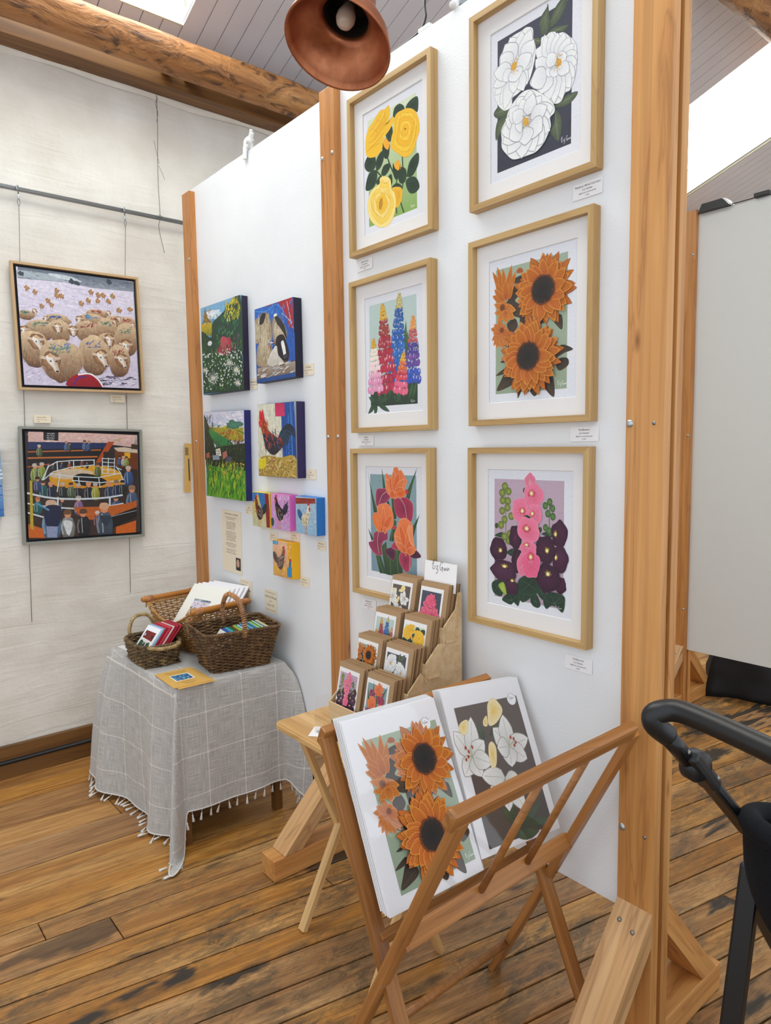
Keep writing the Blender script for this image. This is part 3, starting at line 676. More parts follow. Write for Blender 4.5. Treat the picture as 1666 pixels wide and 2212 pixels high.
    def layers(s):
        bb = []; out = []
        for v, f, c in s.P:
            xs = [p[0] for p in v]; ys = [p[1] for p in v]; b = (min(xs), max(xs), min(ys), max(ys)); L = 1
            for (q, l) in bb:
                if l >= L and q[0] < b[1] and q[1] > b[0] and q[2] < b[3] and q[3] > b[2]: L = l+1
            bb.append((b, L)); out.append(L)
        return out
_ac = {}
CLIP = {k: 1000 for k in ('meadow', 'trailer', 'valley', 'rooster', 'hen_yellow', 'hen_pink', 'hen_blue', 'hen_gold', 'house_card')}
CLIP['snow_sheep'] = 1003; CLIP['auction'] = 1038
def art_data(key):
    if key not in _ac:
        a = Art(ART[key])
        if key in CLIP: a.clip(CLIP[key])
        _ac[key] = (a.P, a.layers())
    return _ac[key]
def art_obj(name, key, org, ux, uy, H, parent, mat='ink', base=None, dz=2.2e-5):
    """picture placed with its lower left corner at org; ux/uy unit vectors; H height in metres; base: (u0, v0, u1, v1, colour) paper rectangle in metres"""
    P, L = art_data(key); ux, uy = V(ux), V(uy); nz = ux.cross(uy)
    M = Matrix((ux, uy, nz)).transposed().to_4x4(); M.translation = V(org)
    v = []; f = []; col = []
    if base:
        u0, v0, u1, v1, c = base; v += [(u0, v0, 0), (u1, v0, 0), (u1, v1, 0), (u0, v1, 0)]; f.append((0, 1, 2, 3)); col += [lin(c)]*4
    k = H/1000
    for (pv, pf, pc), l in zip(P, L):
        b = len(v); v += [(p[0]*k, p[1]*k, l*dz) for p in pv]; f += [tuple(b+i for i in q) for q in pf]; col += pc
    m = mesh(name, v, f); at = m.color_attributes.new('Col', 'FLOAT_COLOR', 'POINT')
    at.data.foreach_set('color', [x for c in col for x in (c[0], c[1], c[2], 1)])
    m.materials.append(MATS[mat]); return link(name, m, parent, M)
EX, EZ = V((1, 0, 0)), V((0, 0, 1))
ASP = .70      # width / height of the coloured field of the flower prints
def art_print(t, key, x0, ztop, y):
    H = .343; return art_obj('print_sheet', key, (x0+.0845, y, ztop-.4325), EX, EZ, H, t, 'ink', (-.0285, -.0275, .2400+.0285, H+.0315, 'e3e4ea'))
# ---------------- the pictures (shape lists, 1/1000 of picture height) ----------------
ART['sunflowers'] = [
('poly',[0,0,700,0,700,1000,0,1000],'a3b29a',0,'95a58b'),
('dabs',18,18,682,982,60,26,2,('8d9c84','b5c2ac','7f8f78'),20,70,3),
('poly',[175,861,198,900,289,911,272,852,221,857],'352b22',1,'4a3a2c'),
('poly',[128,808,163,846,233,816,250,769,204,720,335,651,327,583,205,601,81,718,128,737],'352b22',1,'4a3a2c'),
('poly',[380,610,489,593,502,519,425,519],'352b22',1,'4a3a2c'),
('poly',[547,559,594,560,651,544,653,440,585,499],'352b22',1,'4a3a2c'),
('poly',[117,552,199,589,229,519,165,481],'352b22',1,'4a3a2c'),
('poly',[251,594,308,595,319,532,269,474],'352b22',1,'4a3a2c'),
('poly',[596,237,644,328,754,285,670,263],'352b22',1,'4a3a2c'),
('poly',[599,195,640,230,706,222,712,171,631,137],'352b22',1,'4a3a2c'),
('poly',[470,74,568,117,589,-53,516,-7],'352b22',1,'4a3a2c'),
('poly',[351,13,418,17,429,-20,394,-40],'352b22',1,'4a3a2c'),
('poly',[232,-48,235,21,267,10],'352b22',1,'4a3a2c'),
('poly',[16,25,49,98,113,175,184,115,167,62],'352b22',1,'4a3a2c'),
('poly',[0,152,107,207,116,165],'352b22',1,'4a3a2c'),
('poly',[76,404,189,407,165,349],'352b22',1,'4a3a2c'),
('poly',[46,258,106,275,95,249],'352b22',1,'4a3a2c'),
('line',[380,601,468,524],2,'6b5a46',0),
('line',[563,548,642,454],2,'6b5a46',0),
('line',[609,240,731,285],2,'6b5a46',0),
('line',[22,36,167,107],2,'6b5a46',0),
('line',[494,81,580,-41],2,'6b5a46',0),
('petal',105,741,-37,999,63,'ac5212','d07c22','dd9a50',0.6,3,'8f4410'),
('petal',105,741,14,1027,65,'ac5212','d07c22','dd9a50',0.6,3,'8f4410'),
('petal',111,749,74,1003,59,'ac5212','d07c22','dd9a50',0.6,3,'8f4410'),
('petal',111,749,165,1013,69,'ac5212','d07c22','dd9a50',0.6,3,'8f4410'),
('petal',117,748,207,951,65,'ac5212','d07c22','dd9a50',0.6,3,'8f4410'),
('petal',99,737,-4,903,60,'ac5212','d07c22','dd9a50',0.6,3,'8f4410'),
('petal',93,734,-34,802,67,'ac5212','d07c22','dd9a50',0.6,3,'8f4410'),
('petal',99,733,-16,851,59,'ac5212','d07c22','dd9a50',0.6,3,'8f4410'),
('petal',117,748,177,871,73,'ac5212','d07c22','dd9a50',0.6,3,'8f4410'),
('petal',111,740,104,918,67,'ac5212','d07c22','dd9a50',0.6,3,'8f4410'),
('petal',105,723,9,711,56,'ac5212','d07c22','dd9a50',0.6,3,'8f4410'),
('petal',141,660,-18,734,72,'b2581a','da8a30','dd9a50',0.65,3,'8f4410'),
('petal',141,655,-13,661,67,'b2581a','da8a30','dd9a50',0.65,3,'8f4410'),
('petal',129,648,15,598,63,'b2581a','da8a30','dd9a50',0.65,3,'8f4410'),
('petal',81,691,213,648,74,'b2581a','da8a30','dd9a50',0.65,3,'8f4410'),
('petal',105,652,199,584,69,'b2581a','da8a30','dd9a50',0.65,3,'8f4410'),
('petal',105,665,117,559,73,'b2581a','da8a30','dd9a50',0.65,3,'8f4410'),
('petal',81,691,105,741,63,'b2581a','da8a30','dd9a50',0.65,3,'8f4410'),
('ell',75,692,27,27,'8a4414','5f2c0c'),
('petal',67,509,-43,442,65,'b05618','d8823a','dd9a50',0.62,3,'8f4410'),
('petal',67,509,-25,398,63,'b05618','d8823a','dd9a50',0.62,3,'8f4410'),
('petal',67,509,3,372,63,'b05618','d8823a','dd9a50',0.62,3,'8f4410'),
('petal',67,509,46,372,63,'b05618','d8823a','dd9a50',0.62,3,'8f4410'),
('petal',67,509,82,357,65,'b05618','d8823a','dd9a50',0.62,3,'8f4410'),
('petal',67,509,130,371,65,'b05618','d8823a','dd9a50',0.62,3,'8f4410'),
('petal',67,509,156,386,65,'b05618','d8823a','dd9a50',0.62,3,'8f4410'),
('petal',67,509,-53,539,63,'b05618','d8823a','dd9a50',0.62,3,'8f4410'),
('petal',67,509,-28,495,61,'b05618','d8823a','dd9a50',0.62,3,'8f4410'),
('petal',67,509,-18,571,59,'b05618','d8823a','dd9a50',0.62,3,'8f4410'),
('petal',67,509,33,609,59,'b05618','d8823a','dd9a50',0.62,3,'8f4410'),
('petal',67,509,141,495,70,'b05618','d8823a','dd9a50',0.62,3,'8f4410'),
('petal',67,509,105,553,65,'b05618','d8823a','dd9a50',0.62,3,'8f4410'),
('petal',67,509,159,439,63,'b05618','d8823a','dd9a50',0.62,3,'8f4410'),
('ell',70,513,22,22,'8a4414','6a3410'),
('petal',335,720,216,718,59,'b55a1a','d9803c','e0a060'),
('petal',335,720,245,674,59,'b55a1a','d9803c','e0a060'),
('petal',335,720,221,765,59,'b55a1a','d9803c','e0a060'),
('blob',[211,946,232,972,266,967,283,936,243,931],'b5602c','9a4a20'),
('sun',485,760,101,286,11,20),
('sun',358,272,102,303,23,22),
('sig',617,20,0.85,'f2f2ea',2.4)]
ART['yellow_roses'] = [
('poly',[0,0,700,0,700,1000,0,1000],'d5dcbf',0,'86ab55'),
('dabs',18,18,682,982,70,22,3,('a3c07e','c9d8a8','92b068'),30,60,4),
('line',[504,511,511,278,467,147,518,7],16,'2a4428'),
('line',[272,617,325,495,416,333],16,'2a4428'),
('line',[114,509,203,419],16,'2a4428'),
('line',[432,338,391,225,418,24],16,'2a4428'),
('blob',[388,893,397,972,467,989,534,944,526,898],'24402a','142a1a'),
('line',[388,893,467,989],1.5,'4a6a44',0),
('blob',[556,917,616,962,721,956,719,829,659,869],'24402a','142a1a'),
('line',[556,917,721,956],1.5,'4a6a44',0),
('blob',[271,799,324,836,363,827,373,748,337,698,290,727],'24402a','142a1a'),
('line',[271,799,373,748],1.5,'4a6a44',0),
('blob',[-57,620,-9,671,59,667,116,617,106,531,21,517,-46,562],'24402a','142a1a'),
('line',[-57,620,116,617],1.5,'4a6a44',0),
('blob',[124,595,183,645,224,647,239,579,188,507,122,502],'24402a','142a1a'),
('line',[124,595,239,579],1.5,'4a6a44',0),
('blob',[195,446,237,512,333,502,316,449,251,415],'24402a','142a1a'),
('line',[195,446,333,502],1.5,'4a6a44',0),
('blob',[-48,368,-5,494,89,517,138,472,119,389,51,348],'24402a','142a1a'),
('line',[-48,368,138,472],1.5,'4a6a44',0),
('blob',[444,411,495,422,555,378,558,302,515,267,462,291,440,355],'24402a','142a1a'),
('line',[444,411,558,302],1.5,'4a6a44',0),
('blob',[565,338,608,437,719,477,725,383,650,303,576,306],'24402a','142a1a'),
('line',[565,338,725,383],1.5,'4a6a44',0),
('blob',[545,268,591,297,665,285,715,238,733,168,663,139,589,170],'24402a','142a1a'),
('line',[545,268,715,238],1.5,'4a6a44',0),
('blob',[119,379,153,428,203,424,193,348],'24402a','142a1a'),
('line',[119,379,203,424],1.5,'4a6a44',0),
('blob',[352,279,423,298,492,254,476,221],'24402a','142a1a'),
('line',[352,279,492,254],1.5,'4a6a44',0),
('blob',[299,386,347,401,361,330,329,300],'24402a','142a1a'),
('line',[299,386,361,330],1.5,'4a6a44',0),
('poly',[220,673,262,756,336,664,296,610],'eea822',1),
('poly',[221,731,252,672,304,636,329,686,311,576,255,569,219,644],'1c3320'),
('poly',[370,438,435,501,483,433,443,378],'eea822',1),
('poly',[371,495,401,438,452,404,476,454,458,345,404,337,369,409],'1c3320'),
('blob',[6,920,83,962,184,1024,264,1015,320,1028,334,952,301,868,373,910,391,870,331,810,234,755,216,674,117,632,-22,680,-34,833],'f2c02a','eab020','cf9212',2),
('line',[31,891,133,945,232,1007],5,'d79c14'),
('line',[47,837,181,899,280,990],5,'d79c14'),
('line',[3,792,96,791,212,850,310,941],5,'d79c14'),
('line',[27,734,128,761,244,810],5,'d79c14'),
('line',[65,909,147,843,96,801],5,'d79c14'),
('line',[-21,720,78,738,177,735],5,'d79c14'),
('line',[133,964,198,923,164,876],5,'d79c14'),
('line',[248,1011,262,920,197,884],5,'d79c14'),
('line',[47,866,157,922,256,1003],5,'f9d860'),
('line',[19,762,120,778,231,829],5,'f9d860'),
('blob',[395,873,435,916,511,917,586,907,673,859,730,766,740,662,701,593,653,507,549,488,459,547,359,628,350,717,386,791],'f1bd26','f0b61c','cf9212',2),
('blob',[434,849,451,879,521,891,580,868,643,848,705,754,694,679,681,619,628,540,549,542,481,569,386,657,400,712,409,783],'f4c836','eeb016','d39a14',3),
('blob',[462,820,475,843,528,853,573,835,620,820,667,749,659,692,649,647,608,587,549,589,497,609,427,676,436,717,443,771],'efb41a','eeb016','d39a14',3),
('blob',[490,792,499,808,534,815,565,803,597,793,629,744,624,706,617,675,589,634,549,636,514,650,466,695,473,723,478,759],'f6cc3c','eeb016','d39a14',3),
('blob',[515,767,520,776,541,780,558,773,577,768,595,740,592,718,588,700,572,677,549,678,529,686,502,712,506,728,508,748],'f0b820','eeb016','d39a14',3),
('line',[434,879,416,752,460,624],5,'d9a016'),
('line',[495,885,463,793,522,661],5,'d9a016'),
('line',[658,818,671,704,597,655],5,'d9a016'),
('line',[580,530,670,612,700,712],5,'d9a016'),
('poly',[531,737,550,752,565,729],'9a4a10',0),
('blob',[360,270,454,254,499,214,485,123,427,75,389,109,378,199],'f0b928','e8a818','cf9212',2),
('line',[407,240,452,179,420,111],4,'d09410'),
('line',[468,223,452,160],4,'d09410'),
('blob',[-21,216,16,307,85,349,169,365,178,412,251,410,330,358,344,267,391,215,407,114,371,7,290,-53,176,-44,77,10,2,99],'f8e08a','f4c93c','dcae3a',2),
('blob',[41,202,41,278,117,320,172,316,184,378,243,346,294,338,324,238,338,217,379,123,322,36,278,3,181,-15,94,58,57,102],'f6d35a','efba2a','d8a428',2.5),
('blob',[81,195,80,252,137,283,178,280,187,327,232,304,270,298,293,222,303,207,335,135,291,70,258,46,185,33,120,87,93,121],'f8df86','efba2a','d8a428',2.5),
('blob',[120,188,120,226,157,247,185,245,191,276,220,261,246,257,261,206,268,196,289,148,260,105,238,89,189,80,146,116,128,139],'f2c234','efba2a','d8a428',2.5),
('line',[32,243,80,130,194,41],5,'e0a820'),
('line',[84,309,115,201,163,129],5,'e0a820'),
('line',[327,213,309,111,227,33],5,'e0a820'),
('line',[248,284,311,188],5,'e0a820'),
('line',[202,395,266,337,314,353],5,'e0a820'),
('ell',186,172,27,54,'c48a12',None,-12),
('dabs',157,114,220,229,24,12,4,('a8681c','e0a828','7c4a14'),60,50,5),
('sig',614,20,0.6,'e8eedd',2.2)]
ART['white_roses'] = [
('poly',[0,0,700,0,700,1000,0,1000],'3d4150',0,'343845'),
('dabs',18,18,682,982,60,30,5,('454a5a','2f3340','4a4d59'),20,70,5),
('blob',[407,945,429,999,474,1034,484,1058,493,1004,503,916,475,850,430,865],'4a5540','5f6a50','333d2e',2),
('line',[407,945,493,1004],2,'8b9472',0),
('line',[462,959,425,950],1.2,'838c6c',0),
('line',[462,959,440,985],1.2,'838c6c',0),
('line',[462,959,470,1009],1.2,'838c6c',0),
('line',[462,959,477,1025],1.2,'838c6c',0),
('line',[462,959,483,989],1.2,'838c6c',0),
('line',[462,959,490,930],1.2,'838c6c',0),
('line',[462,959,471,887],1.2,'838c6c',0),
('line',[462,959,441,896],1.2,'838c6c',0),
('blob',[506,915,536,984,605,1034,648,1037,642,962,581,895,511,880],'4a5540','5f6a50','333d2e',2),
('line',[506,915,648,1037],2,'8b9472',0),
('line',[576,958,529,929],1.2,'838c6c',0),
('line',[576,958,549,975],1.2,'838c6c',0),
('line',[576,958,595,1009],1.2,'838c6c',0),
('line',[576,958,624,1011],1.2,'838c6c',0),
('line',[576,958,620,961],1.2,'838c6c',0),
('line',[576,958,579,916],1.2,'838c6c',0),
('line',[576,958,533,906],1.2,'838c6c',0),
('blob',[489,837,520,867,590,856,660,829,634,803,547,826],'4a5540','5f6a50','333d2e',2),
('line',[489,837,660,829],2,'8b9472',0),
('line',[574,836,517,837],1.2,'838c6c',0),
('line',[574,836,538,857],1.2,'838c6c',0),
('line',[574,836,584,850],1.2,'838c6c',0),
('line',[574,836,632,832],1.2,'838c6c',0),
('line',[574,836,614,814],1.2,'838c6c',0),
('line',[574,836,556,829],1.2,'838c6c',0),
('blob',[352,869,403,857,431,815,385,812],'4a5540','5f6a50','333d2e',2),
('line',[352,869,431,815],2,'8b9472',0),
('line',[393,838,366,859],1.2,'838c6c',0),
('line',[393,838,400,851],1.2,'838c6c',0),
('line',[393,838,418,823],1.2,'838c6c',0),
('line',[393,838,388,821],1.2,'838c6c',0),
('blob',[559,305,613,342,682,350,754,338,717,296,649,280],'4a5540','5f6a50','333d2e',2),
('line',[559,305,754,338],2,'8b9472',0),
('line',[663,319,594,309],1.2,'838c6c',0),
('line',[663,319,630,334],1.2,'838c6c',0),
('line',[663,319,676,340],1.2,'838c6c',0),
('line',[663,319,724,332],1.2,'838c6c',0),
('line',[663,319,699,304],1.2,'838c6c',0),
('line',[663,319,653,293],1.2,'838c6c',0),
('blob',[553,296,606,226,617,152,591,54,528,118,517,151,553,217],'4a5540','5f6a50','333d2e',2),
('line',[553,296,591,54],2,'8b9472',0),
('line',[567,173,557,255],1.2,'838c6c',0),
('line',[567,173,593,208],1.2,'838c6c',0),
('line',[567,173,601,159],1.2,'838c6c',0),
('line',[567,173,583,94],1.2,'838c6c',0),
('line',[567,173,541,136],1.2,'838c6c',0),
('line',[567,173,533,159],1.2,'838c6c',0),
('line',[567,173,558,202],1.2,'838c6c',0),
('blob',[-39,469,2,504,48,495,153,450,89,412,-3,424],'4a5540','5f6a50','333d2e',2),
('line',[-39,469,153,450],2,'8b9472',0),
('line',[42,459,-12,466],1.2,'838c6c',0),
('line',[42,459,15,489],1.2,'838c6c',0),
('line',[42,459,46,483],1.2,'838c6c',0),
('line',[42,459,117,453],1.2,'838c6c',0),
('line',[42,459,73,428],1.2,'838c6c',0),
('line',[42,459,12,436],1.2,'838c6c',0),
('blob',[-13,256,-20,329,7,403,101,408,79,333,18,291],'4a5540','5f6a50','333d2e',2),
('line',[-13,256,101,408],2,'8b9472',0),
('line',[29,337,1,283],1.2,'838c6c',0),
('line',[29,337,-4,331],1.2,'838c6c',0),
('line',[29,337,14,381],1.2,'838c6c',0),
('line',[29,337,77,384],1.2,'838c6c',0),
('line',[29,337,62,334],1.2,'838c6c',0),
('line',[29,337,21,307],1.2,'838c6c',0),
('blob',[-4,536,-45,651,-9,682,-46,750,-25,806,16,800,26,878,87,920,136,972,243,976,290,980,347,944,352,863,371,827,376,753,340,632,293,564,207,532,148,517,148,461,88,450,48,472],'eeeeec','e2e3e5','a4a5ab',2),
('petal',186,804,126,976,133,'dcdde0','f1f1ef','a4a5ab',0.85),
('petal',206,781,243,972,132,'dcdde0','f1f1ef','a4a5ab',0.85),
('petal',235,769,328,952,132,'dcdde0','f1f1ef','a4a5ab',0.85),
('petal',244,751,361,859,151,'dcdde0','f1f1ef','a4a5ab',0.85),
('petal',167,776,77,946,171,'dcdde0','f1f1ef','a4a5ab',0.85),
('petal',147,762,36,882,135,'dcdde0','f1f1ef','a4a5ab',0.85),
('petal',127,710,-25,605,108,'dcdde0','f1f1ef','a4a5ab',0.85),
('petal',147,673,27,513,101,'dcdde0','f1f1ef','a4a5ab',0.85),
('petal',167,695,68,464,117,'dcdde0','f1f1ef','a4a5ab',0.85),
('petal',137,721,-45,674,117,'dcdde0','f1f1ef','a4a5ab',0.85),
('petal',147,732,-37,777,133,'dcdde0','f1f1ef','a4a5ab',0.85),
('petal',245,707,339,769,148,'dcdde0','f1f1ef','a4a5ab',0.85),
('petal',206,723,330,715,142,'dcdde0','f1f1ef','a4a5ab',0.85),
('petal',192,685,303,568,134,'dcdde0','f1f1ef','a4a5ab',0.85),
('petal',206,694,265,531,117,'dcdde0','f1f1ef','a4a5ab',0.85),
('petal',167,709,168,547,106,'dcdde0','f1f1ef','a4a5ab',0.85),
('petal',147,732,57,679,107,'dcdde0','f1f1ef','a4a5ab',0.85),
('petal',186,716,339,769,133,'dcdde0','f1f1ef','a4a5ab',0.85),
('petal',177,735,192,626,153,'dcdde0','f1f1ef','a4a5ab',0.85),
('ell',172,744,27,32,'d9a23a',None,12,None,0.25),
('dabs',132,683,211,806,60,9,4,('e0b040','c58a24','8f5e1a','f0d080'),90,90,7),
('blob',[376,775,422,791,430,843,476,839,502,847,547,834,573,809,625,796,677,746,719,697,741,640,746,557,739,499,727,443,690,375,648,371,622,332,579,320,507,353,416,438,378,509,322,560,377,639,395,689],'eeeeec','e2e3e5','a4a5ab',2),
('petal',505,601,457,853,90,'dcdde0','f1f1ef','a4a5ab',0.85),
('petal',522,664,520,846,91,'dcdde0','f1f1ef','a4a5ab',0.85),
('petal',549,653,573,816,99,'dcdde0','f1f1ef','a4a5ab',0.85),
('petal',575,642,634,789,107,'dcdde0','f1f1ef','a4a5ab',0.85),
('petal',601,624,681,741,115,'dcdde0','f1f1ef','a4a5ab',0.85),
('petal',610,614,720,677,99,'dcdde0','f1f1ef','a4a5ab',0.85),
('petal',610,600,744,612,91,'dcdde0','f1f1ef','a4a5ab',0.85),
('petal',619,582,747,537,99,'dcdde0','f1f1ef','a4a5ab',0.85),
('petal',611,572,727,449,105,'dcdde0','f1f1ef','a4a5ab',0.85),
('petal',602,562,694,387,99,'dcdde0','f1f1ef','a4a5ab',0.85),
('petal',585,555,622,332,99,'dcdde0','f1f1ef','a4a5ab',0.85),
('petal',567,562,552,330,107,'dcdde0','f1f1ef','a4a5ab',0.85),
('petal',523,580,498,364,124,'dcdde0','f1f1ef','a4a5ab',0.85),
('petal',487,594,377,710,108,'dcdde0','f1f1ef','a4a5ab',0.85),
('petal',505,573,425,441,158,'dcdde0','f1f1ef','a4a5ab',0.85),
('petal',487,580,331,542,167,'dcdde0','f1f1ef','a4a5ab',0.85),
('petal',523,580,478,556,91,'dcdde0','f1f1ef','a4a5ab',0.85),
('petal',549,597,495,703,99,'dcdde0','f1f1ef','a4a5ab',0.85),
('petal',567,576,541,516,99,'dcdde0','f1f1ef','a4a5ab',0.85),
('petal',575,614,661,626,107,'dcdde0','f1f1ef','a4a5ab',0.85),
('petal',584,583,680,502,99,'dcdde0','f1f1ef','a4a5ab',0.85),
('ell',589,602,24,31,'d9a23a',None,12,None,0.25),
('dabs',553,544,624,660,60,9,4,('e0b040','c58a24','8f5e1a','f0d080'),90,90,8),
('blob',[48,244,43,315,89,374,119,439,188,495,265,524,341,510,397,474,489,396,552,316,553,266,517,243,523,178,492,124,456,79,391,42,307,40,170,53,90,124,49,183],'eeeeec','e2e3e5','a4a5ab',2),
('petal',295,338,207,502,132,'dcdde0','f1f1ef','a4a5ab',0.85),
('petal',304,334,332,513,147,'dcdde0','f1f1ef','a4a5ab',0.85),
('petal',314,324,434,431,141,'dcdde0','f1f1ef','a4a5ab',0.85),
('petal',324,313,552,302,146,'dcdde0','f1f1ef','a4a5ab',0.85),
('petal',333,288,522,249,150,'dcdde0','f1f1ef','a4a5ab',0.85),
('petal',324,269,518,151,156,'dcdde0','f1f1ef','a4a5ab',0.85),
('petal',324,254,456,79,164,'dcdde0','f1f1ef','a4a5ab',0.85),
('petal',305,254,373,48,159,'dcdde0','f1f1ef','a4a5ab',0.85),
('petal',286,253,249,36,167,'dcdde0','f1f1ef','a4a5ab',0.85),
('petal',267,267,110,110,158,'dcdde0','f1f1ef','a4a5ab',0.85),
('petal',247,274,59,210,152,'dcdde0','f1f1ef','a4a5ab',0.85),
('petal',238,292,43,299,150,'dcdde0','f1f1ef','a4a5ab',0.85),
('petal',237,314,89,382,141,'dcdde0','f1f1ef','a4a5ab',0.85),
('petal',247,325,129,442,131,'dcdde0','f1f1ef','a4a5ab',0.85),
('petal',285,334,246,473,107,'dcdde0','f1f1ef','a4a5ab',0.85),
('petal',304,334,360,473,121,'dcdde0','f1f1ef','a4a5ab',0.85),
('petal',333,302,490,332,130,'dcdde0','f1f1ef','a4a5ab',0.85),
('petal',324,262,446,176,167,'dcdde0','f1f1ef','a4a5ab',0.85),
('petal',295,257,287,120,149,'dcdde0','f1f1ef','a4a5ab',0.85),
('petal',257,278,130,217,167,'dcdde0','f1f1ef','a4a5ab',0.85),
('petal',257,300,189,279,132,'dcdde0','f1f1ef','a4a5ab',0.85),
('petal',266,319,159,402,107,'dcdde0','f1f1ef','a4a5ab',0.85),
('ell',290,295,27,32,'d9a23a',None,12,None,0.25),
('dabs',252,237,329,355,60,9,4,('e0b040','c58a24','8f5e1a','f0d080'),90,90,9),
('sig',613,23,0.95,'d9dbe2',2.6)]
ART['lupins'] = [
('poly',[0,0,700,0,700,1000,0,1000],'bccec9',0,'a9bfb6'),
('dabs',18,302,682,982,60,24,4,('b0c4bd','cbd8d3','9fb5ac'),15,60,6),
('poly',[6,153,133,179,342,232,540,233,707,235,704,-4,7,4],'2f4a33',0,'22382a'),
('petal',529,360,551,782,46,'2a4a2c','4b7048','243f28',0.5),
('petal',535,360,579,689,39,'2a4a2c','4b7048','243f28',0.5),
('petal',548,358,598,661,32,'2a4a2c','4b7048','243f28',0.5),
('petal',295,599,372,419,44,'2a4a2c','4b7048','243f28',0.5),
('petal',657,389,727,537,41,'2a4a2c','4b7048','243f28',0.5),
('petal',242,13,206,270,41,'2a4a2c','4b7048','243f28',0.5),
('petal',284,45,329,268,40,'2a4a2c','4b7048','243f28',0.5),
('petal',172,35,105,181,35,'2a4a2c','4b7048','243f28',0.5),
('petal',405,29,473,153,37,'2a4a2c','4b7048','243f28',0.5),
('petal',575,27,641,191,36,'2a4a2c','4b7048','243f28',0.5),
('petal',626,24,692,203,36,'2a4a2c','4b7048','243f28',0.5),
('petal',471,17,394,142,33,'2a4a2c','4b7048','243f28',0.5),
('spike',409,244,463,1048,226,[('173f86','2f70c4'),('1c4c98','3a7fd0'),('1d4a94','2f6cc0'),('1c458c','3f74b8'),('b9a050','d8cf90')],2),
('spike',266,178,210,985,244,[('8f1c3c','d3405c'),('a02040','cf3a52'),('9a2038','c23a48'),('8c2a30','b8503c'),('d09a18','e8b828')],3),
('spike',632,225,653,810,188,[('2a3f9a','4a6cd0'),('2c3f94','9a5aa8'),('30398c','6a4a9c'),('a04a6c','d0643c'),('e08a3c','f0b060')],4),
('spike',83,174,62,672,186,[('d878a8','f2b4cf'),('e08cb4','f6ccd8'),('f0c8cc','faeae4'),('f0dccc','f6ece0'),('d8981a','e8b42c')],5),
('spike',460,129,516,492,169,[('d84a72','f0809c'),('c83048','e85868'),('c8343c','e0503c'),('d8582c','e88038'),('e0a020','f0c030')],6),
('petal',95,39,-46,-70,52,'263f2c','3d5c40','1c3022',0.5),
('petal',95,39,67,-95,52,'263f2c','3d5c40','1c3022',0.5),
('petal',95,39,298,-60,52,'263f2c','3d5c40','1c3022',0.5),
('petal',95,39,-27,101,52,'263f2c','3d5c40','1c3022',0.5),
('petal',95,39,284,72,52,'263f2c','3d5c40','1c3022',0.5),
('petal',95,39,174,97,52,'263f2c','3d5c40','1c3022',0.5),
('petal',365,40,393,90,51,'263f2c','3d5c40','1c3022',0.5),
('petal',365,40,472,68,51,'263f2c','3d5c40','1c3022',0.5),
('sig',608,10,0.6,'d8e0d6',2.2)]
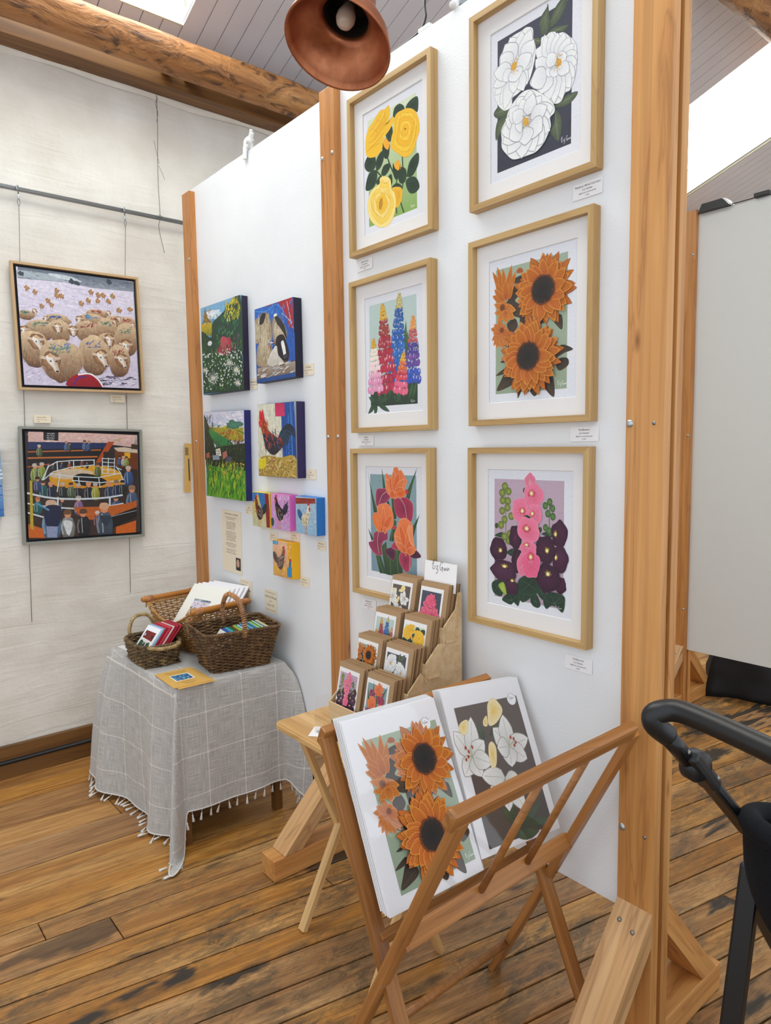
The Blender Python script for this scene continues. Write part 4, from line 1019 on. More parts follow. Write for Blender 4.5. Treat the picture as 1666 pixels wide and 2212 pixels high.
ART['irises'] = [
('poly',[0,0,700,0,700,1000,0,1000],'86a3a8',0,'7794a0'),
('dabs',18,46,682,982,60,34,5,('6d8a92','97b0b2','5f7c86'),50,60,7),
('poly',[-38,1022,-8,917,57,751,115,618,54,604,-2,871],'3c5a38',0,'24402a'),
('poly',[187,1067,225,939,256,806,327,661,289,655,206,856],'3c5a38',0,'24402a'),
('poly',[714,1074,628,852,600,768,547,766,586,872],'3c5a38',0,'24402a'),
('poly',[744,632,685,491,653,412,635,427,652,517],'3c5a38',0,'24402a'),
('poly',[-49,441,47,328,5,318],'3c5a38',0,'24402a'),
('poly',[73,169,153,172,242,-6,134,-10],'3c5a38',0,'24402a'),
('poly',[164,271,246,325,285,-4,228,-10],'3c5a38',0,'24402a'),
('poly',[332,774,392,763,406,570,353,555],'3c5a38',0,'24402a'),
('poly',[364,560,408,541,383,413,360,336,292,337],'3c5a38',0,'24402a'),
('poly',[242,135,336,274,469,259,497,-5,251,-12],'3c5a38',0,'24402a'),
('poly',[430,543,474,568,462,494],'3c5a38',0,'24402a'),
('line',[23,842,90,624],4,'7c9448',0),
('line',[671,967,574,778],4,'7c9448',0),
('line',[103,157,193,-1],4,'7c9448',0),
('line',[353,559,300,180,308,7],4,'7c9448',0),
('line',[403,266,421,15],4,'7c9448',0),
('blob',[87,768,107,845,177,859,257,851,323,787,208,699,103,676],'9a3058','7c2450','ea8a86',3),
('line',[181,784,111,772],4,'7c1f44',0,1),
('line',[181,784,125,830],4,'7c1f44',0,1),
('line',[181,784,178,840],4,'7c1f44',0,1),
('line',[181,784,238,834],4,'7c1f44',0,1),
('line',[181,784,288,786],4,'7c1f44',0,1),
('line',[181,784,201,720],4,'7c1f44',0,1),
('line',[181,784,122,703],4,'7c1f44',0,1),
('line',[257,829,187,788,138,703],5,'e8c0a8'),
('blob',[377,771,456,772,542,785,637,738,652,653,623,556,550,579,442,579,388,643],'a82c52','8c1f4a','ea8a86',3),
('line',[520,675,413,747],4,'7c1f44',0,1),
('line',[520,675,472,747],4,'7c1f44',0,1),
('line',[520,675,537,757],4,'7c1f44',0,1),
('line',[520,675,608,722],4,'7c1f44',0,1),
('line',[520,675,619,658],4,'7c1f44',0,1),
('line',[520,675,598,586],4,'7c1f44',0,1),
('line',[520,675,542,603],4,'7c1f44',0,1),
('line',[520,675,461,603],4,'7c1f44',0,1),
('line',[520,675,421,651],4,'7c1f44',0,1),
('line',[467,772,530,703,560,582],5,'e8c0a8'),
('poly',[543,848,575,868,588,836,564,810],'c0303c',1),
('blob',[248,966,260,1015,305,986,361,988,373,1065,428,1074,452,1041,482,1049,547,978,568,936,533,870,534,797,434,784,368,780,301,797,255,851],'ee8048','e06a30','f8b890',3),
('petal',385,812,256,957,85,'d85a20','f2945c','f7b48a',0.85,4,'c24a16'),
('petal',385,812,310,976,85,'d85a20','ea7638','f7b48a',0.85,4,'c24a16'),
('petal',385,812,374,1050,85,'d85a20','f2945c','f7b48a',0.85,4,'c24a16'),
('petal',385,812,448,1027,85,'d85a20','ea7638','f7b48a',0.85,4,'c24a16'),
('petal',385,812,538,968,85,'d85a20','f2945c','f7b48a',0.85,4,'c24a16'),
('petal',385,812,524,866,85,'d85a20','ea7638','f7b48a',0.85,4,'c24a16'),
('petal',385,812,431,785,85,'d85a20','f2945c','f7b48a',0.85,4,'c24a16'),
('petal',385,812,306,798,85,'d85a20','ea7638','f7b48a',0.85,4,'c24a16'),
('blob',[413,828,468,852,543,848,521,797,467,780,423,792],'e8702c','d85818','f0a070',2),
('blob',[46,390,120,421,248,432,266,350,203,328,164,256,176,187,103,171,8,214,-41,289,35,312],'9c3458','862850','ea8a86',3),
('line',[122,305,65,369],4,'7c1f44',0,1),
('line',[122,305,121,392],4,'7c1f44',0,1),
('line',[122,305,217,401],4,'7c1f44',0,1),
('line',[122,305,231,339],4,'7c1f44',0,1),
('line',[122,305,182,323],4,'7c1f44',0,1),
('line',[122,305,153,268],4,'7c1f44',0,1),
('line',[122,305,163,216],4,'7c1f44',0,1),
('line',[122,305,108,204],4,'7c1f44',0,1),
('line',[122,305,37,237],4,'7c1f44',0,1),
('line',[122,305,0,293],4,'7c1f44',0,1),
('line',[122,305,57,310],4,'7c1f44',0,1),
('line',[126,416,106,311,127,190],5,'e8c0a8'),
('blob',[352,500,407,489,407,467,317,463],'c05048','a83848'),
('blob',[32,558,66,607,107,609,115,678,208,708,299,697,356,611,354,500,262,438,132,419,74,462],'ee8048','e06a30','f8b890',3),
('petal',203,442,43,551,74,'d85a20','f2945c','f7b48a',0.85,4,'c24a16'),
('petal',203,442,113,599,74,'d85a20','ea7638','f7b48a',0.85,4,'c24a16'),
('petal',203,442,208,692,74,'d85a20','f2945c','f7b48a',0.85,4,'c24a16'),
('petal',203,442,347,601,74,'d85a20','ea7638','f7b48a',0.85,4,'c24a16'),
('petal',203,442,259,438,74,'d85a20','f2945c','f7b48a',0.85,4,'c24a16'),
('petal',203,442,82,461,74,'d85a20','ea7638','f7b48a',0.85,4,'c24a16'),
('blob',[32,558,77,608,136,589,181,531,144,429,74,462],'e8702c','ee8040','f4a070',2),
('blob',[219,231,336,274,382,219,358,148,289,169],'5c1f44','401634','c07070',2),
('blob',[323,288,393,341,458,265,358,261],'b8405c','a0304c','e89090',2),
('blob',[457,228,523,250,610,238,620,144,574,61,509,67,443,152],'b53a5c','8f2448','ea8a86',3),
('line',[534,163,477,211],4,'7c1f44',0,1),
('line',[534,163,526,228],4,'7c1f44',0,1),
('line',[534,163,591,219],4,'7c1f44',0,1),
('line',[534,163,598,149],4,'7c1f44',0,1),
('line',[534,163,564,87],4,'7c1f44',0,1),
('line',[534,163,515,91],4,'7c1f44',0,1),
('line',[534,163,466,155],4,'7c1f44',0,1),
('line',[587,235,602,186,590,82],5,'e8c0a8'),
('blob',[606,237,682,283,756,240,733,214,639,203],'57203f','3f1530','a86070',2),
('blob',[370,412,429,491,441,544,528,584,602,556,646,509,649,416,672,317,695,289,608,243,523,248,425,282,382,339],'ee8048','e06a30','f8b890',3),
('petal',555,253,381,402,79,'d85a20','f2945c','f7b48a',0.85,4,'c24a16'),
('petal',555,253,448,526,79,'d85a20','ea7638','f7b48a',0.85,4,'c24a16'),
('petal',555,253,600,538,79,'d85a20','f2945c','f7b48a',0.85,4,'c24a16'),
('petal',555,253,643,406,79,'d85a20','ea7638','f7b48a',0.85,4,'c24a16'),
('petal',555,253,687,287,79,'d85a20','f2945c','f7b48a',0.85,4,'c24a16'),
('petal',555,253,525,249,79,'d85a20','ea7638','f7b48a',0.85,4,'c24a16'),
('petal',555,253,393,333,79,'d85a20','f2945c','f7b48a',0.85,4,'c24a16'),
('blob',[569,474,633,515,649,416,667,324,610,347],'f29a68','ec8248','f8c0a0',2)]
ART['hollyhocks'] = [
('poly',[0,0,700,0,700,1000,0,1000],'bfa7b7',0,'b399ab'),
('dabs',18,53,682,982,60,30,4,('b096a8','cab4c2','a88ea2'),10,40,8),
('blob',[-29,102,28,143,117,141,82,13,-8,27],'21402e','172c22','3f6248',2),
('line',[38,85,-12,97],2.5,'547a58',0,1),
('line',[38,85,30,128],2.5,'547a58',0,1),
('line',[38,85,98,128],2.5,'547a58',0,1),
('line',[38,85,71,31],2.5,'547a58',0,1),
('line',[38,85,3,41],2.5,'547a58',0,1),
('blob',[86,-13,170,56,276,55,259,-46,217,-19,182,-46,124,-37],'21402e','172c22','3f6248',2),
('line',[188,-7,112,-12],2.5,'547a58',0,1),
('line',[188,-7,175,41],2.5,'547a58',0,1),
('line',[188,-7,254,39],2.5,'547a58',0,1),
('line',[188,-7,242,-37],2.5,'547a58',0,1),
('line',[188,-7,210,-16],2.5,'547a58',0,1),
('line',[188,-7,184,-36],2.5,'547a58',0,1),
('line',[188,-7,140,-29],2.5,'547a58',0,1),
('blob',[248,78,318,125,409,120,385,45,297,-6],'21402e','172c22','3f6248',2),
('line',[332,72,269,76],2.5,'547a58',0,1),
('line',[332,72,322,112],2.5,'547a58',0,1),
('line',[332,72,390,108],2.5,'547a58',0,1),
('line',[332,72,372,52],2.5,'547a58',0,1),
('line',[332,72,305,14],2.5,'547a58',0,1),
('blob',[383,35,428,97,485,16,464,-25,408,-16],'21402e','172c22','3f6248',2),
('line',[434,21,396,32],2.5,'547a58',0,1),
('line',[434,21,430,78],2.5,'547a58',0,1),
('line',[434,21,472,18],2.5,'547a58',0,1),
('line',[434,21,457,-13],2.5,'547a58',0,1),
('line',[434,21,414,-7],2.5,'547a58',0,1),
('blob',[428,159,493,142,553,90,549,34,472,68],'21402e','172c22','3f6248',2),
('line',[499,98,446,144],2.5,'547a58',0,1),
('line',[499,98,494,131],2.5,'547a58',0,1),
('line',[499,98,540,92],2.5,'547a58',0,1),
('line',[499,98,536,50],2.5,'547a58',0,1),
('line',[499,98,479,75],2.5,'547a58',0,1),
('blob',[513,39,567,118,700,113,718,55,697,-23,640,8,589,14,542,-20],'21402e','172c22','3f6248',2),
('line',[621,38,540,39],2.5,'547a58',0,1),
('line',[621,38,580,98],2.5,'547a58',0,1),
('line',[621,38,680,94],2.5,'547a58',0,1),
('line',[621,38,694,51],2.5,'547a58',0,1),
('line',[621,38,679,-8],2.5,'547a58',0,1),
('line',[621,38,635,15],2.5,'547a58',0,1),
('line',[621,38,597,20],2.5,'547a58',0,1),
('line',[621,38,562,-5],2.5,'547a58',0,1),
('blob',[268,181,449,251,477,104,274,63],'21402e','172c22','3f6248',2),
('line',[368,150,294,173],2.5,'547a58',0,1),
('line',[368,150,429,226],2.5,'547a58',0,1),
('line',[368,150,450,115],2.5,'547a58',0,1),
('line',[368,150,297,85],2.5,'547a58',0,1),
('blob',[3,520,86,555,98,510],'21402e','172c22','3f6248',2),
('line',[63,528,18,522],2.5,'547a58',0,1),
('line',[63,528,81,548],2.5,'547a58',0,1),
('line',[63,528,89,515],2.5,'547a58',0,1),
('blob',[489,573,551,596,593,556],'21402e','172c22','3f6248',2),
('line',[545,575,503,573],2.5,'547a58',0,1),
('line',[545,575,550,590],2.5,'547a58',0,1),
('line',[545,575,581,561],2.5,'547a58',0,1),
('blob',[134,385,203,429,226,358],'21402e','172c22','3f6248',2),
('line',[188,391,148,386],2.5,'547a58',0,1),
('line',[188,391,199,419],2.5,'547a58',0,1),
('line',[188,391,217,366],2.5,'547a58',0,1),
('line',[124,457,124,696,115,941],9,'6f8a3c'),
('line',[570,563,563,709,567,838],9,'5a7a3c'),
('ell',113,940,32,33,'5c7028','9fae4c',-15,'3a4a1c'),
('line',[104,914,113,963],2,'46581f',0),
('ell',83,885,32,32,'5c7028','9fae4c',0,'3a4a1c'),
('line',[74,859,83,909],2,'46581f',0),
('ell',153,899,31,32,'5c7028','9fae4c',15,'3a4a1c'),
('line',[144,874,153,923],2,'46581f',0),
('ell',90,822,32,33,'5c7028','9fae4c',-15,'3a4a1c'),
('line',[81,796,90,846],2,'46581f',0),
('ell',146,820,31,32,'5c7028','9fae4c',0,'3a4a1c'),
('line',[137,794,146,844],2,'46581f',0),
('ell',84,734,31,32,'5c7028','9fae4c',15,'3a4a1c'),
('line',[74,708,83,758],2,'46581f',0),
('ell',141,765,31,32,'5c7028','9fae4c',-15,'3a4a1c'),
('line',[132,739,141,789],2,'46581f',0),
('ell',110,663,31,33,'5c7028','9fae4c',0,'3a4a1c'),
('line',[100,636,110,687],2,'46581f',0),
('ell',181,695,31,32,'5c7028','9fae4c',15,'3a4a1c'),
('line',[172,669,181,719],2,'46581f',0),
('ell',72,614,32,33,'5c7028','9fae4c',-15,'3a4a1c'),
('line',[63,587,72,638],2,'46581f',0),
('ell',166,546,31,33,'5c7028','9fae4c',0,'3a4a1c'),
('line',[157,519,166,569],2,'46581f',0),
('ell',159,488,31,32,'5c7028','9fae4c',15,'3a4a1c'),
('line',[150,462,159,512],2,'46581f',0),
('ell',110,520,32,32,'5c7028','9fae4c',-15,'3a4a1c'),
('line',[101,494,110,544],2,'46581f',0),
('ell',566,833,25,29,'365a2c','6f9450',-12,'263f1e'),
('line',[562,809,566,857],2,'2c4a22',0),
('ell',524,801,25,29,'365a2c','6f9450',0,'263f1e'),
('line',[519,777,524,825],2,'2c4a22',0),
('ell',593,784,24,30,'365a2c','6f9450',12,'263f1e'),
('line',[588,759,592,807],2,'2c4a22',0),
('ell',550,741,25,30,'365a2c','6f9450',-12,'263f1e'),
('line',[545,716,550,765],2,'2c4a22',0),
('ell',597,720,25,30,'365a2c','6f9450',0,'263f1e'),
('line',[593,695,597,744],2,'2c4a22',0),
('ell',530,627,25,30,'365a2c','6f9450',12,'263f1e'),
('line',[525,602,530,651],2,'2c4a22',0),
('ell',562,605,25,29,'365a2c','6f9450',-12,'263f1e'),
('line',[557,580,561,629],2,'2c4a22',0),
('ell',23,605,19,24,'3f4a28'),
('ell',319,913,17,23,'3f4a28'),
('ell',478,607,17,23,'3f4a28'),
('holly',226,522,66,101,1,'4a1a3c','2e1028','6a3458',None,0,0),
('holly',45,403,92,104,2,'4a1a3c','2e1028','6a3458','e8c040',24,-2),
('holly',249,334,57,102,22,'3a1230','240c20','6a3458',None,0,0),
('holly',105,233,137,92,3,'57244a','36142e','7a4a68','e8c040',12,39),
('holly',182,104,81,65,4,'4a1a3c','2e1028','6a3458','e8c040',19,57),
('blob',[52,104,111,131,141,33,88,53],'8fae3c','b0c850','5a7a28',2),
('holly',659,588,75,104,5,'4a1a3c','35142c','6a3458','e8c040',-33,-1),
('holly',674,186,53,70,8,'4a1a3c','2e1028','6a3458',None,0,0),
('holly',671,393,72,109,6,'55204a','33122c','6a3458','e8c040',-38,12),
('holly',532,453,99,114,7,'4a1a3c','2e1028','6a3458','e8c040',19,-3),
('holly',560,231,119,118,9,'4c1440','2a0c26','6a3458','e8c040',3,35),
('holly',306,304,58,94,10,'e2507c','ee7fa0','f6b0c4',None,0,0),
('holly',373,977,54,77,11,'d8506c','ee7fa0','f6b0c4',None,0,0),
('holly',411,873,95,103,12,'e2507c','ee7fa0','f6b0c4','f2e2a0',-19,21),
('holly',429,725,67,83,14,'e2507c','ee7fa0','f6b0c4','f2e2a0',-27,7),
('holly',281,751,86,105,13,'e2507c','ee7fa0','f6b0c4','f2e2a0',22,-3),
('poly',[314,700,358,716,411,676,370,677],'22361f'),
('holly',365,593,110,106,15,'e2507c','ee7fa0','f6b0c4','f2e2a0',-15,16),
('holly',366,446,84,65,16,'dc3c70','ee7fa0','f6b0c4','f2e2a0',-15,30),
('holly',392,324,93,112,17,'e03a70','ec6490','f6b0c4','f2e2a0',4,58),
('sig',630,-7,0.6,'d8d0d8',2)]
ART['lilies'] = [
('poly',[0,0,700,0,700,1000,0,1000],'5f514a',0,'4e453f'),
('dabs',25,25,675,975,60,40,6,('6e5f55','4a403a','57504a'),30,70,9),
('petal',298,51,550,249,72,'2f4030','4c5f40','27352a',0.5),
('petal',318,43,643,185,65,'2f4030','4c5f40','27352a',0.5),
('petal',285,71,340,272,65,'2f4030','4c5f40','27352a',0.5),
('petal',359,75,721,42,62,'2f4030','4c5f40','27352a',0.5),
('petal',318,90,225,233,66,'2f4030','4c5f40','27352a',0.5),
('petal',305,17,539,-6,72,'2f4030','4c5f40','27352a',0.5),
('petal',252,99,399,-33,65,'2f4030','4c5f40','27352a',0.5),
('petal',226,712,198,852,56,'2f4030','4c5f40','27352a',0.5),
('petal',287,744,421,823,45,'2f4030','4c5f40','27352a',0.5),
('petal',334,426,104,267,149,'d4d3cc','f3f1ee','9a978e',0.8,1,'b9b6a8'),
('petal',334,426,287,191,149,'d4d3cc','f3f1ee','9a978e',0.8,1,'b9b6a8'),
('petal',334,426,469,144,149,'d4d3cc','f3f1ee','9a978e',0.8,1,'b9b6a8'),
('petal',334,426,494,333,149,'d4d3cc','f3f1ee','9a978e',0.8,1,'b9b6a8'),
('petal',334,426,97,488,149,'d4d3cc','f3f1ee','9a978e',0.8,1,'b9b6a8'),
('petal',63,633,-64,838,144,'d4d3cc','f3f1ee','9a978e',0.8,1,'b9b6a8'),
('petal',63,633,146,913,144,'d4d3cc','f3f1ee','9a978e',0.8,1,'b9b6a8'),
('petal',63,633,219,723,144,'d4d3cc','f3f1ee','9a978e',0.8,1,'b9b6a8'),
('petal',63,633,-58,512,144,'d4d3cc','f3f1ee','9a978e',0.8,1,'b9b6a8'),
('petal',63,633,103,478,144,'d4d3cc','f3f1ee','9a978e',0.8,1,'b9b6a8'),
('petal',63,633,239,546,144,'d4d3cc','f3f1ee','9a978e',0.8,1,'b9b6a8'),
('line',[63,633,14,704],2.5,'c8cfa0',0),
('ell',14,704,10,14,'a8482c'),
('line',[63,633,37,673],2.5,'c8cfa0',0),
('ell',37,673,10,14,'a8482c'),
('line',[63,633,21,638],2.5,'c8cfa0',0),
('ell',21,638,10,14,'a8482c'),
('line',[63,633,82,699],2.5,'c8cfa0',0),
('ell',82,699,10,14,'a8482c'),
('line',[63,633,-7,623],2.5,'c8cfa0',0),
('ell',-7,623,10,13,'a8482c'),
('petal',462,634,344,798,156,'d4d3cc','f3f1ee','9a978e',0.8,1,'b9b6a8'),
('petal',462,634,485,878,156,'d4d3cc','f3f1ee','9a978e',0.8,1,'b9b6a8'),
('petal',462,634,696,659,156,'d4d3cc','f3f1ee','9a978e',0.8,1,'b9b6a8'),
('petal',462,634,624,509,156,'d4d3cc','f3f1ee','9a978e',0.8,1,'b9b6a8'),
('petal',462,634,436,484,156,'d4d3cc','f3f1ee','9a978e',0.8,1,'b9b6a8'),
('petal',462,634,335,647,156,'d4d3cc','f3f1ee','9a978e',0.8,1,'b9b6a8'),
('line',[462,634,535,680],2.5,'c8cfa0',0),
('ell',535,680,12,15,'a8482c'),
('line',[462,634,546,651],2.5,'c8cfa0',0),
('ell',546,651,11,15,'a8482c'),
('line',[462,634,506,697],2.5,'c8cfa0',0),
('ell',506,697,11,15,'a8482c'),
('line',[462,634,524,632],2.5,'c8cfa0',0),
('ell',524,632,11,15,'a8482c'),
('blob',[359,985,428,1014,474,981,498,905,400,829,312,820,326,900],'f4e6b8','ecc860','b89a50',2),
('line',[359,985,498,905],2,'cfae5c',0),
('blob',[0,860,48,894,107,891,62,801,9,806],'f4e6b8','ecc860','b89a50',2),
('line',[0,860,107,891],2,'cfae5c',0),
('blob',[256,687,301,698,321,643,280,533,225,518,223,599],'f4e6b8','ecc860','b89a50',2),
('line',[256,687,280,533],2,'cfae5c',0),
('blob',[263,867,312,896,297,824,256,827],'f4e6b8','ecc860','b89a50',2),
('line',[263,867,297,824],2,'cfae5c',0),
('sig',658,0,0.8,'e0dcd6',2.4)]
ART['peony'] = [
('poly',[0,0,700,0,700,1000,0,1000],'40465a',0,'343a4a'),
('bloom',330,620,300,300,40,'c8385c','ea6f8c','b02c50',((1.0,8),(0.75,7),(0.5,6),(0.28,5)),None,0,0,0.8,0),
('bloom',460,420,280,280,41,'c8385c','ea6f8c','b02c50',((1.0,8),(0.75,7),(0.5,6),(0.28,5)),None,0,0,0.8,0),
('bloom',250,380,270,270,42,'c8385c','ea6f8c','b02c50',((1.0,8),(0.75,7),(0.5,6),(0.28,5)),None,0,0,0.8,0),
('bloom',380,760,200,200,43,'c8385c','ea6f8c','b02c50',((1.0,8),(0.75,7),(0.5,6),(0.28,5)),None,0,0,0.8,0),
('bloom',420,250,220,220,44,'c8385c','ea6f8c','b02c50',((1.0,8),(0.75,7),(0.5,6),(0.28,5)),None,0,0,0.8,0),
('poly',[350,180,420,330,400,200],'3a4a34',1)]
ART['snow_sheep'] = [
('poly',[0,0,1002,0,1002,1000,0,1000],'dcd6e6',0,'cfc6dc'),
('poly',[14,1001,497,1005,1022,996,1018,907,624,896,393,917,8,903],'5f6a78',0,'8f97a4'),
('poly',[12,970,256,970,508,933,421,921,9,917],'a8b4bc',1),
('poly',[256,977,424,977,537,937,338,946],'c9d2d6',1),
('dabs',18,910,984,982,60,46,4,('3d4754','788492','aab2bc','2f3844'),-10,14,1),
('ell',33,945,21,20,'39424c',None,0,None,0.3),
('ell',450,932,24,21,'39424c',None,0,None,0.3),
('ell',493,923,24,21,'39424c',None,0,None,0.3),
('ell',778,970,25,21,'39424c',None,0,None,0.3),
('dabs',18,595,984,878,110,70,6,('efeaf4','c4b8d8','e2dcec','b9acd2'),-8,10,2),
('dabs',18,18,975,151,90,60,8,('f2eef6','bcb0d0','a79cc0','ddd6e8'),15,30,3),
('ell',75,831,20,22,'9a6a44','c09468',0,None,0.25),
('line',[68,815,65,792],3,'7a5034',0),
('line',[82,817,83,795],3,'7a5034',0),
('ell',87,849,8,10,'e2d4c6'),
('ell',138,803,20,21,'9a6a44','c09468',0,None,0.25),
('line',[130,788,128,765],3,'7a5034',0),
('line',[145,790,145,767],3,'7a5034',0),
('ell',150,822,8,10,'e2d4c6'),
('ell',318,834,21,22,'9a6a44','c09468',0,None,0.25),
('line',[310,818,307,795],3,'7a5034',0),
('line',[326,820,326,797],3,'7a5034',0),
('ell',330,853,9,10,'e2d4c6'),
('ell',318,793,22,22,'9a6a44','c09468',0,None,0.25),
('line',[311,778,308,754],3,'7a5034',0),
('line',[326,780,326,756],3,'7a5034',0),
('ell',331,812,8,10,'e2d4c6'),
('ell',355,795,22,22,'9a6a44','c09468',0,None,0.25),
('line',[347,779,345,756],3,'7a5034',0),
('line',[363,781,363,758],3,'7a5034',0),
('ell',367,814,9,10,'e2d4c6'),
('ell',614,858,23,23,'9a6a44','c09468',0,None,0.25),
('line',[606,842,603,817],3,'7a5034',0),
('line',[622,844,623,820],3,'7a5034',0),
('ell',627,877,9,11,'e2d4c6'),
('ell',676,838,23,23,'9a6a44','c09468',0,None,0.25),
('line',[668,822,665,798],3,'7a5034',0),
('line',[684,824,685,800],3,'7a5034',0),
('ell',689,858,9,11,'e2d4c6'),
('ell',723,841,23,23,'9a6a44','c09468',0,None,0.25),
('line',[715,825,712,801],3,'7a5034',0),
('line',[731,827,732,803],3,'7a5034',0),
('ell',736,861,9,11,'e2d4c6'),
('ell',807,844,24,23,'9a6a44','c09468',0,None,0.25),
('line',[799,828,796,803],3,'7a5034',0),
('line',[816,830,816,806],3,'7a5034',0),
('ell',820,864,10,11,'e2d4c6'),
('ell',186,687,21,22,'9a6a44','c09468',0,None,0.25),
('line',[178,672,175,649],3,'7a5034',0),
('line',[193,674,193,651],3,'7a5034',0),
('ell',198,706,8,10,'e2d4c6'),
('ell',237,744,21,22,'9a6a44','c09468',0,None,0.25),
('line',[229,728,226,705],3,'7a5034',0),
('line',[244,730,244,707],3,'7a5034',0),
('ell',249,763,8,10,'e2d4c6'),
('ell',267,708,21,22,'9a6a44','c09468',0,None,0.25),
('line',[259,693,256,669],3,'7a5034',0),
('line',[274,695,274,671],3,'7a5034',0),
('ell',279,727,8,10,'e2d4c6'),
('ell',520,749,22,23,'9a6a44','c09468',0,None,0.25),
('line',[512,733,510,709],3,'7a5034',0),
('line',[528,735,529,711],3,'7a5034',0),
('ell',533,768,9,11,'e2d4c6'),
('ell',584,779,22,23,'9a6a44','c09468',0,None,0.25),
('line',[575,763,573,739],3,'7a5034',0),
('line',[592,765,592,741],3,'7a5034',0),
('ell',596,798,9,11,'e2d4c6'),
('ell',670,786,23,23,'9a6a44','c09468',0,None,0.25),
('line',[662,770,659,746],3,'7a5034',0),
('line',[679,772,679,748],3,'7a5034',0),
('ell',683,806,9,11,'e2d4c6'),
('ell',766,793,23,23,'9a6a44','c09468',0,None,0.25),
('line',[758,777,755,752],3,'7a5034',0),
('line',[775,779,775,755],3,'7a5034',0),
('ell',779,813,10,11,'e2d4c6'),
('ell',858,720,24,23,'9a6a44','c09468',0,None,0.25),
('line',[850,703,847,678],3,'7a5034',0),
('line',[867,705,867,681],3,'7a5034',0),
('ell',872,740,10,11,'e2d4c6'),
('ell',962,739,24,23,'9a6a44','c09468',0,None,0.25),
('line',[953,723,950,698],3,'7a5034',0),
('line',[971,725,971,700],3,'7a5034',0),
('ell',976,760,10,11,'e2d4c6'),
('sheep',53,600,65,37,122,637,19,1,'1f7a6c',20,'b98a62'),
('sheep',657,667,92,37,756,681,21,1,'a01c30',21,'c99c70'),
('sheep',304,569,106,58,214,578,23,-1,'1c5a9c',22,'a87850'),
('sheep',609,601,121,58,498,597,30,-1,'3a8ac0',23,'b98a62'),
('sheep',821,600,95,62,851,634,25,1,'a01c30',24,'c99c70'),
('sheep',931,588,77,71,979,593,19,1,'a01c30',25,'a87850'),
('sheep',168,483,117,80,32,459,36,-1,'1f7a6c',26,'b98a62'),
('sheep',320,483,89,92,307,508,37,0,None,27,'c99c70'),
('sheep',559,498,106,90,434,491,39,0,'a01c30',28,'a87850'),
('sheep',733,530,86,96,806,606,19,1,'1f7a6c',29,'b98a62'),
('sheep',97,318,117,138,121,370,58,1,None,30,'c99c70'),
('sheep',735,407,93,84,751,432,47,0,None,31,'a87850'),
('sheep',917,462,100,134,902,382,55,0,'1f7a6c',32,'b98a62'),
('sheep',608,290,128,160,664,264,63,1,'2458a8',33,'c99c70'),
('sheep',828,252,95,134,848,253,54,1,'a01c30',34,'a87850'),
('sheep',320,225,169,165,228,204,71,1,'1f7a6c',35,'b98a62'),
('dabs',265,326,390,375,14,40,8,('2a62b0','1f8a7c','3a78c8'),15,40,77),
('dabs',643,18,983,101,40,50,10,('3a3648','6a6280','efeaf4','4a4458'),5,30,31),
('poly',[344,7,391,80,481,122,569,112,641,55,668,-6,489,-6],'a81828',1,'8a1020'),
('line',[450,106,554,119,627,69,671,-5],14,'f0ecf0'),
('line',[402,10,449,75,523,92],12,'4a2c8c')]
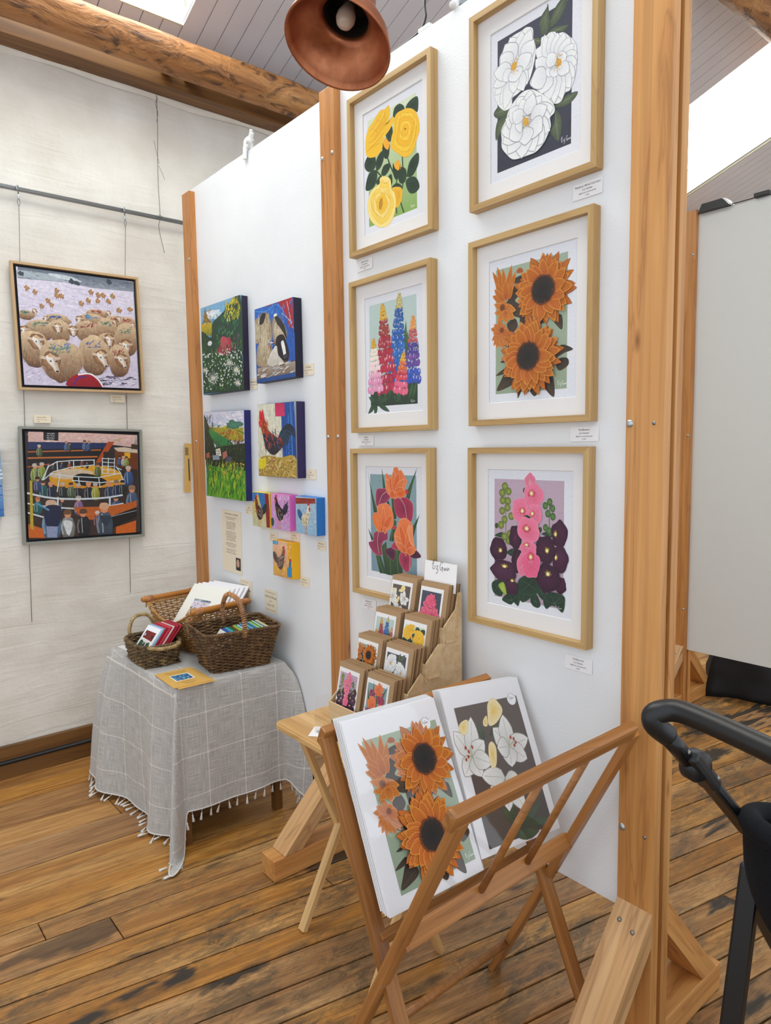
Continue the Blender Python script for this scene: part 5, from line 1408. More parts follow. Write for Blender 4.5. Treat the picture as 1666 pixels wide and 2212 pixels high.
ART['auction'] = [
('poly',[0,0,1041,0,1041,1000,0,1000],'2a2426',0,'3a2a22'),
('poly',[31,1012,1084,988,1078,857,745,894,26,907],'d9b3a8',0,'c9a8a4'),
('dabs',38,905,1023,982,40,40,10,('e6c8b8','c89c98','dcc0c4'),0,20,2),
('poly',[160,1009,292,1008,287,921,157,926],'16181c',0),
('text',225,981,17,'BALLERS','e8e8e8'),
('text',223,961,17,'Hot Wed.','e8e8e8'),
('text',222,941,17,'Mixed Bw.','e8e8e8'),
('text',221,923,17,'Pigs 2nd.','e8e8e8'),
('poly',[26,907,745,907,710,844,22,838],'1c2c58',0),
('poly',[22,838,710,853,657,763,17,753],'141216',0),
('line',[20,814,677,837],12,'b0602c',0),
('line',[17,757,642,771],14,'c06a2c',0),
('poly',[17,748,641,760,605,682,12,667],'1a1416',0),
('line',[12,675,209,701],10,'a8501c',0),
('poly',[746,919,811,918,671,713,623,714],'a8481c',0),
('poly',[808,860,1077,840,1064,635,816,676],'6a3418',0),
('poly',[800,860,908,867,1077,840,1072,806,839,823],'c9b8a4',0),
('poly',[905,812,964,811,962,757,903,758],'d9a01c',0),
('poly',[804,935,879,960,861,918],'b8a07a',0),
('poly',[977,900,1079,891,1077,840,975,850],'3a3020',0),
('poly',[700,820,806,818,803,760,697,759],'2a2420',0),
('poly',[203,598,387,672,605,682,814,643,891,505,658,465,271,484],'d8a020',1,'c98a14'),
('poly',[203,598,401,655,602,616,427,558,276,564],'c8b49a',1),
('poly',[412,574,476,608,601,592,726,529,659,482,501,489,425,525],'0c0c10',1),
('person',118,774,110,'5a6a3c','b8b0a8'),
('person',358,830,88,'3a5a8c','a08060'),
('person',388,829,80,'2c3c34','3a2a20'),
('person',526,831,101,'3a5a8c','5a4030'),
('person',566,830,98,'27406c','a08060'),
('person',1020,905,68,'b8b0a8','b8b0a8'),
('person',857,683,101,'27406c','3a2a20'),
('person',891,682,97,'b8b0a8','b8b0a8'),
('person',924,676,101,'8a9a3a','3a2a20'),
('person',940,486,196,'3a5a8c','b8b0a8'),
('person',640,574,141,'5a6a3c','5a4030'),
('person',76,540,171,'8a9a3a','b8b0a8'),
('person',113,554,163,'5a6a3c','3a2a20'),
('person',136,569,150,'8a9a3a','b8b0a8'),
('person',311,658,64,'1c3050','5a4030'),
('person',379,656,67,'a04030','b8b0a8'),
('person',495,669,78,'6a3a3c','3a2a20'),
('person',541,659,65,'20242c','3a2a20'),
('person',235,645,64,'2c3c34','b8b0a8'),
('line',[111,507,193,678,269,723,421,735,616,739],9,'c9d2d8',0),
('line',[127,538,234,629,402,671,606,690],9,'c9d2d8',0),
('line',[608,739,609,682],9,'c9d2d8',0),
('line',[418,736,417,655],9,'c9d2d8',0),
('line',[269,723,272,628],9,'c9d2d8',0),
('line',[194,693,125,507],9,'c9d2d8',0),
('line',[816,676,862,607,902,471],9,'c9d2d8',0),
('line',[831,659,872,641],9,'c9d2d8',0),
('line',[647,565,658,465],9,'c9d2d8',0),
('line',[459,572,463,507],9,'c9d2d8',0),
('line',[293,611,261,436],9,'c9d2d8',0),
('line',[204,614,382,583,647,565,862,607],9,'c9d2d8',0),
('line',[396,543,661,515,892,539],9,'c9d2d8',0),
('line',[689,754,806,747],7,'c9d2d8',0),
('line',[687,718,804,710],7,'c9d2d8',0),
('line',[685,681,802,673],7,'c9d2d8',0),
('line',[684,645,801,636],7,'c9d2d8',0),
('line',[682,609,799,600],7,'c9d2d8',0),
('line',[689,762,681,600],8,'c9d2d8',0),
('line',[746,761,738,598],8,'c9d2d8',0),
('line',[807,760,799,596],8,'c9d2d8',0),
('person',141,395,158,'1f5a5c','4a3024'),
('person',206,376,160,'1c2840','c98a60'),
('person',311,385,144,'24302c','b0a8a0'),
('person',387,381,146,'5a6a4a','4a3024'),
('person',455,361,155,'20242c','b0a8a0'),
('person',549,347,182,'1c2030','c98a60'),
('person',613,352,168,'a8a83a','b0a8a0'),
('person',742,344,185,'2c3c58','c98a60'),
('person',817,357,187,'1c2c50','8a7058'),
('person',877,387,153,'20302c','2a2020'),
('person',93,445,142,'3c4c78','2a2020'),
('person',303,241,138,'2c2c30','c98a60'),
('person',452,214,182,'8a6a90','b0a8a0'),
('person',677,197,149,'3a4a68','2a2020'),
('person',808,188,204,'34507c','2a2020'),
('person',971,228,259,'4a6080','8a7058'),
('line',[-1,435,192,384,417,363,686,364,877,387],17,'c9d2d8'),
('line',[-6,341,114,310,336,279,584,262,881,302],14,'c9d2d8'),
('line',[-11,255,152,196],14,'c9d2d8',0),
('line',[266,388,261,292],16,'c9d2d8',0),
('line',[748,369,745,176],18,'c9d2d8',0),
('poly',[-17,154,175,74,156,4,-31,21],'c8601c',0),
('poly',[397,283,714,279,914,300,1018,328,1008,191,707,145,484,162],'b85c20',0),
('poly',[802,69,1005,122,998,-21,798,-19],'c8601c',0),
('poly',[708,162,1015,259,1010,156,735,41],'141210',0),
('line',[708,165,1013,225],8,'8a9094',0),
('poly',[27,550,48,549,44,86,16,104],'b8a02c',0),
('person',204,7,361,'54789c','c9a890'),
('person',492,5,264,'23242c','5a3c2c'),
('person',623,84,157,'6a3a4c','c8c4c0'),
('person',348,1,268,'8f8f8a','6a4c34'),
('person',691,-14,335,'4a5a6c','d0a080'),
('person',89,240,158,'1f6a6c','b06a40'),
('poly',[150,299,291,290,258,107,155,124],'1c2440',1),
('poly',[155,116,258,107,245,0,159,11],'8a94b4',0),
('poly',[306,152,389,137,352,9],'d0d4d6',1),
('poly',[644,183,758,175,704,78],'2c3848',1),
('line',[79,336,185,265],16,'5a8cb0',0)]
ART['meadow'] = [
('poly',[0,0,990,0,990,1000,0,1000],'7cb4d8',0,'4a8abf'),
('ell',273,889,203,51,'d8e4ec','eaf0f2',0,None,0.2),
('ell',434,858,142,34,'c8dce8',None,0,None,0.2),
('poly',[-21,825,286,801,293,644,3,715],'c9ac1c',0,'8a8a1c'),
('poly',[57,832,115,1000,168,878,286,801],'8a6a1c',0),
('dabs',26,787,264,960,30,30,15,('a87c20','c89a28','6a5a18'),80,40,1),
('poly',[285,784,412,835,574,880,695,945,976,982,976,332,528,309,-3,502,5,733,251,632],'1c4430',1),
('dabs',313,417,953,867,190,46,21,('0f3024','2c6a44','3c8458','183c30','4a7a34','20584c'),60,60,2),
('dabs',607,774,961,982,90,46,21,('c8b41c','a89a1c','7c8c20','e0cc3c'),60,50,3),
('dabs',18,487,301,715,50,49,15,('10241c','24402a','3a5a28'),85,20,4),
('ell',213,575,57,28,'d8dcdc'),
('poly',[569,577,686,588,756,505,732,441,495,398,391,443,394,486],'a83848',1,'8c2c40'),
('ell',585,533,116,68,'b84c58',None,-30),
('line',[442,472,535,402],6,'d88a90',0),
('poly',[575,407,673,413,644,298,550,341],'a8486c',0),
('dabs',744,334,966,589,30,57,13,('5a5a60','3c3c44','8a3a6a'),60,40,5),
('poly',[7,519,379,444,984,332,1003,-11,13,11],'1f4a2c',0,'183a24'),
('dabs',18,18,972,518,260,49,10,('2f6a38','48883c','16381f','6a9c3c','0f2a1c'),85,25,6),
('dabs',18,54,971,465,190,21,17,('f2f4f0','e8ece8','d8e0d8','fafaf8'),20,90,7),
('line',[274,175,412,164],7,'f4f6f4',0,3),
('line',[274,175,396,129],7,'f4f6f4',0,3),
('line',[274,175,355,103],7,'f4f6f4',0,3),
('line',[274,175,298,91],7,'f4f6f4',0,3),
('line',[274,175,236,96],7,'f4f6f4',0,3),
('line',[274,175,180,116],7,'f4f6f4',0,3),
('line',[274,175,143,148],7,'f4f6f4',0,3),
('line',[274,175,132,186],7,'f4f6f4',0,3),
('line',[274,175,150,221],7,'f4f6f4',0,3),
('line',[274,175,192,247],7,'f4f6f4',0,3),
('line',[274,175,250,258],7,'f4f6f4',0,3),
('line',[274,175,312,253],7,'f4f6f4',0,3),
('line',[274,175,366,232],7,'f4f6f4',0,3),
('line',[274,175,402,200],7,'f4f6f4',0,3),
('ell',274,175,20,11,'d8c040'),
('line',[836,222,931,213],7,'f4f6f4',0,3),
('line',[836,222,920,188],7,'f4f6f4',0,3),
('line',[836,222,892,170],7,'f4f6f4',0,3),
('line',[836,222,853,161],7,'f4f6f4',0,3),
('line',[836,222,810,165],7,'f4f6f4',0,3),
('line',[836,222,772,180],7,'f4f6f4',0,3),
('line',[836,222,746,203],7,'f4f6f4',0,3),
('line',[836,222,739,230],7,'f4f6f4',0,3),
('line',[836,222,751,256],7,'f4f6f4',0,3),
('line',[836,222,779,274],7,'f4f6f4',0,3),
('line',[836,222,819,282],7,'f4f6f4',0,3),
('line',[836,222,862,278],7,'f4f6f4',0,3),
('line',[836,222,899,263],7,'f4f6f4',0,3),
('line',[836,222,924,240],7,'f4f6f4',0,3),
('ell',836,222,18,10,'d8c040'),
('line',[684,311,760,304],7,'f4f6f4',0,3),
('line',[684,311,751,284],7,'f4f6f4',0,3),
('line',[684,311,728,270],7,'f4f6f4',0,3),
('line',[684,311,697,264],7,'f4f6f4',0,3),
('line',[684,311,663,267],7,'f4f6f4',0,3),
('line',[684,311,633,279],7,'f4f6f4',0,3),
('line',[684,311,613,297],7,'f4f6f4',0,3),
('line',[684,311,607,318],7,'f4f6f4',0,3),
('line',[684,311,616,338],7,'f4f6f4',0,3),
('line',[684,311,639,352],7,'f4f6f4',0,3),
('line',[684,311,671,358],7,'f4f6f4',0,3),
('line',[684,311,704,355],7,'f4f6f4',0,3),
('line',[684,311,734,343],7,'f4f6f4',0,3),
('line',[684,311,754,325],7,'f4f6f4',0,3),
('ell',684,311,19,10,'d8c040'),
('line',[855,79,921,74],7,'f4f6f4',0,3),
('line',[855,79,913,56],7,'f4f6f4',0,3),
('line',[855,79,894,43],7,'f4f6f4',0,3),
('line',[855,79,867,37],7,'f4f6f4',0,3),
('line',[855,79,837,39],7,'f4f6f4',0,3),
('line',[855,79,811,49],7,'f4f6f4',0,3),
('line',[855,79,793,65],7,'f4f6f4',0,3),
('line',[855,79,788,84],7,'f4f6f4',0,3),
('line',[855,79,796,101],7,'f4f6f4',0,3),
('line',[855,79,816,115],7,'f4f6f4',0,3),
('line',[855,79,843,121],7,'f4f6f4',0,3),
('line',[855,79,873,118],7,'f4f6f4',0,3),
('line',[855,79,899,108],7,'f4f6f4',0,3),
('line',[855,79,916,92],7,'f4f6f4',0,3),
('ell',855,79,18,10,'d8c040'),
('line',[72,280,140,274],7,'f4f6f4',0,3),
('line',[72,280,132,258],7,'f4f6f4',0,3),
('line',[72,280,112,245],7,'f4f6f4',0,3),
('line',[72,280,84,240],7,'f4f6f4',0,3),
('line',[72,280,53,243],7,'f4f6f4',0,3),
('line',[72,280,26,253],7,'f4f6f4',0,3),
('line',[72,280,9,268],7,'f4f6f4',0,3),
('line',[72,280,3,286],7,'f4f6f4',0,3),
('line',[72,280,12,303],7,'f4f6f4',0,3),
('line',[72,280,32,315],7,'f4f6f4',0,3),
('line',[72,280,60,320],7,'f4f6f4',0,3),
('line',[72,280,91,317],7,'f4f6f4',0,3),
('line',[72,280,117,307],7,'f4f6f4',0,3),
('line',[72,280,135,292],7,'f4f6f4',0,3),
('ell',72,280,21,11,'d8c040')]
ART['trailer'] = [
('poly',[0,0,990,0,990,1000,0,1000],'1f58b0',0,'17489c'),
('poly',[-34,997,468,1006,968,1002,976,780,772,830,627,1010,304,982],'b01c28',0),
('poly',[468,1006,780,994,962,878,986,606,876,640,774,869],'a81c28',0),
('line',[836,975,950,630],10,'e0dcd4',0),
('line',[468,996,953,688],8,'d8d4cc',0),
('poly',[-34,983,386,979,626,990,731,778,835,587,1001,546,1008,159,737,156,45,189],'2264c0',1,'1a52a8'),
('line',[-13,979,301,931,586,977,772,830,986,606],9,'5aa0dc'),
('dabs',18,164,964,982,90,114,15,('1a4a98','3a80d0','153c84','4a90d8'),70,40,1),
('blob',[-24,804,88,881,167,778,155,573,-18,553],'9a8668','cfc2a4'),
('dabs',18,557,120,851,30,49,11,('d8ccb0','8a7858','b8a888','e6dcc8','6a5a44'),95,25,2),
('blob',[130,865,218,924,361,892,433,741,440,498,363,222,48,231,25,422,136,617],'9a8668','cfc2a4'),
('dabs',90,219,391,902,110,49,11,('d8ccb0','8a7858','b8a888','e6dcc8','6a5a44'),95,25,3),
('blob',[453,738,519,838,654,789,800,631,793,495,597,459,481,513],'9a8668','cfc2a4'),
('dabs',489,460,760,803,60,49,11,('d8ccb0','8a7858','b8a888','e6dcc8','6a5a44'),95,25,4),
('poly',[152,872,217,918,299,897,231,789,125,783],'1c1a1c',1),
('poly',[519,848,616,814,764,675,812,493,722,602,573,741],'2a2624',1),
('ell',547,844,47,20,'e8e4dc'),
('poly',[541,526,643,577,757,539,853,331,816,207,701,209,550,324],'14121a',1),
('poly',[668,471,735,482,784,319,742,264,708,347],'f0eeea',1),
('ell',775,290,53,27,'2a2630','4a4658'),
('poly',[434,397,557,444,590,320,738,185,301,217],'e0dad0',1,'c0b8ac'),
('dabs',319,426,536,533,16,57,17,('1c1a24','3a6ac0','b02c30','f0eeea'),20,40,5),
('poly',[33,201,1021,197,1019,3,34,-3],'a89a8c',0,'5c4430'),
('dabs',47,18,972,221,60,114,15,('d8d4cc','8a6a4c','b8c0c8','6a4c34','e8e4e0'),8,8,6),
('poly',[37,54,1022,57,1019,3,34,-3],'1a4a8c',0)]
ART['valley'] = [
('poly',[0,0,990,0,990,1000,0,1000],'d0cfe0',0,'b8c4d8'),
('dabs',18,813,948,982,60,114,27,('e6e2ea','c0c4d8','a8b8d4','d8d0dc'),-10,25,1),
('poly',[122,820,571,816,966,812,974,660,26,693],'a89a20',0),
('dabs',124,728,960,838,50,76,17,('8a9a1c','c0b02c','5a7a28'),0,15,2),
('dabs',245,627,953,780,90,49,19,('8a4a24','a85c2c','6a3a20','c07838'),60,40,3),
('poly',[-17,953,124,838,234,653,264,508,3,434],'2a3418',1),
('dabs',18,454,259,953,80,57,17,('1c2814','3c4420','5a4a24','241c14'),80,30,4),
('ell',765,844,185,48,'3c6a58','4a8a70',0,None,0.25),
('line',[592,841,577,798],8,'2a4a38',0),
('poly',[119,783,326,760,710,612,473,579,313,598],'3a8a3c',1,'2a7030'),
('poly',[238,690,444,722,748,612,432,562],'2c7a3c',1),
('poly',[14,564,1009,643,1006,338,18,360],'1f2c1a',0),
('dabs',24,338,972,675,170,49,19,('16241a','2c3c22','3c5a2c','0f1a14','4a3a24'),60,50,5),
('poly',[289,562,401,580,434,490,303,481],'d8d0c0',0),
('poly',[461,526,558,552,585,490,471,446],'b06a5c',0),
('poly',[200,490,366,499,390,445,216,435],'8a94a0',0),
('poly',[553,490,700,482,688,421,548,420],'4a4a58',0),
('poly',[31,508,118,527,134,462,39,453],'a8583c',0),
('ell',328,541,12,9,'2a2a34',None,0,None,0,6),
('ell',370,544,12,9,'2a2a34',None,0,None,0,6),
('ell',334,512,12,9,'2a2a34',None,0,None,0,6),
('ell',379,515,12,9,'2a2a34',None,0,None,0,6),
('poly',[33,378,534,348,1006,338,1019,1,21,-1],'4a8a24',0,'5a9a20'),
('dabs',43,18,972,397,190,87,25,('5aa028','3a7a20','88b02c','2c5c1c','a8b838'),80,35,6),
('dabs',46,253,972,434,70,49,17,('7a6a24','a89a30','3a4a1c','c0a848'),40,50,7),
('line',[213,399,223,14],9,'1c2014',0),
('line',[749,369,798,13],9,'1c2014',0)]
ART['rooster'] = [
('poly',[0,0,990,0,990,1000,0,1000],'dcdac6',0,'d4cfb8'),
('dabs',18,226,593,982,80,114,30,('e6e4d4','c8c4ac','d8d2bc'),80,30,1),
('poly',[633,1010,975,1010,1012,6,660,39],'1c50a4',0,'163f88'),
('dabs',652,248,969,982,60,171,17,('2a6ac0','123878','3a80d0','173c80'),88,6,2),
('line',[869,996,911,187],12,'4a98d8',0),
('poly',[485,1002,727,994,730,821,487,826],'c01c50',0,'d83068'),
('line',[485,998,727,992,730,821,495,825,485,998],5,'a01440',0),
('poly',[2,200,196,288,595,267,953,289,1012,6,2,-6],'b89840',1,'a8883c'),
('dabs',27,18,972,266,200,76,10,('d8bc68','8a6c28','e8d490','6a5020','c8a848'),20,60,3),
('poly',[3,222,193,245,187,126,17,101],'e0cc20',1),
('poly',[554,539,692,680,844,715,958,651,967,530,874,573,794,452,680,433],'16202c',1,'24405c'),
('line',[568,497,728,638,913,612],6,'1c2a3c',1,2),
('line',[568,497,728,625,912,584],6,'3a6a8c',1,2),
('line',[568,497,727,613,910,556],6,'101820',1,2),
('line',[568,497,726,601,909,528],6,'1c2a3c',1,2),
('line',[568,497,726,588,908,499],6,'3a6a8c',1,2),
('line',[568,497,725,576,906,471],6,'101820',1,2),
('line',[568,497,725,564,905,443],6,'1c2a3c',1,2),
('line',[568,497,724,552,904,414],6,'3a6a8c',1,2),
('line',[568,497,723,539,902,386],6,'101820',1,2),
('poly',[58,786,146,868,222,758,317,628,531,539,700,453,560,351,400,299,242,374,148,546,94,699],'a8341c',1,'5c1c18'),
('poly',[151,589,374,563,682,474,560,351,400,299,222,395],'1c2c3c',1,'2a2024'),
('dabs',173,371,639,610,70,76,13,('c0281c','16242c','2a5a7c','e04a24','701c18'),-50,35,4),
('dabs',99,565,293,784,40,68,13,('c85a20','a8341c','e0863c','7c2414'),-65,20,5),
('poly',[51,819,74,925,114,891,150,932,179,867,191,781,99,774],'d01c2c',1),
('poly',[35,765,108,784,115,698,60,689],'d82c3c',1),
('poly',[8,805,59,818,57,782],'d8b060',0),
('ell',118,810,16,9,'1a1210'),
('line',[360,309,396,224,330,128],9,'b06058',0),
('line',[460,309,435,214,410,118],9,'b06058',0),
('line',[269,127,351,139,430,115],7,'b06058',0),
('line',[350,118,422,123,488,99],7,'b06058',0)]
ART['hen_yellow'] = [
('poly',[0,0,990,0,990,1000,0,1000],'d8b838',0,'c8c8a0'),
('poly',[332,996,937,1010,956,612,550,498],'2a70b0',0),
('poly',[-4,990,332,1000,150,742,4,688],'3a78b8',0),
('poly',[739,1001,937,1010,1043,23,805,11],'8c1c1c',0),
('dabs',18,67,688,463,40,72,24,('d8cc90','c0b070','a8c0c8'),20,50,1),
('hen',369,495,502,1,('6a2c14','20140f','143028','c82020'),3),
('dabs',111,395,339,784,20,72,19,('b8641c','8a3c14','d88c30'),-70,20,4)]
ART['hen_pink'] = [
('poly',[0,0,990,0,990,1000,0,1000],'d8a0d0',0,'c48cc4'),
('dabs',18,58,972,963,70,96,29,('e8b8dc','c088c8','b078b8','f0ccec'),85,20,1),
('dabs',18,18,972,196,30,84,26,('a8b8d8','c8c0e0','d8a8c0'),10,30,2),
('hen',420,550,514,1,('1c1424','120c18','241838','d82c5c'),5),
('dabs',723,406,972,953,30,84,17,('2a1848','4a2c68','180f2c'),88,10,6),
('ell',68,183,84,127,'1c4a3c')]
ART['hen_blue'] = [
('poly',[0,0,990,0,990,1000,0,1000],'a8c0d0',0,'8cb4d0'),
('poly',[-9,951,956,988,950,856,6,785],'8c2c20',0),
('dabs',18,855,936,930,14,144,24,('a83c28','7c241c','b85030'),2,6,7),
('dabs',18,117,972,744,60,84,26,('b8ccd8','90acc4','c8d4dc','7c9cb8'),20,60,1),
('hen',509,466,454,-1,('e6e0d0','c8b48c','2a5a8c','c82c2c'),9),
('dabs',348,291,635,557,16,60,19,('3a3c40','e0c860','6a6a60'),-60,30,2)]
ART['hen_gold'] = [
('poly',[0,0,990,0,990,1000,0,1000],'e8b898',0,'e0a050'),
('poly',[-18,995,298,999,292,897,-7,885],'4a98c8',0),
('poly',[780,1003,976,1005,1004,14,793,6],'e8a818',0),
('poly',[-34,261,980,301,1004,14,18,-14],'e8b020',0,'d89c50'),
('dabs',18,50,967,954,60,96,31,('f0c8a8','e8b058','d8a070','f0d090'),60,60,1),
('hen',449,481,479,-1,('7c5c4c','4a342c','5a4038','c82c20'),13),
('dabs',281,351,707,683,70,29,12,('d8c0b0','2c1c18','a88878'),20,80,2),
('poly',[745,314,982,343,983,52,747,41],'2a88c0',0),
('poly',[849,494,958,498,950,331,840,326],'2468a0',0),
('poly',[852,557,977,563,958,498,864,487],'c02c20',0)]
ART['house_card'] = [
('poly',[0,0,1000,0,1000,1000,0,1000],'e6e4e2',0),
('poly',[0,560,1000,500,1000,1000,0,1000],'7c2424',0),
('poly',[0,700,200,700,200,850,0,850],'1c2430',0),
('poly',[60,720,150,720,150,830,60,830],'dfe4ea',0),
('poly',[760,680,940,680,940,830,760,830],'1c2430',0),
('poly',[0,560,1000,500,1000,560,0,620],'ece8e4',0),
('poly',[0,0,1000,0,1000,300,0,330],'a06a50',0),
('poly',[330,240,440,240,440,430,385,500,330,430],'f0eeea',1),
('poly',[352,240,418,240,418,420,385,460,352,420],'14181c',1),
('poly',[480,240,590,240,590,430,535,500,480,430],'f0eeea',1),
('poly',[502,240,568,240,568,420,535,460,502,420],'14181c',1),
('poly',[640,240,750,240,750,430,695,500,640,430],'f0eeea',1),
('poly',[662,240,728,240,728,420,695,460,662,420],'14181c',1),
('ell',150,330,170,170,'24482c','3a6a3c',0,None,0.15),
('ell',830,330,170,150,'24482c','3a6a3c',0,None,0.15),
('ell',90,90,120,100,'e0c020',None,0,None,0.1),
('poly',[420,100,560,100,540,380,450,380],'1c1c24',1),
('poly',[250,100,340,100,330,300,260,300],'2c2430',1)]
ART['leaflet'] = [
('poly',[170,330,540,330,540,700,170,700],'e8ecee',0),
('poly',[195,355,515,355,515,675,195,675],'2c5c90',0),
('poly',[195,355,515,355,515,460,195,440],'3a4a78',0),
('dabs',200,360,510,670,70,60,22,('1f7a8c','2a3c50','5ab0d0','88c0e0','24443c'),20,70,2),
('text',355,850,46,'Exhibition of Paintings','5a2c14'),
('text',355,780,40,'at the Old Mill Gallery','5a2c14'),
('text',355,240,34,'Monday to Saturday 10 - 4','3a2410'),
('text',355,185,34,'All work for sale','3a2410'),
('text',355,130,34,'Cards and prints','3a2410'),
('text',355,75,34,'Free entry','3a2410')]
ART['photo_bw'] = [
('poly',[0,0,1200,0,1200,1000,0,1000],'3a3c40',0),
('dabs',0,0,1200,1000,80,160,50,('202226','6a6c70','b8babc','4a4c50'),20,60,1)]
ART['info'] = [
('text',700,700,95,'Thank you for','4a5060'),
('text',700,570,95,'supporting local art','4a5060'),
('text',700,440,95,'Please ask at the desk','4a5060'),
('poly',[900,760,1250,760,1250,960,900,960],'9aa8b8',0)]
ART['sticker'] = [
('ell',500,500,500,500,'f4f4f4',None,0,'9a9a9a',0,36),
('sig',240,430,5.2,'4a4a4a',22),
('arc','FINE ART PRINTS',500,500,370,135,'3a3a3a')]
# ---------------- framed prints (built flat in x/z, looking to -y) ----------------
FW, FH, FT = .413, .520, .0305
def rect_ring(x0, x1, z0, z1, w_, y0, y1, name, mat, parent, bev=.001):
    # four mitred rails, grain along each rail
    out = []
    for k in range(4):
        a, b, c, d = {0: ((x0, z1), (x1, z1), (x1-w_, z1-w_), (x0+w_, z1-w_)), 1: ((x0, z0), (x1, z0), (x1-w_, z0+w_), (x0+w_, z0+w_)),
                      2: ((x0, z0), (x0, z1), (x0+w_, z1-w_), (x0+w_, z0+w_)), 3: ((x1, z0), (x1, z1), (x1-w_, z1-w_), (x1-w_, z0+w_))}[k]
        v, f = prism([a, b, c, d], 'y', y0, y1)
        cx, cz = sum(p[0] for p in (a, b, c, d))/4, sum(p[1] for p in (a, b, c, d))/4
        M = Matrix.Translation((cx, (y0+y1)/2, cz))
        if k > 1: M = M @ Matrix.Rotation(-math.pi/2, 4, 'Y')
        Mi = M.inverted(); out.append(mobj(name, [Mi @ V(p) for p in v], f, mat, parent, M))
    return out
def mat_ring(x0, x1, z0, z1, ix0, ix1, iz0, iz1, y, t, name, mat, parent):
    v = [(x0, y, z0), (x1, y, z0), (x1, y, z1), (x0, y, z1), (ix0, y, iz0), (ix1, y, iz0), (ix1, y, iz1), (ix0, y, iz1)]
    b = .0016
    v += [(ix0+b, y+t, iz0+b), (ix1-b, y+t, iz0+b), (ix1-b, y+t, iz1-b), (ix0+b, y+t, iz1-b)]
    f = []
    for k in range(4):
        j = (k+1) % 4; f += [(k, j, 4+j, 4+k), (4+k, 4+j, 8+j, 8+k)]
    return mobj(name, v, f, mat, parent)
FRAMES = {}
def framed_print(key, x, ztop, label, art):
    t = thing('framed_print', (x+FW/2, 0, ztop-FH/2), label, 'framed print', 'framed flower prints on the partition')
    x0, x1, z0, z1 = x, x+FW, ztop-FH, ztop; w_ = .0165
    rect_ring(x0, x1, z0, z1, w_, -FT, -.001, 'frame_rail', 'oak_frame', t)
    ix0, ix1, iz0, iz1 = x0+w_, x1-w_, z0+w_, z1-w_
    yb = -.0105
    box('backing_board', ((ix0+ix1)/2, -.004, (iz0+iz1)/2), (ix1-ix0, .004, iz1-iz0), 'kraft', t, bev=0)
    mx, mz0, mz1 = .0425, .0465, .0455
    mat_ring(ix0, ix1, iz0, iz1, ix0+mx, ix1-mx, iz0+mz0, iz1-mz1, yb, .0022, 'mount', 'mat_board', t)
    art_print(t, art, x0, z1, yb+.0030)
    g = mobj('glass', [(ix0, -.0225, iz0), (ix1, -.0225, iz0), (ix1, -.0225, iz1), (ix0, -.0225, iz1)], [(0, 1, 2, 3)], 'picture_glass', t)
    return t

FL = [('A', -1.976, 2.714, 'oak framed print of yellow roses with dark leaves, nearest the copper lamp', 'yellow_roses'),
      ('B', -1.408, 2.720, 'oak framed print of white roses on a slate ground, top right of the partition', 'white_roses'),
      ('C', -1.983, 2.111, 'oak framed print of pink, red and blue lupins below the yellow roses', 'lupins'),
      ('D', -1.413, 2.117, 'oak framed print of orange sunflowers hanging under the white roses', 'sunflowers'),
      ('E', -1.992, 1.535, 'oak framed print of orange and maroon irises, partly hidden by the card stand', 'irises'),
      ('F', -1.417, 1.534, 'oak framed print of pink and dark purple hollyhocks, lowest on the right', 'hollyhocks')]
for k, x, z, lb, ar in FL: framed_print(k, x, z, lb, ar)
# ---------------- paintings on the plaster wall ----------------
EY = V((0, 1, 0)); NEY = V((0, -1, 0))
XF = -3.56
def wall_painting(y0, y1, z0, z1, label, art, mat, roll, rim=.020):
    cy, cz = (y0+y1)/2, (z0+z1)/2
    t = thing('framed_painting', (XW, cy, cz), label, 'framed painting', 'paintings hanging on wires on the plaster wall')
    R = Matrix.Translation((0, cy, cz)) @ Matrix.Rotation(roll, 4, 'X') @ Matrix.Translation((0, -cy, -cz))
    def rail(p0, p1, up, w_, h_):
        o = beam('frame_rail', p0, p1, w_, h_, mat, t, up=up, bev=.0012); o.matrix_basis = R @ o.matrix_basis
    r = .012; d = .026; xc = XF-d/2
    rail((xc, y0, z1-r/2), (xc, y1, z1-r/2), (1, 0, 0), r, d); rail((xc, y0, z0+r/2), (xc, y1, z0+r/2), (1, 0, 0), r, d)
    rail((xc, y0+r/2, z0+r), (xc, y0+r/2, z1-r), (1, 0, 0), r, d); rail((xc, y1-r/2, z0+r), (xc, y1-r/2, z1-r), (1, 0, 0), r, d)
    o = box('rebate', (XF-.0235, cy, cz), (.005, y1-y0-2*r, z1-z0-2*r), 'black_edge', t, bev=0); o.matrix_basis = R @ o.matrix_basis
    a0, a1, b0, b1 = y0+rim+.004, y1-rim-.004, z0+rim+.004, z1-rim-.004
    o = box('canvas', (XF-.0135, (a0+a1)/2, (b0+b1)/2), (.015, a1-a0, b1-b0), 'black_edge', t, bev=.001); o.matrix_basis = R @ o.matrix_basis
    H = b1-b0; o = art_obj('painted_picture', art, (XF-.0055, a0, b0), EY, EZ, H, t, 'paint', (0, 0, a1-a0, H, '888888')); o.matrix_basis = R @ o.matrix_basis
    return t
wall_painting(-.752, -.167, 1.828, 2.408, 'pale wood framed painting of a flock of sheep in snow', 'snow_sheep', 'pale_frame', math.radians(.6))
wall_painting(-.766, -.192, 1.098, 1.652, 'grey framed painting of a livestock auction ring with a crowd', 'auction', 'grey_frame', math.radians(-1.2))
t = thing('framed_painting', (XW, -1.045, 1.45), 'blue edged painting just entering the photo at the far left', 'framed painting')
box('stretched_canvas', (XW+.022, -1.045, 1.40), (.04, .40, .31), 'blue_edge', t)
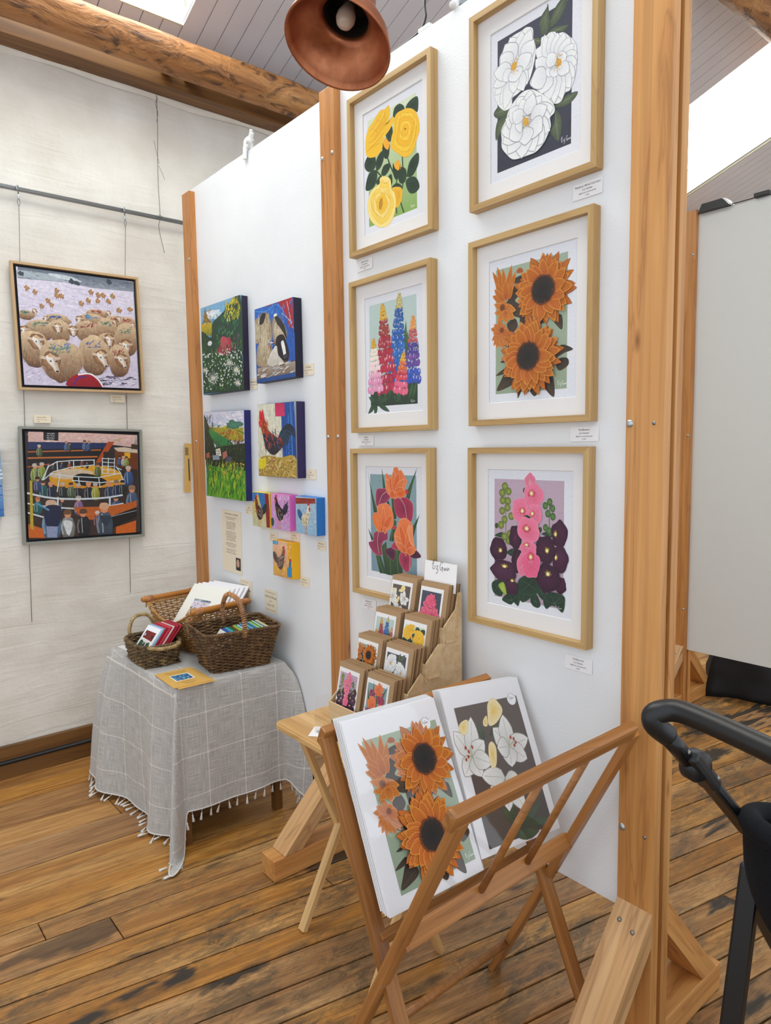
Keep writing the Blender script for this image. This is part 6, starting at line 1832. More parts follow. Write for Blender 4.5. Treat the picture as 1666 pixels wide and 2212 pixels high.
ART['seascape'] = [('poly', [0, 0, 1290, 0, 1290, 1000, 0, 1000], 'a8cbe6', 0, '2c6cb4'), ('dabs', 30, 30, 1260, 480, 90, 150, 26, ('1f5aa8', '2f7cc4', '5aa0d8', '174684'), 3, 8, 1), ('dabs', 30, 520, 1260, 970, 60, 160, 40, ('c8dcec', '8ab8e0', 'e6eef4'), 5, 15, 2)]
art_obj('painted_picture', 'seascape', (XW+.0424, -1.244, 1.246), EY, EZ, .308, t, 'paint', (0, 0, .398, .308, '2c6cb4'))
# picture rail pipe with hooks and wires
pr = thing('picture_rail', (-3.565, 0, 2.725), 'galvanised metal pipe fixed along the plaster wall for hanging pictures', 'rail')
tubeobj('pipe', [(-3.567, YF, 2.727), (-3.567, .6, 2.727)], .0105, 'zinc', pr, 14)
for y in (-1.6, .45):
    tubeobj('bracket', [(XW, y, 2.727), (-3.567, y, 2.727)], .006, 'zinc', pr)
def hang(y, yb, zb, label, pts=None):
    h = thing('picture_wire', (-3.567, y, 2.72), label, 'wire', 'hanging wires on the plaster wall')
    tubeobj('hook', spline([(-3.555, y-.006, 2.72), (-3.553, y-.007, 2.735), (-3.567, y, 2.742), (-3.580, y+.006, 2.733), (-3.575, y+.003, 2.712), (-3.562, y, 2.700)], 5), .0032, 'steel', h, 8)
    box('clasp', (-3.563, y, 2.692), (.006, .011, .018), 'steel', h, bev=.002)
    tubeobj('loop', spline([(-3.563, y, 2.684), (-3.560, y-.006, 2.668), (-3.563, y, 2.652), (-3.566, y+.006, 2.668)], 4, True), .0012, 'wire', h, 6, True)
    tubeobj('strand', [(-3.563, y, 2.655), (-3.5925, (y*3+yb)/4, 2.2), (-3.5925, yb, zb)], .0013, 'wire', h, 6)
hang(-.703, -.750, .727, 'thin steel wire on a hook holding the left edge of the sheep painting')
hang(-.222, -.275, .80, 'thin steel wire on a hook holding the right edge of the sheep painting')
h = thing('loose_wire', (-3.57, -.03, 3.3), 'loose twisted wire hanging down the plaster wall from the timber wall plate', 'wire')
tubeobj('strand', spline([(-3.575, -.028, 3.335), (-3.572, -.030, 3.20), (-3.575, -.035, 3.05), (-3.572, -.040, 2.9), (-3.56, -.042, 2.735), (-3.575, -.045, 2.68), (-3.578, -.02, 2.56)], 6), .0014, 'wire', h, 6)
tubeobj('loop', spline([(-3.570, -.040, 2.745), (-3.560, -.030, 2.735), (-3.552, -.040, 2.725), (-3.560, -.050, 2.735)], 4, True), .001, 'wire', h, 5, True)
tubeobj('twist', spline([(-3.573, -.022, 3.32), (-3.570, -.038, 3.29), (-3.573, -.026, 3.25), (-3.570, -.036, 3.2)], 5), .001, 'wire', h, 5)
tubeobj('tail', spline([(-3.573, -.03, 3.00), (-3.56, -.05, 3.06), (-3.555, -.06, 3.10)], 4), .001, 'wire', h, 5); tubeobj('tail', spline([(-3.573, -.034, 2.99), (-3.56, -.02, 2.95), (-3.556, -.012, 2.92)], 4), .001, 'wire', h, 5)
pk = thing('paper_packet', (XW, .067, 1.44), 'yellow card packet with a barcode on the plaster wall behind the left post', 'packet')
box('card', (XW+.008, .067, 1.440), (.004, .034, .265), 'kraft_yellow', pk, (-.05, 0, 0), .0005)
for k in range(7): box('barcode_bar', (XW+.0104, .064, 1.548-.006*k), (.001, .018, .003), 'black_plastic', pk, bev=0)
box('dark_strip', (XW+.0104, .073, 1.43), (.001, .006, .12), 'black_plastic', pk, bev=0)
# ---------------- canvases on the partition ----------------
def canvas(x0, x1, z0, z1, label, art, edge, roll=0.0, group='unframed canvases on the partition', d=.039, top=None):
    cx, cz = (x0+x1)/2, (z0+z1)/2
    t = thing('canvas_painting', (cx, 0, cz), label, 'painting', group)
    R = Matrix.Translation((cx, 0, cz)) @ Matrix.Rotation(roll, 4, 'Y') @ Matrix.Translation((-cx, 0, -cz))
    o = box('stretched_canvas', (cx, -d/2-.0006, cz), (x1-x0, d, z1-z0), edge, t, bev=.0015); o.matrix_basis = R @ o.matrix_basis
    o = art_obj('painted_picture', art, (x0+.001, -d-.0009, z0+.001), EX, EZ, z1-z0-.002, t, 'paint', (0, 0, x1-x0-.002, z1-z0-.002, '888888')); o.matrix_basis = R @ o.matrix_basis
    return t
canvas(-3.139, -2.755, 1.798, 2.204, 'square canvas of a daisy meadow with a red barrel, top left of its group', 'meadow', 'purple_black_edge', math.radians(.5))
canvas(-2.627, -2.328, 1.815, 2.121, 'canvas of sheep crowded in a blue trailer', 'trailer', 'midnight_edge', math.radians(-.3))
canvas(-3.148, -2.762, 1.311, 1.714, 'square canvas of a green valley with farm houses', 'valley', 'indigo_edge', math.radians(1.2))
canvas(-2.631, -2.324, 1.422, 1.724, 'canvas of a red rooster with a blue tail standing on straw', 'rooster', 'navy_edge', math.radians(.6))
G = 'small square chicken canvases'
canvas(-2.698, -2.549, 1.203, 1.352, 'small canvas of a brown cockerel with a yellow edge, left of the pink one', 'hen_yellow', 'yellow_edge', math.radians(1), G)
canvas(-2.539, -2.391, 1.204, 1.352, 'small canvas of a black hen with a bright pink edge', 'hen_pink', 'pink_edge', math.radians(1), G)
canvas(-2.347, -2.199, 1.202, 1.350, 'small canvas of a white hen with a bright blue edge', 'hen_blue', 'blue_edge', math.radians(.8), G)
canvas(-2.534, -2.385, 1.006, 1.156, 'small canvas of a speckled hen with a yellow-gold edge, hung lowest', 'hen_gold', 'gold_edge', math.radians(.5), G)
# ---------------- captions ----------------
def caption(x0, x1, z0, z1, lines, label, mat='cream_card', y=-.0022, name='caption_card', cat='label', group=None, roll=0.0, extra=None, tilt=0.0):
    w_, h_ = x1-x0, z1-z0; key = 'cap%d' % len(ART)
    ART[key] = [('text',)+q for q in lines]+(extra or [])
    t = thing(name, ((x0+x1)/2, 0, (z0+z1)/2), label, cat, group)
    R = Matrix.Translation(((x0+x1)/2, 0, z1)) @ Matrix.Rotation(roll, 4, 'Y') @ Matrix.Rotation(tilt, 4, 'X') @ Matrix.Translation((-(x0+x1)/2, 0, -z1))
    o = box('card', ((x0+x1)/2, y+.0008, (z0+z1)/2), (w_, .0012, h_), mat, t, bev=0); o.matrix_basis = R @ o.matrix_basis
    o = art_obj('printed_text', key, (x0, y-.00006, z0), EX, EZ, h_, t, 'ink'); o.matrix_basis = R @ o.matrix_basis
    return t
def cl(title, price, W_=1650): return [(W_*.45, 640, 190, title, '2a2520'), (W_*.45, 400, 120, 'Original acrylic on canvas', '4a4540'), (W_*.25, 140, 150, price, '2a2520')]
G = 'cream captions beside the canvases'
for x0, x1, z0, z1, tt, pc, lb in ((-2.748, -2.690, 1.798, 1.844, 'Wildflower Garden', '£250', 'small cream caption beside the meadow canvas'), (-2.321, -2.252, 1.822, 1.866, 'Pen Mates', '£195', 'small cream caption to the right of the trailer sheep canvas'),
    (-2.320, -2.252, 1.416, 1.456, 'Rex', '£195', 'small cream caption to the right of the rooster canvas'), (-2.830, -2.770, 1.245, 1.286, 'Valley', '£250', 'small cream caption under the right corner of the valley canvas'),
    (-2.623, -2.556, 1.140, 1.178, 'Brave Boy', '£65', 'small cream caption under the brown cockerel canvas'), (-2.452, -2.381, 1.154, 1.192, 'Mrs Black', '£65', 'small cream caption under the black hen canvas'),
    (-2.258, -2.197, 1.139, 1.177, 'White Lady', '£65', 'small cream caption under the white hen canvas'), (-2.385, -2.319, .976, 1.017, 'Henrietta', '£65', 'small cream caption at the right of the gold edged hen canvas')):
    caption(x0, x1, z0, z1, cl(tt, pc), lb, group=G)
G = 'white captions under the framed prints'
for x0, z0, tt, lb in ((-1.079, 2.147, "'Madame Alfred Carrière'", 'white rose print'), (-1.079, 1.547, "'Sunflowers'", 'framed sunflower print'), (-1.088, .944, "'Hollyhocks'", 'hollyhock print'),
    (-1.967, 2.147, "'Yellow Roses'", 'yellow rose print'), (-1.975, 1.545, "'Lupins'", 'lupin print'), (-1.975, .955, "'Bearded Iris'", 'iris print, beside the card stand')):
    caption(x0, x0+.084, z0, z0+.038, [(1100, 720, 190, tt, '1c1c22'), (1100, 500, 180, 'Liz Gower', '1c1c22'), (1100, 300, 140, 'digital art archival print', '333338'), (1100, 110, 140, '£150', '333338')], 'white printed caption under the '+lb, 'white_card', group=G, tilt=math.radians(-2))
st_l = [(330, 930, 36, 'Artist Statement - Sue Barlow', '2a2520')]
yy_ = 880; rr_ = random.Random(3)
for para in (2, 5, 6, 3, 3, 2):
    for k in range(para):
        st_l.append((310, yy_, 23, ' '.join(rr_.choice(('colour', 'farm', 'animals', 'painting', 'the hills', 'inspired by', 'acrylic', 'canvas', 'light', 'of my', 'and')) for _ in range(5)), '5a5048')); yy_ -= 27
    yy_ -= 22
st_l = st_l[:20]
caption(-3.070, -2.876, .954, 1.250, st_l, 'tall cream artist statement sheet with a small portrait photo', name='statement_sheet', cat='notice', roll=math.radians(1.5), extra=[('poly', [460, 60, 620, 60, 620, 260, 460, 260], '4a3b33', 0), ('ell', 530, 170, 48, 66, 'c9a088'), ('poly', [480, 60, 600, 60, 580, 110, 500, 110], '2a2a33', 0)])
dash = [('line', [60+60*k, 900-60*(k % 2), 120+60*k, 900-60*((k+1) % 2)], 14, 'b58a78', 0) for k in range(14)]+[('line', [60+60*k, 90+50*(k % 2), 120+60*k, 90+50*((k+1) % 2)], 14, 'b58a78', 0) for k in range(14)]
caption(-2.904, -2.794, .848, .936, [(620, 620, 150, 'Giclée Prints', '2a2520'), (620, 420, 150, 'Prices as Marked', '2a2520')], 'cream price card about prints, near the bread basket of mounted prints', name='price_card', roll=math.radians(1.5), extra=dash)
caption(-2.679, -2.577, .820, .922, [(500, 640, 140, 'Cards £2.20 each', '2a2520'), (500, 460, 120, 'Or', '2a2520'), (500, 280, 140, '5 for £10', '2a2520')], 'cream price card about greeting cards, right above the brown handled basket', name='price_card', roll=math.radians(1.2), extra=[('line', o[1], o[2], o[3], o[4]) for o in dash])
# captions on the plaster wall
for y0, z0, tt, lb in ((-.328, 1.782, 'Sheep in Snow', 'cream caption under the right corner of the sheep painting'), (-.686, 1.675, 'Farmers Mart', 'cream caption above the left corner of the auction painting')):
    key = 'cap%d' % len(ART); ART[key] = [('text',)+q for q in cl(tt, '£650', 1900)]
    t = thing('caption_card', (XW, y0+.036, z0+.019), lb, 'label'); box('card', (XW+.007, y0+.036, z0+.019), (.0012, .074, .038), 'cream_card', t, bev=0)
    art_obj('printed_text', key, (XW+.0078, y0, z0), EY, EZ, .038, t, 'ink')
# ---------------- copper pendant lamp ----------------
LD = V((.0746, -.3824, -.921)).normalized()      # the way the shade opens
LC = V((-1.3397, -.536, 2.4496))
t = thing('pendant_lamp', LC, 'polished copper pendant lamp shade with a pale bulb, tilted towards the room', 'lamp')
Rl = Matrix.Translation(LC) @ V((0, 0, -1)).rotation_difference(LD).to_matrix().to_4x4()
prof = [(.056, .140), (.058, .100), (.062, .078), (.078, .070), (.098, .056), (.113, .034), (.121, .012), (.1240, -.001), (.1225, -.003), (.119, .000), (.114, .014), (.102, .036), (.084, .053), (.066, .064), (.056, .070), (.053, .078), (.052, .138)]
v, f = lathe(prof, 64); mobj('shade', v, f, 'copper', t, Rl, True)
v, f = lathe([(.0001, .143), (.052, .143), (.056, .139), (.050, .137), (.0001, .137)], 40); mobj('cap', v, f, 'socket', t, Rl, True)
v, f = lathe([(.0510, .137), (.0522, .080)], 40); mobj('neck_lining', v, f, 'dark_inside', t, Rl, True)
v, f = lathe([(.0001, .052), (.010, .0535), (.018, .060), (.0225, .072), (.022, .084), (.016, .100), (.011, .115), (.011, .137)], 28); mobj('bulb', v, f, 'bulb', t, Rl, True)
v, f = lathe([(.015, .106), (.019, .110), (.019, .138)], 20); mobj('socket', v, f, 'socket', t, Rl, True)
top = Rl @ V((0, 0, .143)); tubeobj('cord', spline([top, top+V((.004, .0, .05)), top+V((-.01, .01, .4)), V((top.x, top.y, ceil(top.x)-.02))], 8), .005, 'black_plastic', t, 8)
v, f = lathe([(.0001, 0), (.04, 0), (.042, .03), (.0001, .03)], 24); mobj('ceiling_rose', v, f, 'white_plastic', t, Matrix.Translation((top.x, top.y, ceil(top.x)-.032)) @ RS.to_4x4(), True)
# ---------------- draped table ----------------
TZ = .64; TX0, TX1, TY0, TY1 = -3.185, -2.455, -.525, -.035
tb = thing('side_table', (-2.82, -.28, 0), 'small dark table hidden under the grey fringed cloth', 'table')
box('tabletop', ((TX0+TX1)/2, (TY0+TY1)/2, TZ-.014), (TX1-TX0-.02, TY1-TY0-.02, .022), 'dark_wood', tb)
for x in (TX0+.04, TX1-.045):
    for y in (TY0+.04, TY1-.04): beam('leg', (x, y, 0), (x, y, TZ-.026), .035, .035, 'dark_wood', tb)
clo = thing('tablecloth', (-2.82, -.28, TZ), 'grey linen cloth with a white yarn grid and tassels draped over the small table', 'tablecloth')
def cloth():
    r = .02; pts = []   # (x, y, nx, ny, s kind, u, v, cornerness)
    cs = [(TX0, TY0), (TX1, TY0), (TX1, TY1), (TX0, TY1)]
    N = {0: 46, 1: 34, 2: 20, 3: 20}; NC = 26
    for k in range(4):
        a, b = V(cs[k]), V(cs[(k+1) % 4]); d = (b-a).normalized(); n = V((d.y, -d.x)); L = (b-a).length
        for i in range(N[k]):
            t = (i+.5)/N[k]; p = a+d*(r+(L-2*r)*t); pts.append((p, n, k, t, 0))
        cc = b-d*r-n*r if False else b-d*r+(-n)*r
        n2 = V((-d.y, d.x))*-1; d2 = d
        for i in range(NC):
            t = (i+.5)/NC; a_ = t*math.pi/2; nn = (n*math.cos(a_)+d*math.sin(a_)); pts.append((cc+nn*r, nn, k, t, 1))
    return pts
def build_cloth():
    P = cloth(); n = len(P); rows = 44; v = []; uv = []; hem = []
    def fold(k, t, c):     # outward wave amplitude, drop length, flare
        if c == 0:
            if k == 0:    # long side towards the wall corner: soft folds, hangs to the floor
                w_ = .030*math.sin(t*9.0+1.0)+.012*math.sin(t*19);  return w_, .605+.02*math.sin(t*3)+.012*t, .072*(1-t)-.012
            if k == 1: w_ = .006*math.sin(t*11)+.018*max(0, t-.72)*math.sin(t*20); return w_, .485+.012*math.sin(t*3.2)+.03*max(0, t-.8)*3, .012
            return .0, .45, .02
        if k == 0:        # front corner: deep gathered fold reaching the floor
            b = math.sin(t*math.pi); return -.055*math.sin(t*math.pi*3.0)*b+.03*b, (.605+.012)*(1-t)+.49*t+.17*b**1.5, -.012*(1-t)+.012*t+.03*b
        if k == 1:        # back corner by the partition: pointed hanging fold
            b = math.sin(t*math.pi); return .04*math.sin(t*math.pi*2)*b, .50+.13*b, .02+.15*b
        if k == 3:
            b = math.sin(t*math.pi); return .03*math.sin(t*math.pi*2)*b, .58+.03*t, .06+.05*b
        return 0, .45, .02
    for j in range(rows+1):
        q = j/rows
        for (p, nn, k, t, c) in P:
            wv, drop, fl_ = fold(k, t, c); D = drop*q
            out = fl_*(1-math.exp(-3*q))*.9+fl_*.35*q+wv*q**1.1*1.05
            z = TZ+.006-D; x, y = p.x+nn.x*out, p.y+nn.y*out
            if j <= 2: z = TZ+.006-[0, .0015, .006][j]; x, y = p.x+nn.x*[-.012, -.003, .0015][j], p.y+nn.y*[-.012, -.003, .0015][j]
            lim = .006+.006*mnoise.noise((x*20, y*20, 4))
            if z < lim:
                ex = lim-z; z = lim+.004*math.sin(ex*60)+.012*min(1, ex*14)*abs(math.sin(ex*25)); x += nn.x*ex*.55+.25*ex; y += nn.y*ex*.25
            y = min(y, -.006)
            v.append((x, y, z))
            if c == 0: u_ = (p.x+nn.x*D, p.y+nn.y*D)
            else:
                cs_ = {0: (TX1, TY0), 1: (TX1, TY1), 2: (TX0, TY1), 3: (TX0, TY0)}[k]; mx_ = max(abs(nn.x), abs(nn.y)); u_ = (cs_[0]+nn.x/mx_*D, cs_[1]+nn.y/mx_*D)
            uv.append((u_[0]+.0, u_[1]))
            if j == rows: hem.append((V((x, y, z)), k, t, c))
    f = []
    for j in range(rows):
        for i in range(n): a = j*n+i; b = j*n+(i+1) % n; f.append((a, a+n, b+n, b))
    b = len(v)
    nt = 10
    f.append(tuple(range(n)))
    m = mesh('cloth', v, f, True); m.materials.append(MATS['linen'])
    ul = m.uv_layers.new(name='UVMap')
    for l in m.loops: ul.data[l.index].uv = uv[l.vertex_index]
    link('cloth', m, clo); return hem
hem = build_cloth()
hv = [h[0]+V((0, 0, .002)) for h in hem if h[1] in (0, 1, 3)]
hv0 = [h[0] for h in hem if (h[1] == 3 and h[3] == 1) or (h[1] in (0, 1))]
hv0 = [h[0] for h in hem if h[1] == 3 and h[3] == 1]+[h[0] for h in hem if h[1] in (0, 1)]
tubeobj('hem_braid', hv0, .0028, 'tassel', clo, 6)
# tassels
tv = MB(); tv.add(tube([(0, 0, 0), (0, .001, -.016)], .0010, 5)); tv.add(lathe([(.0001, -.014), (.0034, -.017), (.0026, -.022), (.0040, -.030), (.0058, -.042), (.0001, -.043)], 8))
tm = mesh('tassel', tv.v, tv.f, True); tm.materials.append(MATS['tassel'])
acc = 0; last = hv0[0]; rt = random.Random(4)
for p in hv0[1:]:
    acc += (p-last).length; last = p
    if acc > .030:
        acc = 0; low = p.z < .047
        R = Euler((rt.uniform(-1.45, -1.0) if low else rt.uniform(-.2, .2), rt.uniform(-.25, .25), rt.uniform(-.5, .9) if low else rt.uniform(-1, 1))).to_matrix().to_4x4()
        link('tassel', tm, clo, Matrix.Translation(V((p.x, p.y, max(p.z, .006)))) @ R)
ZT_ = TZ+.0065
# ---------------- baskets ----------------
def rrect(cx, cy, hx, hy, r, n, ang=0, off=0.0):
    pts = []; per = 4*(hx+hy)-8*r+2*math.pi*r
    segs = [((hx-r, -hy), (1, 0))]
    path = []
    for (ox, oy, a0) in ((hx-r, -hy+r, -90), (hx-r, hy-r, 0), (-hx+r, hy-r, 90), (-hx+r, -hy+r, 180)):
        for k in range(9): a = math.radians(a0+90*k/8); path.append(V((ox+r*math.cos(a), oy+r*math.sin(a), 0)))
    path.append(path[0]); L = [0]
    for a, b in zip(path, path[1:]): L.append(L[-1]+(b-a).length)
    for i in range(n):
        t = (i+off) % n/n*L[-1]; k = max(q for q in range(len(L)-1) if L[q] <= t+1e-9); w_ = (t-L[k])/max(1e-9, L[k+1]-L[k]); p = path[k].lerp(path[k+1], w_)
        d = (path[k+1]-path[k]).normalized(); pts.append((p, V((d.y, -d.x, 0))))
    return pts
def woven(parent, c, ang, hx0, hy0, hx1, hy1, h, r, rows, stakes, mat, rad, dip=lambda p: 0, per_stake=3, z0=.004, stakemat=None, amp=1.0):
    M = Matrix.Translation(c) @ Matrix.Rotation(ang, 4, 'Z'); mb = MB(); sb = MB(); n = stakes*per_stake
    for j in range(rows):
        t = j/(rows-1); hx, hy = hx0+(hx1-hx0)*t, hy0+(hy1-hy0)*t; pp = []
        for i, (p, nn) in enumerate(rrect(0, 0, hx, hy, r, n)):
            w_ = math.cos(math.pi*(i/per_stake+j))*rad*1.15*amp; z = z0+(h-z0)*t; q = p+nn*w_; q.z = z+dip(q)*t+.0007*math.sin(i*1.7+j*2.1); pp.append(M @ q)
        mb.add(tube(pp, rad, 6, True))
    for i, ((p, nn), (p2, n2)) in enumerate(zip(rrect(0, 0, hx0, hy0, r, stakes), rrect(0, 0, hx1, hy1, r, stakes))):
        a = V((p.x, p.y, 0)); b = V((p2.x, p2.y, h+dip(p2))); sb.add(tube([M @ a, M @ b], rad*.85, 5))
    tag(mb.obj('weave', mat, parent, smooth=True), kind='stuff'); sb.obj('stakes', stakemat or mat, parent, smooth=True)
    bm_ = MB().box((0, 0, .003), (hx0*2-.004, hy0*2-.004, .005)); mobj('base', bm_.v, bm_.f, mat, parent, M)
    return M
def rim(parent, M, hx, hy, h, r, mat, rad, dip=lambda p: 0, turns=40, name='rim'):
    mb = MB()
    for ph in (0, 2.09, 4.19):
        pp = []; N = 200
        for i, (p, nn) in enumerate(rrect(0, 0, hx, hy, r, N)):
            a = ph+2*math.pi*turns*i/N; q = p+nn*(math.cos(a)*rad*.8); q.z = h+dip(p)+math.sin(a)*rad*.8; pp.append(M @ q)
        mb.add(tube(pp, rad*.72, 5, True))
    mb.obj(name, mat, parent, smooth=True)
def coil(parent, pts, r, rr, turns, mat, name):
    n = int(turns*7); L = [V(p) for p in pts]; pp = []
    for i in range(n+1):
        s_ = i/n*(len(L)-1); k = min(len(L)-2, int(s_)); p = L[k].lerp(L[k+1], s_-k); d = (L[k+1]-L[k]).normalized()
        u = d.cross(V((.3, .2, 1))).normalized(); w_ = d.cross(u); a = 2*math.pi*turns*i/n; pp.append(p+u*math.cos(a)*r+w_*math.sin(a)*r)
    v, f = tube(pp, rr, 5); return mobj(name, v, f, mat, parent, smooth=True)
# brown rectangular basket with a hoop handle (long side faces +x)
wb = thing('wicker_basket', (-2.592, -.205, ZT_), 'brown rectangular willow basket with a wrapped hoop handle, full of cards', 'basket')
WA = math.radians(-8)
WC = V((-2.592, -.205, ZT_)); WHX0, WHY0, WHX1, WHY1, WH = .098, .124, .130, .160, .160
wm = woven(wb, WC, WA, WHX0, WHY0, WHX1, WHY1, WH, .03, 25, 36, 'willow_brown', .0037)
rim(wb, wm, WHX1+.001, WHY1+.001, WH+.003, .03, 'willow_brown', .0052, turns=30)
hp = spline([wm @ V((WHX1, 0, WH-.02)), wm @ V((WHX1+.003, 0, WH+.05)), wm @ V((WHX1*.62, 0, WH+.112)), wm @ V((0, 0, WH+.128)), wm @ V((-WHX1*.62, 0, WH+.112)), wm @ V((-WHX1-.003, 0, WH+.05)), wm @ V((-WHX1, 0, WH-.02))], 7)
hd = tubeobj('handle', hp, .0085, 'willow_brown', wb, 10); coil(hd, hp, .0092, .0021, 58, 'cane_band', 'cane_wrap')
for sx_ in (1, -1):
    for s2 in (-1, 1): tubeobj('handle_lashing', [wm @ V((sx_*(WHX1+.006), s2*.022, WH+.010)), wm @ V((sx_*(WHX1+.011), 0, WH-.008)), wm @ V((sx_*(WHX1+.006), -s2*.024, WH-.020))], .003, 'willow_brown', wb, 6)
# honey coloured tray basket with dowel handles, at the back
hb = thing('wicker_tray', (-2.93, -.20, ZT_), 'honey coloured willow tray basket with two round wooden handles, holding mounted prints', 'basket')
HC = V((-2.962, -.202, ZT_)); HA = math.radians(8); HX0, HY0, HX1, HY1, HH = .140, .095, .192, .140, .130
dp = lambda p: .055*min(1, max(0, (abs(p.x)-.05)/.12))**1.2 
hm = woven(hb, HC, HA, HX0, HY0, HX1, HY1, HH, .035, 19, 44, 'willow_honey', .0036, dp)
rim(hb, hm, HX1+.001, HY1+.001, HH+.003, .035, 'willow_honey', .0046, dp, 36)
for s_ in (-1, 1):
    a, b = hm @ V((s_*(HX1+.012), -.152, HH+.075)), hm @ V((s_*(HX1+.012), .152, HH+.075))
    hd = beam('handle', a, b, .02, .02, 'dowel', hb); v, f = tube([V((-.152, 0, 0)), V((-.145, 0, 0)), V((.145, 0, 0)), V((.152, 0, 0))], [.0105, .013, .013, .0105], 14)
    m = mesh('handle', v, f, True); m.materials.append(MATS['dowel']); hd.data = m
    for e in (-1, 1):
        p = hm @ V((s_*(HX1+.012), e*.118, HH+.075)); q = hm @ V((s_*(HX1+.002), e*.118, HH+.04))
        coil(hb, [p+V((0, -.018, 0)), p+V((0, .018, 0))], .0150, .0022, 7, 'cane_band', 'lashing')
        for k in (-.012, 0, .012): tubeobj('stay', [p+V((0, k, -.008)), q+V((0, k*1.6, 0))], .0032, 'willow_honey', hb, 6)
# seagrass basket with rope loop handles
sb_ = thing('seagrass_basket', (-2.90, -.43, ZT_), 'dark woven seagrass basket with two rope loop handles and greeting cards', 'basket')
SC = V((-2.868, -.443, ZT_)); SA = math.radians(-2)
sm = woven(sb_, SC, SA, .118, .078, .132, .090, .082, .066, 11, 32, 'seagrass', .0048, lambda p: 0, 3, .006, None, .9)
rim(sb_, sm, .132, .090, .088, .066, 'seagrass', .0062, turns=34)
for s_ in (-1, 1):
    # loops rise on the two ends
    k = .0
    loop = spline([sm @ V((s_*.126, -.050, .075)), sm @ V((s_*.136, -.054, .115)), sm @ V((s_*.138, -.028, .165)), sm @ V((s_*.138, .028, .165)), sm @ V((s_*.136, .054, .115)), sm @ V((s_*.126, .050, .075))], 6)
    if s_ > 0: loop = spline([sm @ V((.122, -.058, .088)), sm @ V((.146, -.060, .092)), sm @ V((.166, -.028, .088)), sm @ V((.166, .028, .088)), sm @ V((.146, .060, .092)), sm @ V((.122, .058, .088))], 6)
    hd = tubeobj('handle', loop, .0075, 'seagrass_handle', sb_, 8); coil(hd, loop, .0066, .0026, 30, 'seagrass_handle', 'rope_wrap')
# ---------------- cards, prints and leaflets on the table ----------------
def slab_thing(name, label, cat, group, c, R, w_, h_, d_, mat, art=None, field=None, artmat='ink', paper='eeeef0'):
    """card: local x width, z height, facing -y; R rotation; c centre of the lower edge"""
    M = Matrix.Translation(c) @ R.to_4x4(); m = boxmesh(name, w_, d_, h_, mat, 0)
    Mc = M @ Matrix.Translation((0, 0, h_/2))
    if not art: return tag(link(name, m, None, Mc), label, cat, group)
    t = thing(name, c, label, cat, group); link('card_stock', m, t, Mc)
    fx, fz, fH = field; ux = R @ V((1, 0, 0)); uy = R @ V((0, 0, 1))
    art_obj('printed_picture', art, M @ V((fx, -d_/2-.0003, fz)), ux, uy, fH, t, artmat, (-(fx+w_/2)+.0005, -fz+.0005, w_/2-fx-.0005, h_-fz-.0005, paper)); return t
rc = random.Random(12)
# mounted prints in the honey tray: lean back towards -x
ORD = ['first', 'second', 'third', 'fourth', 'fifth', 'sixth', 'seventh', 'eighth', 'ninth', 'tenth', 'eleventh', 'twelfth', 'thirteenth', 'fourteenth', 'fifteenth', 'sixteenth', 'seventeenth', 'eighteenth', 'nineteenth', 'twentieth', 'twenty-first', 'twenty-second', 'twenty-third', 'twenty-fourth', 'twenty-fifth']
for k in range(5):
    R = Matrix.Rotation(math.radians(14+rc.uniform(-2, 2)), 3, 'Z') @ Matrix.Rotation(math.radians(-40), 3, 'X')
    c = V((-2.935+.008*k, -.280+.0195*k, .690+.002*k))
    slab_thing('mounted_print', ('cream mounted print of sheep in snow, frontmost in the honey tray basket' if k == 0 else 'cream mounted print, %s from the front in the honey tray basket' % ORD[k]), 'print', 'mounted prints in the tray basket', c, R, .250, .275, .006, 'paper', 'snow_sheep' if k == 0 else None, (-.065, .085, .115), paper='f0eee4')
cols = ['9a1f30', 'b02a3c', '8c1c2c', 'c23848', '5a2a30', 'a8c8dc', '7ea8c8', 'c02c3c', 'a01c30', 'd04858', 'b83040', 'e0d8d4']
for i, c_ in enumerate(cols): plain('card_a%d' % i, c_, .45)
for k in range(12):
    R = Matrix.Rotation(math.radians(4), 3, 'Z') @ Matrix.Rotation(math.radians(-38+rc.uniform(-1, 1)), 3, 'X')
    c = sm @ V((-.018+.0035*k, -.062+.0068*k, .026+.0016*k))
    slab_thing('greeting_card', ('white greeting card with a red brick house picture, frontmost in the seagrass basket' if k == 0 else '%s backed greeting card, %s from the front in the seagrass basket' % (('dark red', 'blue', 'pale blue', 'red', 'crimson', 'pink', 'red', 'white', 'dark red', 'red', 'dark red', 'red')[k], ORD[k])), 'card', 'cards in the seagrass basket', c, R, .120, .135, .0034, 'white_card' if k == 0 else 'card_a%d' % ((k+4) % 12), 'house_card' if k == 0 else None, (-.046, .022, .09), paper='f2f2f4')
cols = ['f0eee4', '3c62b0', '2f54a8', '48a0b8', '5ab8d0', '2f8c5c', '1f7a4c', '8c2038', 'a8c848', 'b8d858', '48b0b8', 'e8e8e4', '3058a8', '60c0d8', '284c9c', '90c8d8', '3c9c84', '2c5ca8', '7cc0cc', 'c0d860', '2c8c4c', 'f0f0ec', '1f7c5c', 'e8d0dc', 'd8d890']
for i, c_ in enumerate(cols): plain('card_b%d' % i, c_, .45)
for k in range(25):
    R = Matrix.Rotation(math.radians(WA/math.pi*180), 3, 'Z') @ Matrix.Rotation(math.radians(-38+k*.6), 3, 'X')
    c = wm @ V((.006+rc.uniform(-.004, .004), -.112+.0080*k, .034))
    slab_thing('greeting_card', ('pale greeting card with blue lettering, first from the left in the brown handled basket' if k == 0 else 'bright coloured card edge, %s from the left in the brown handled basket' % ORD[k]), 'card', 'cards in the brown basket', c, R, .150, .128, .0034, 'card_b%d' % k)
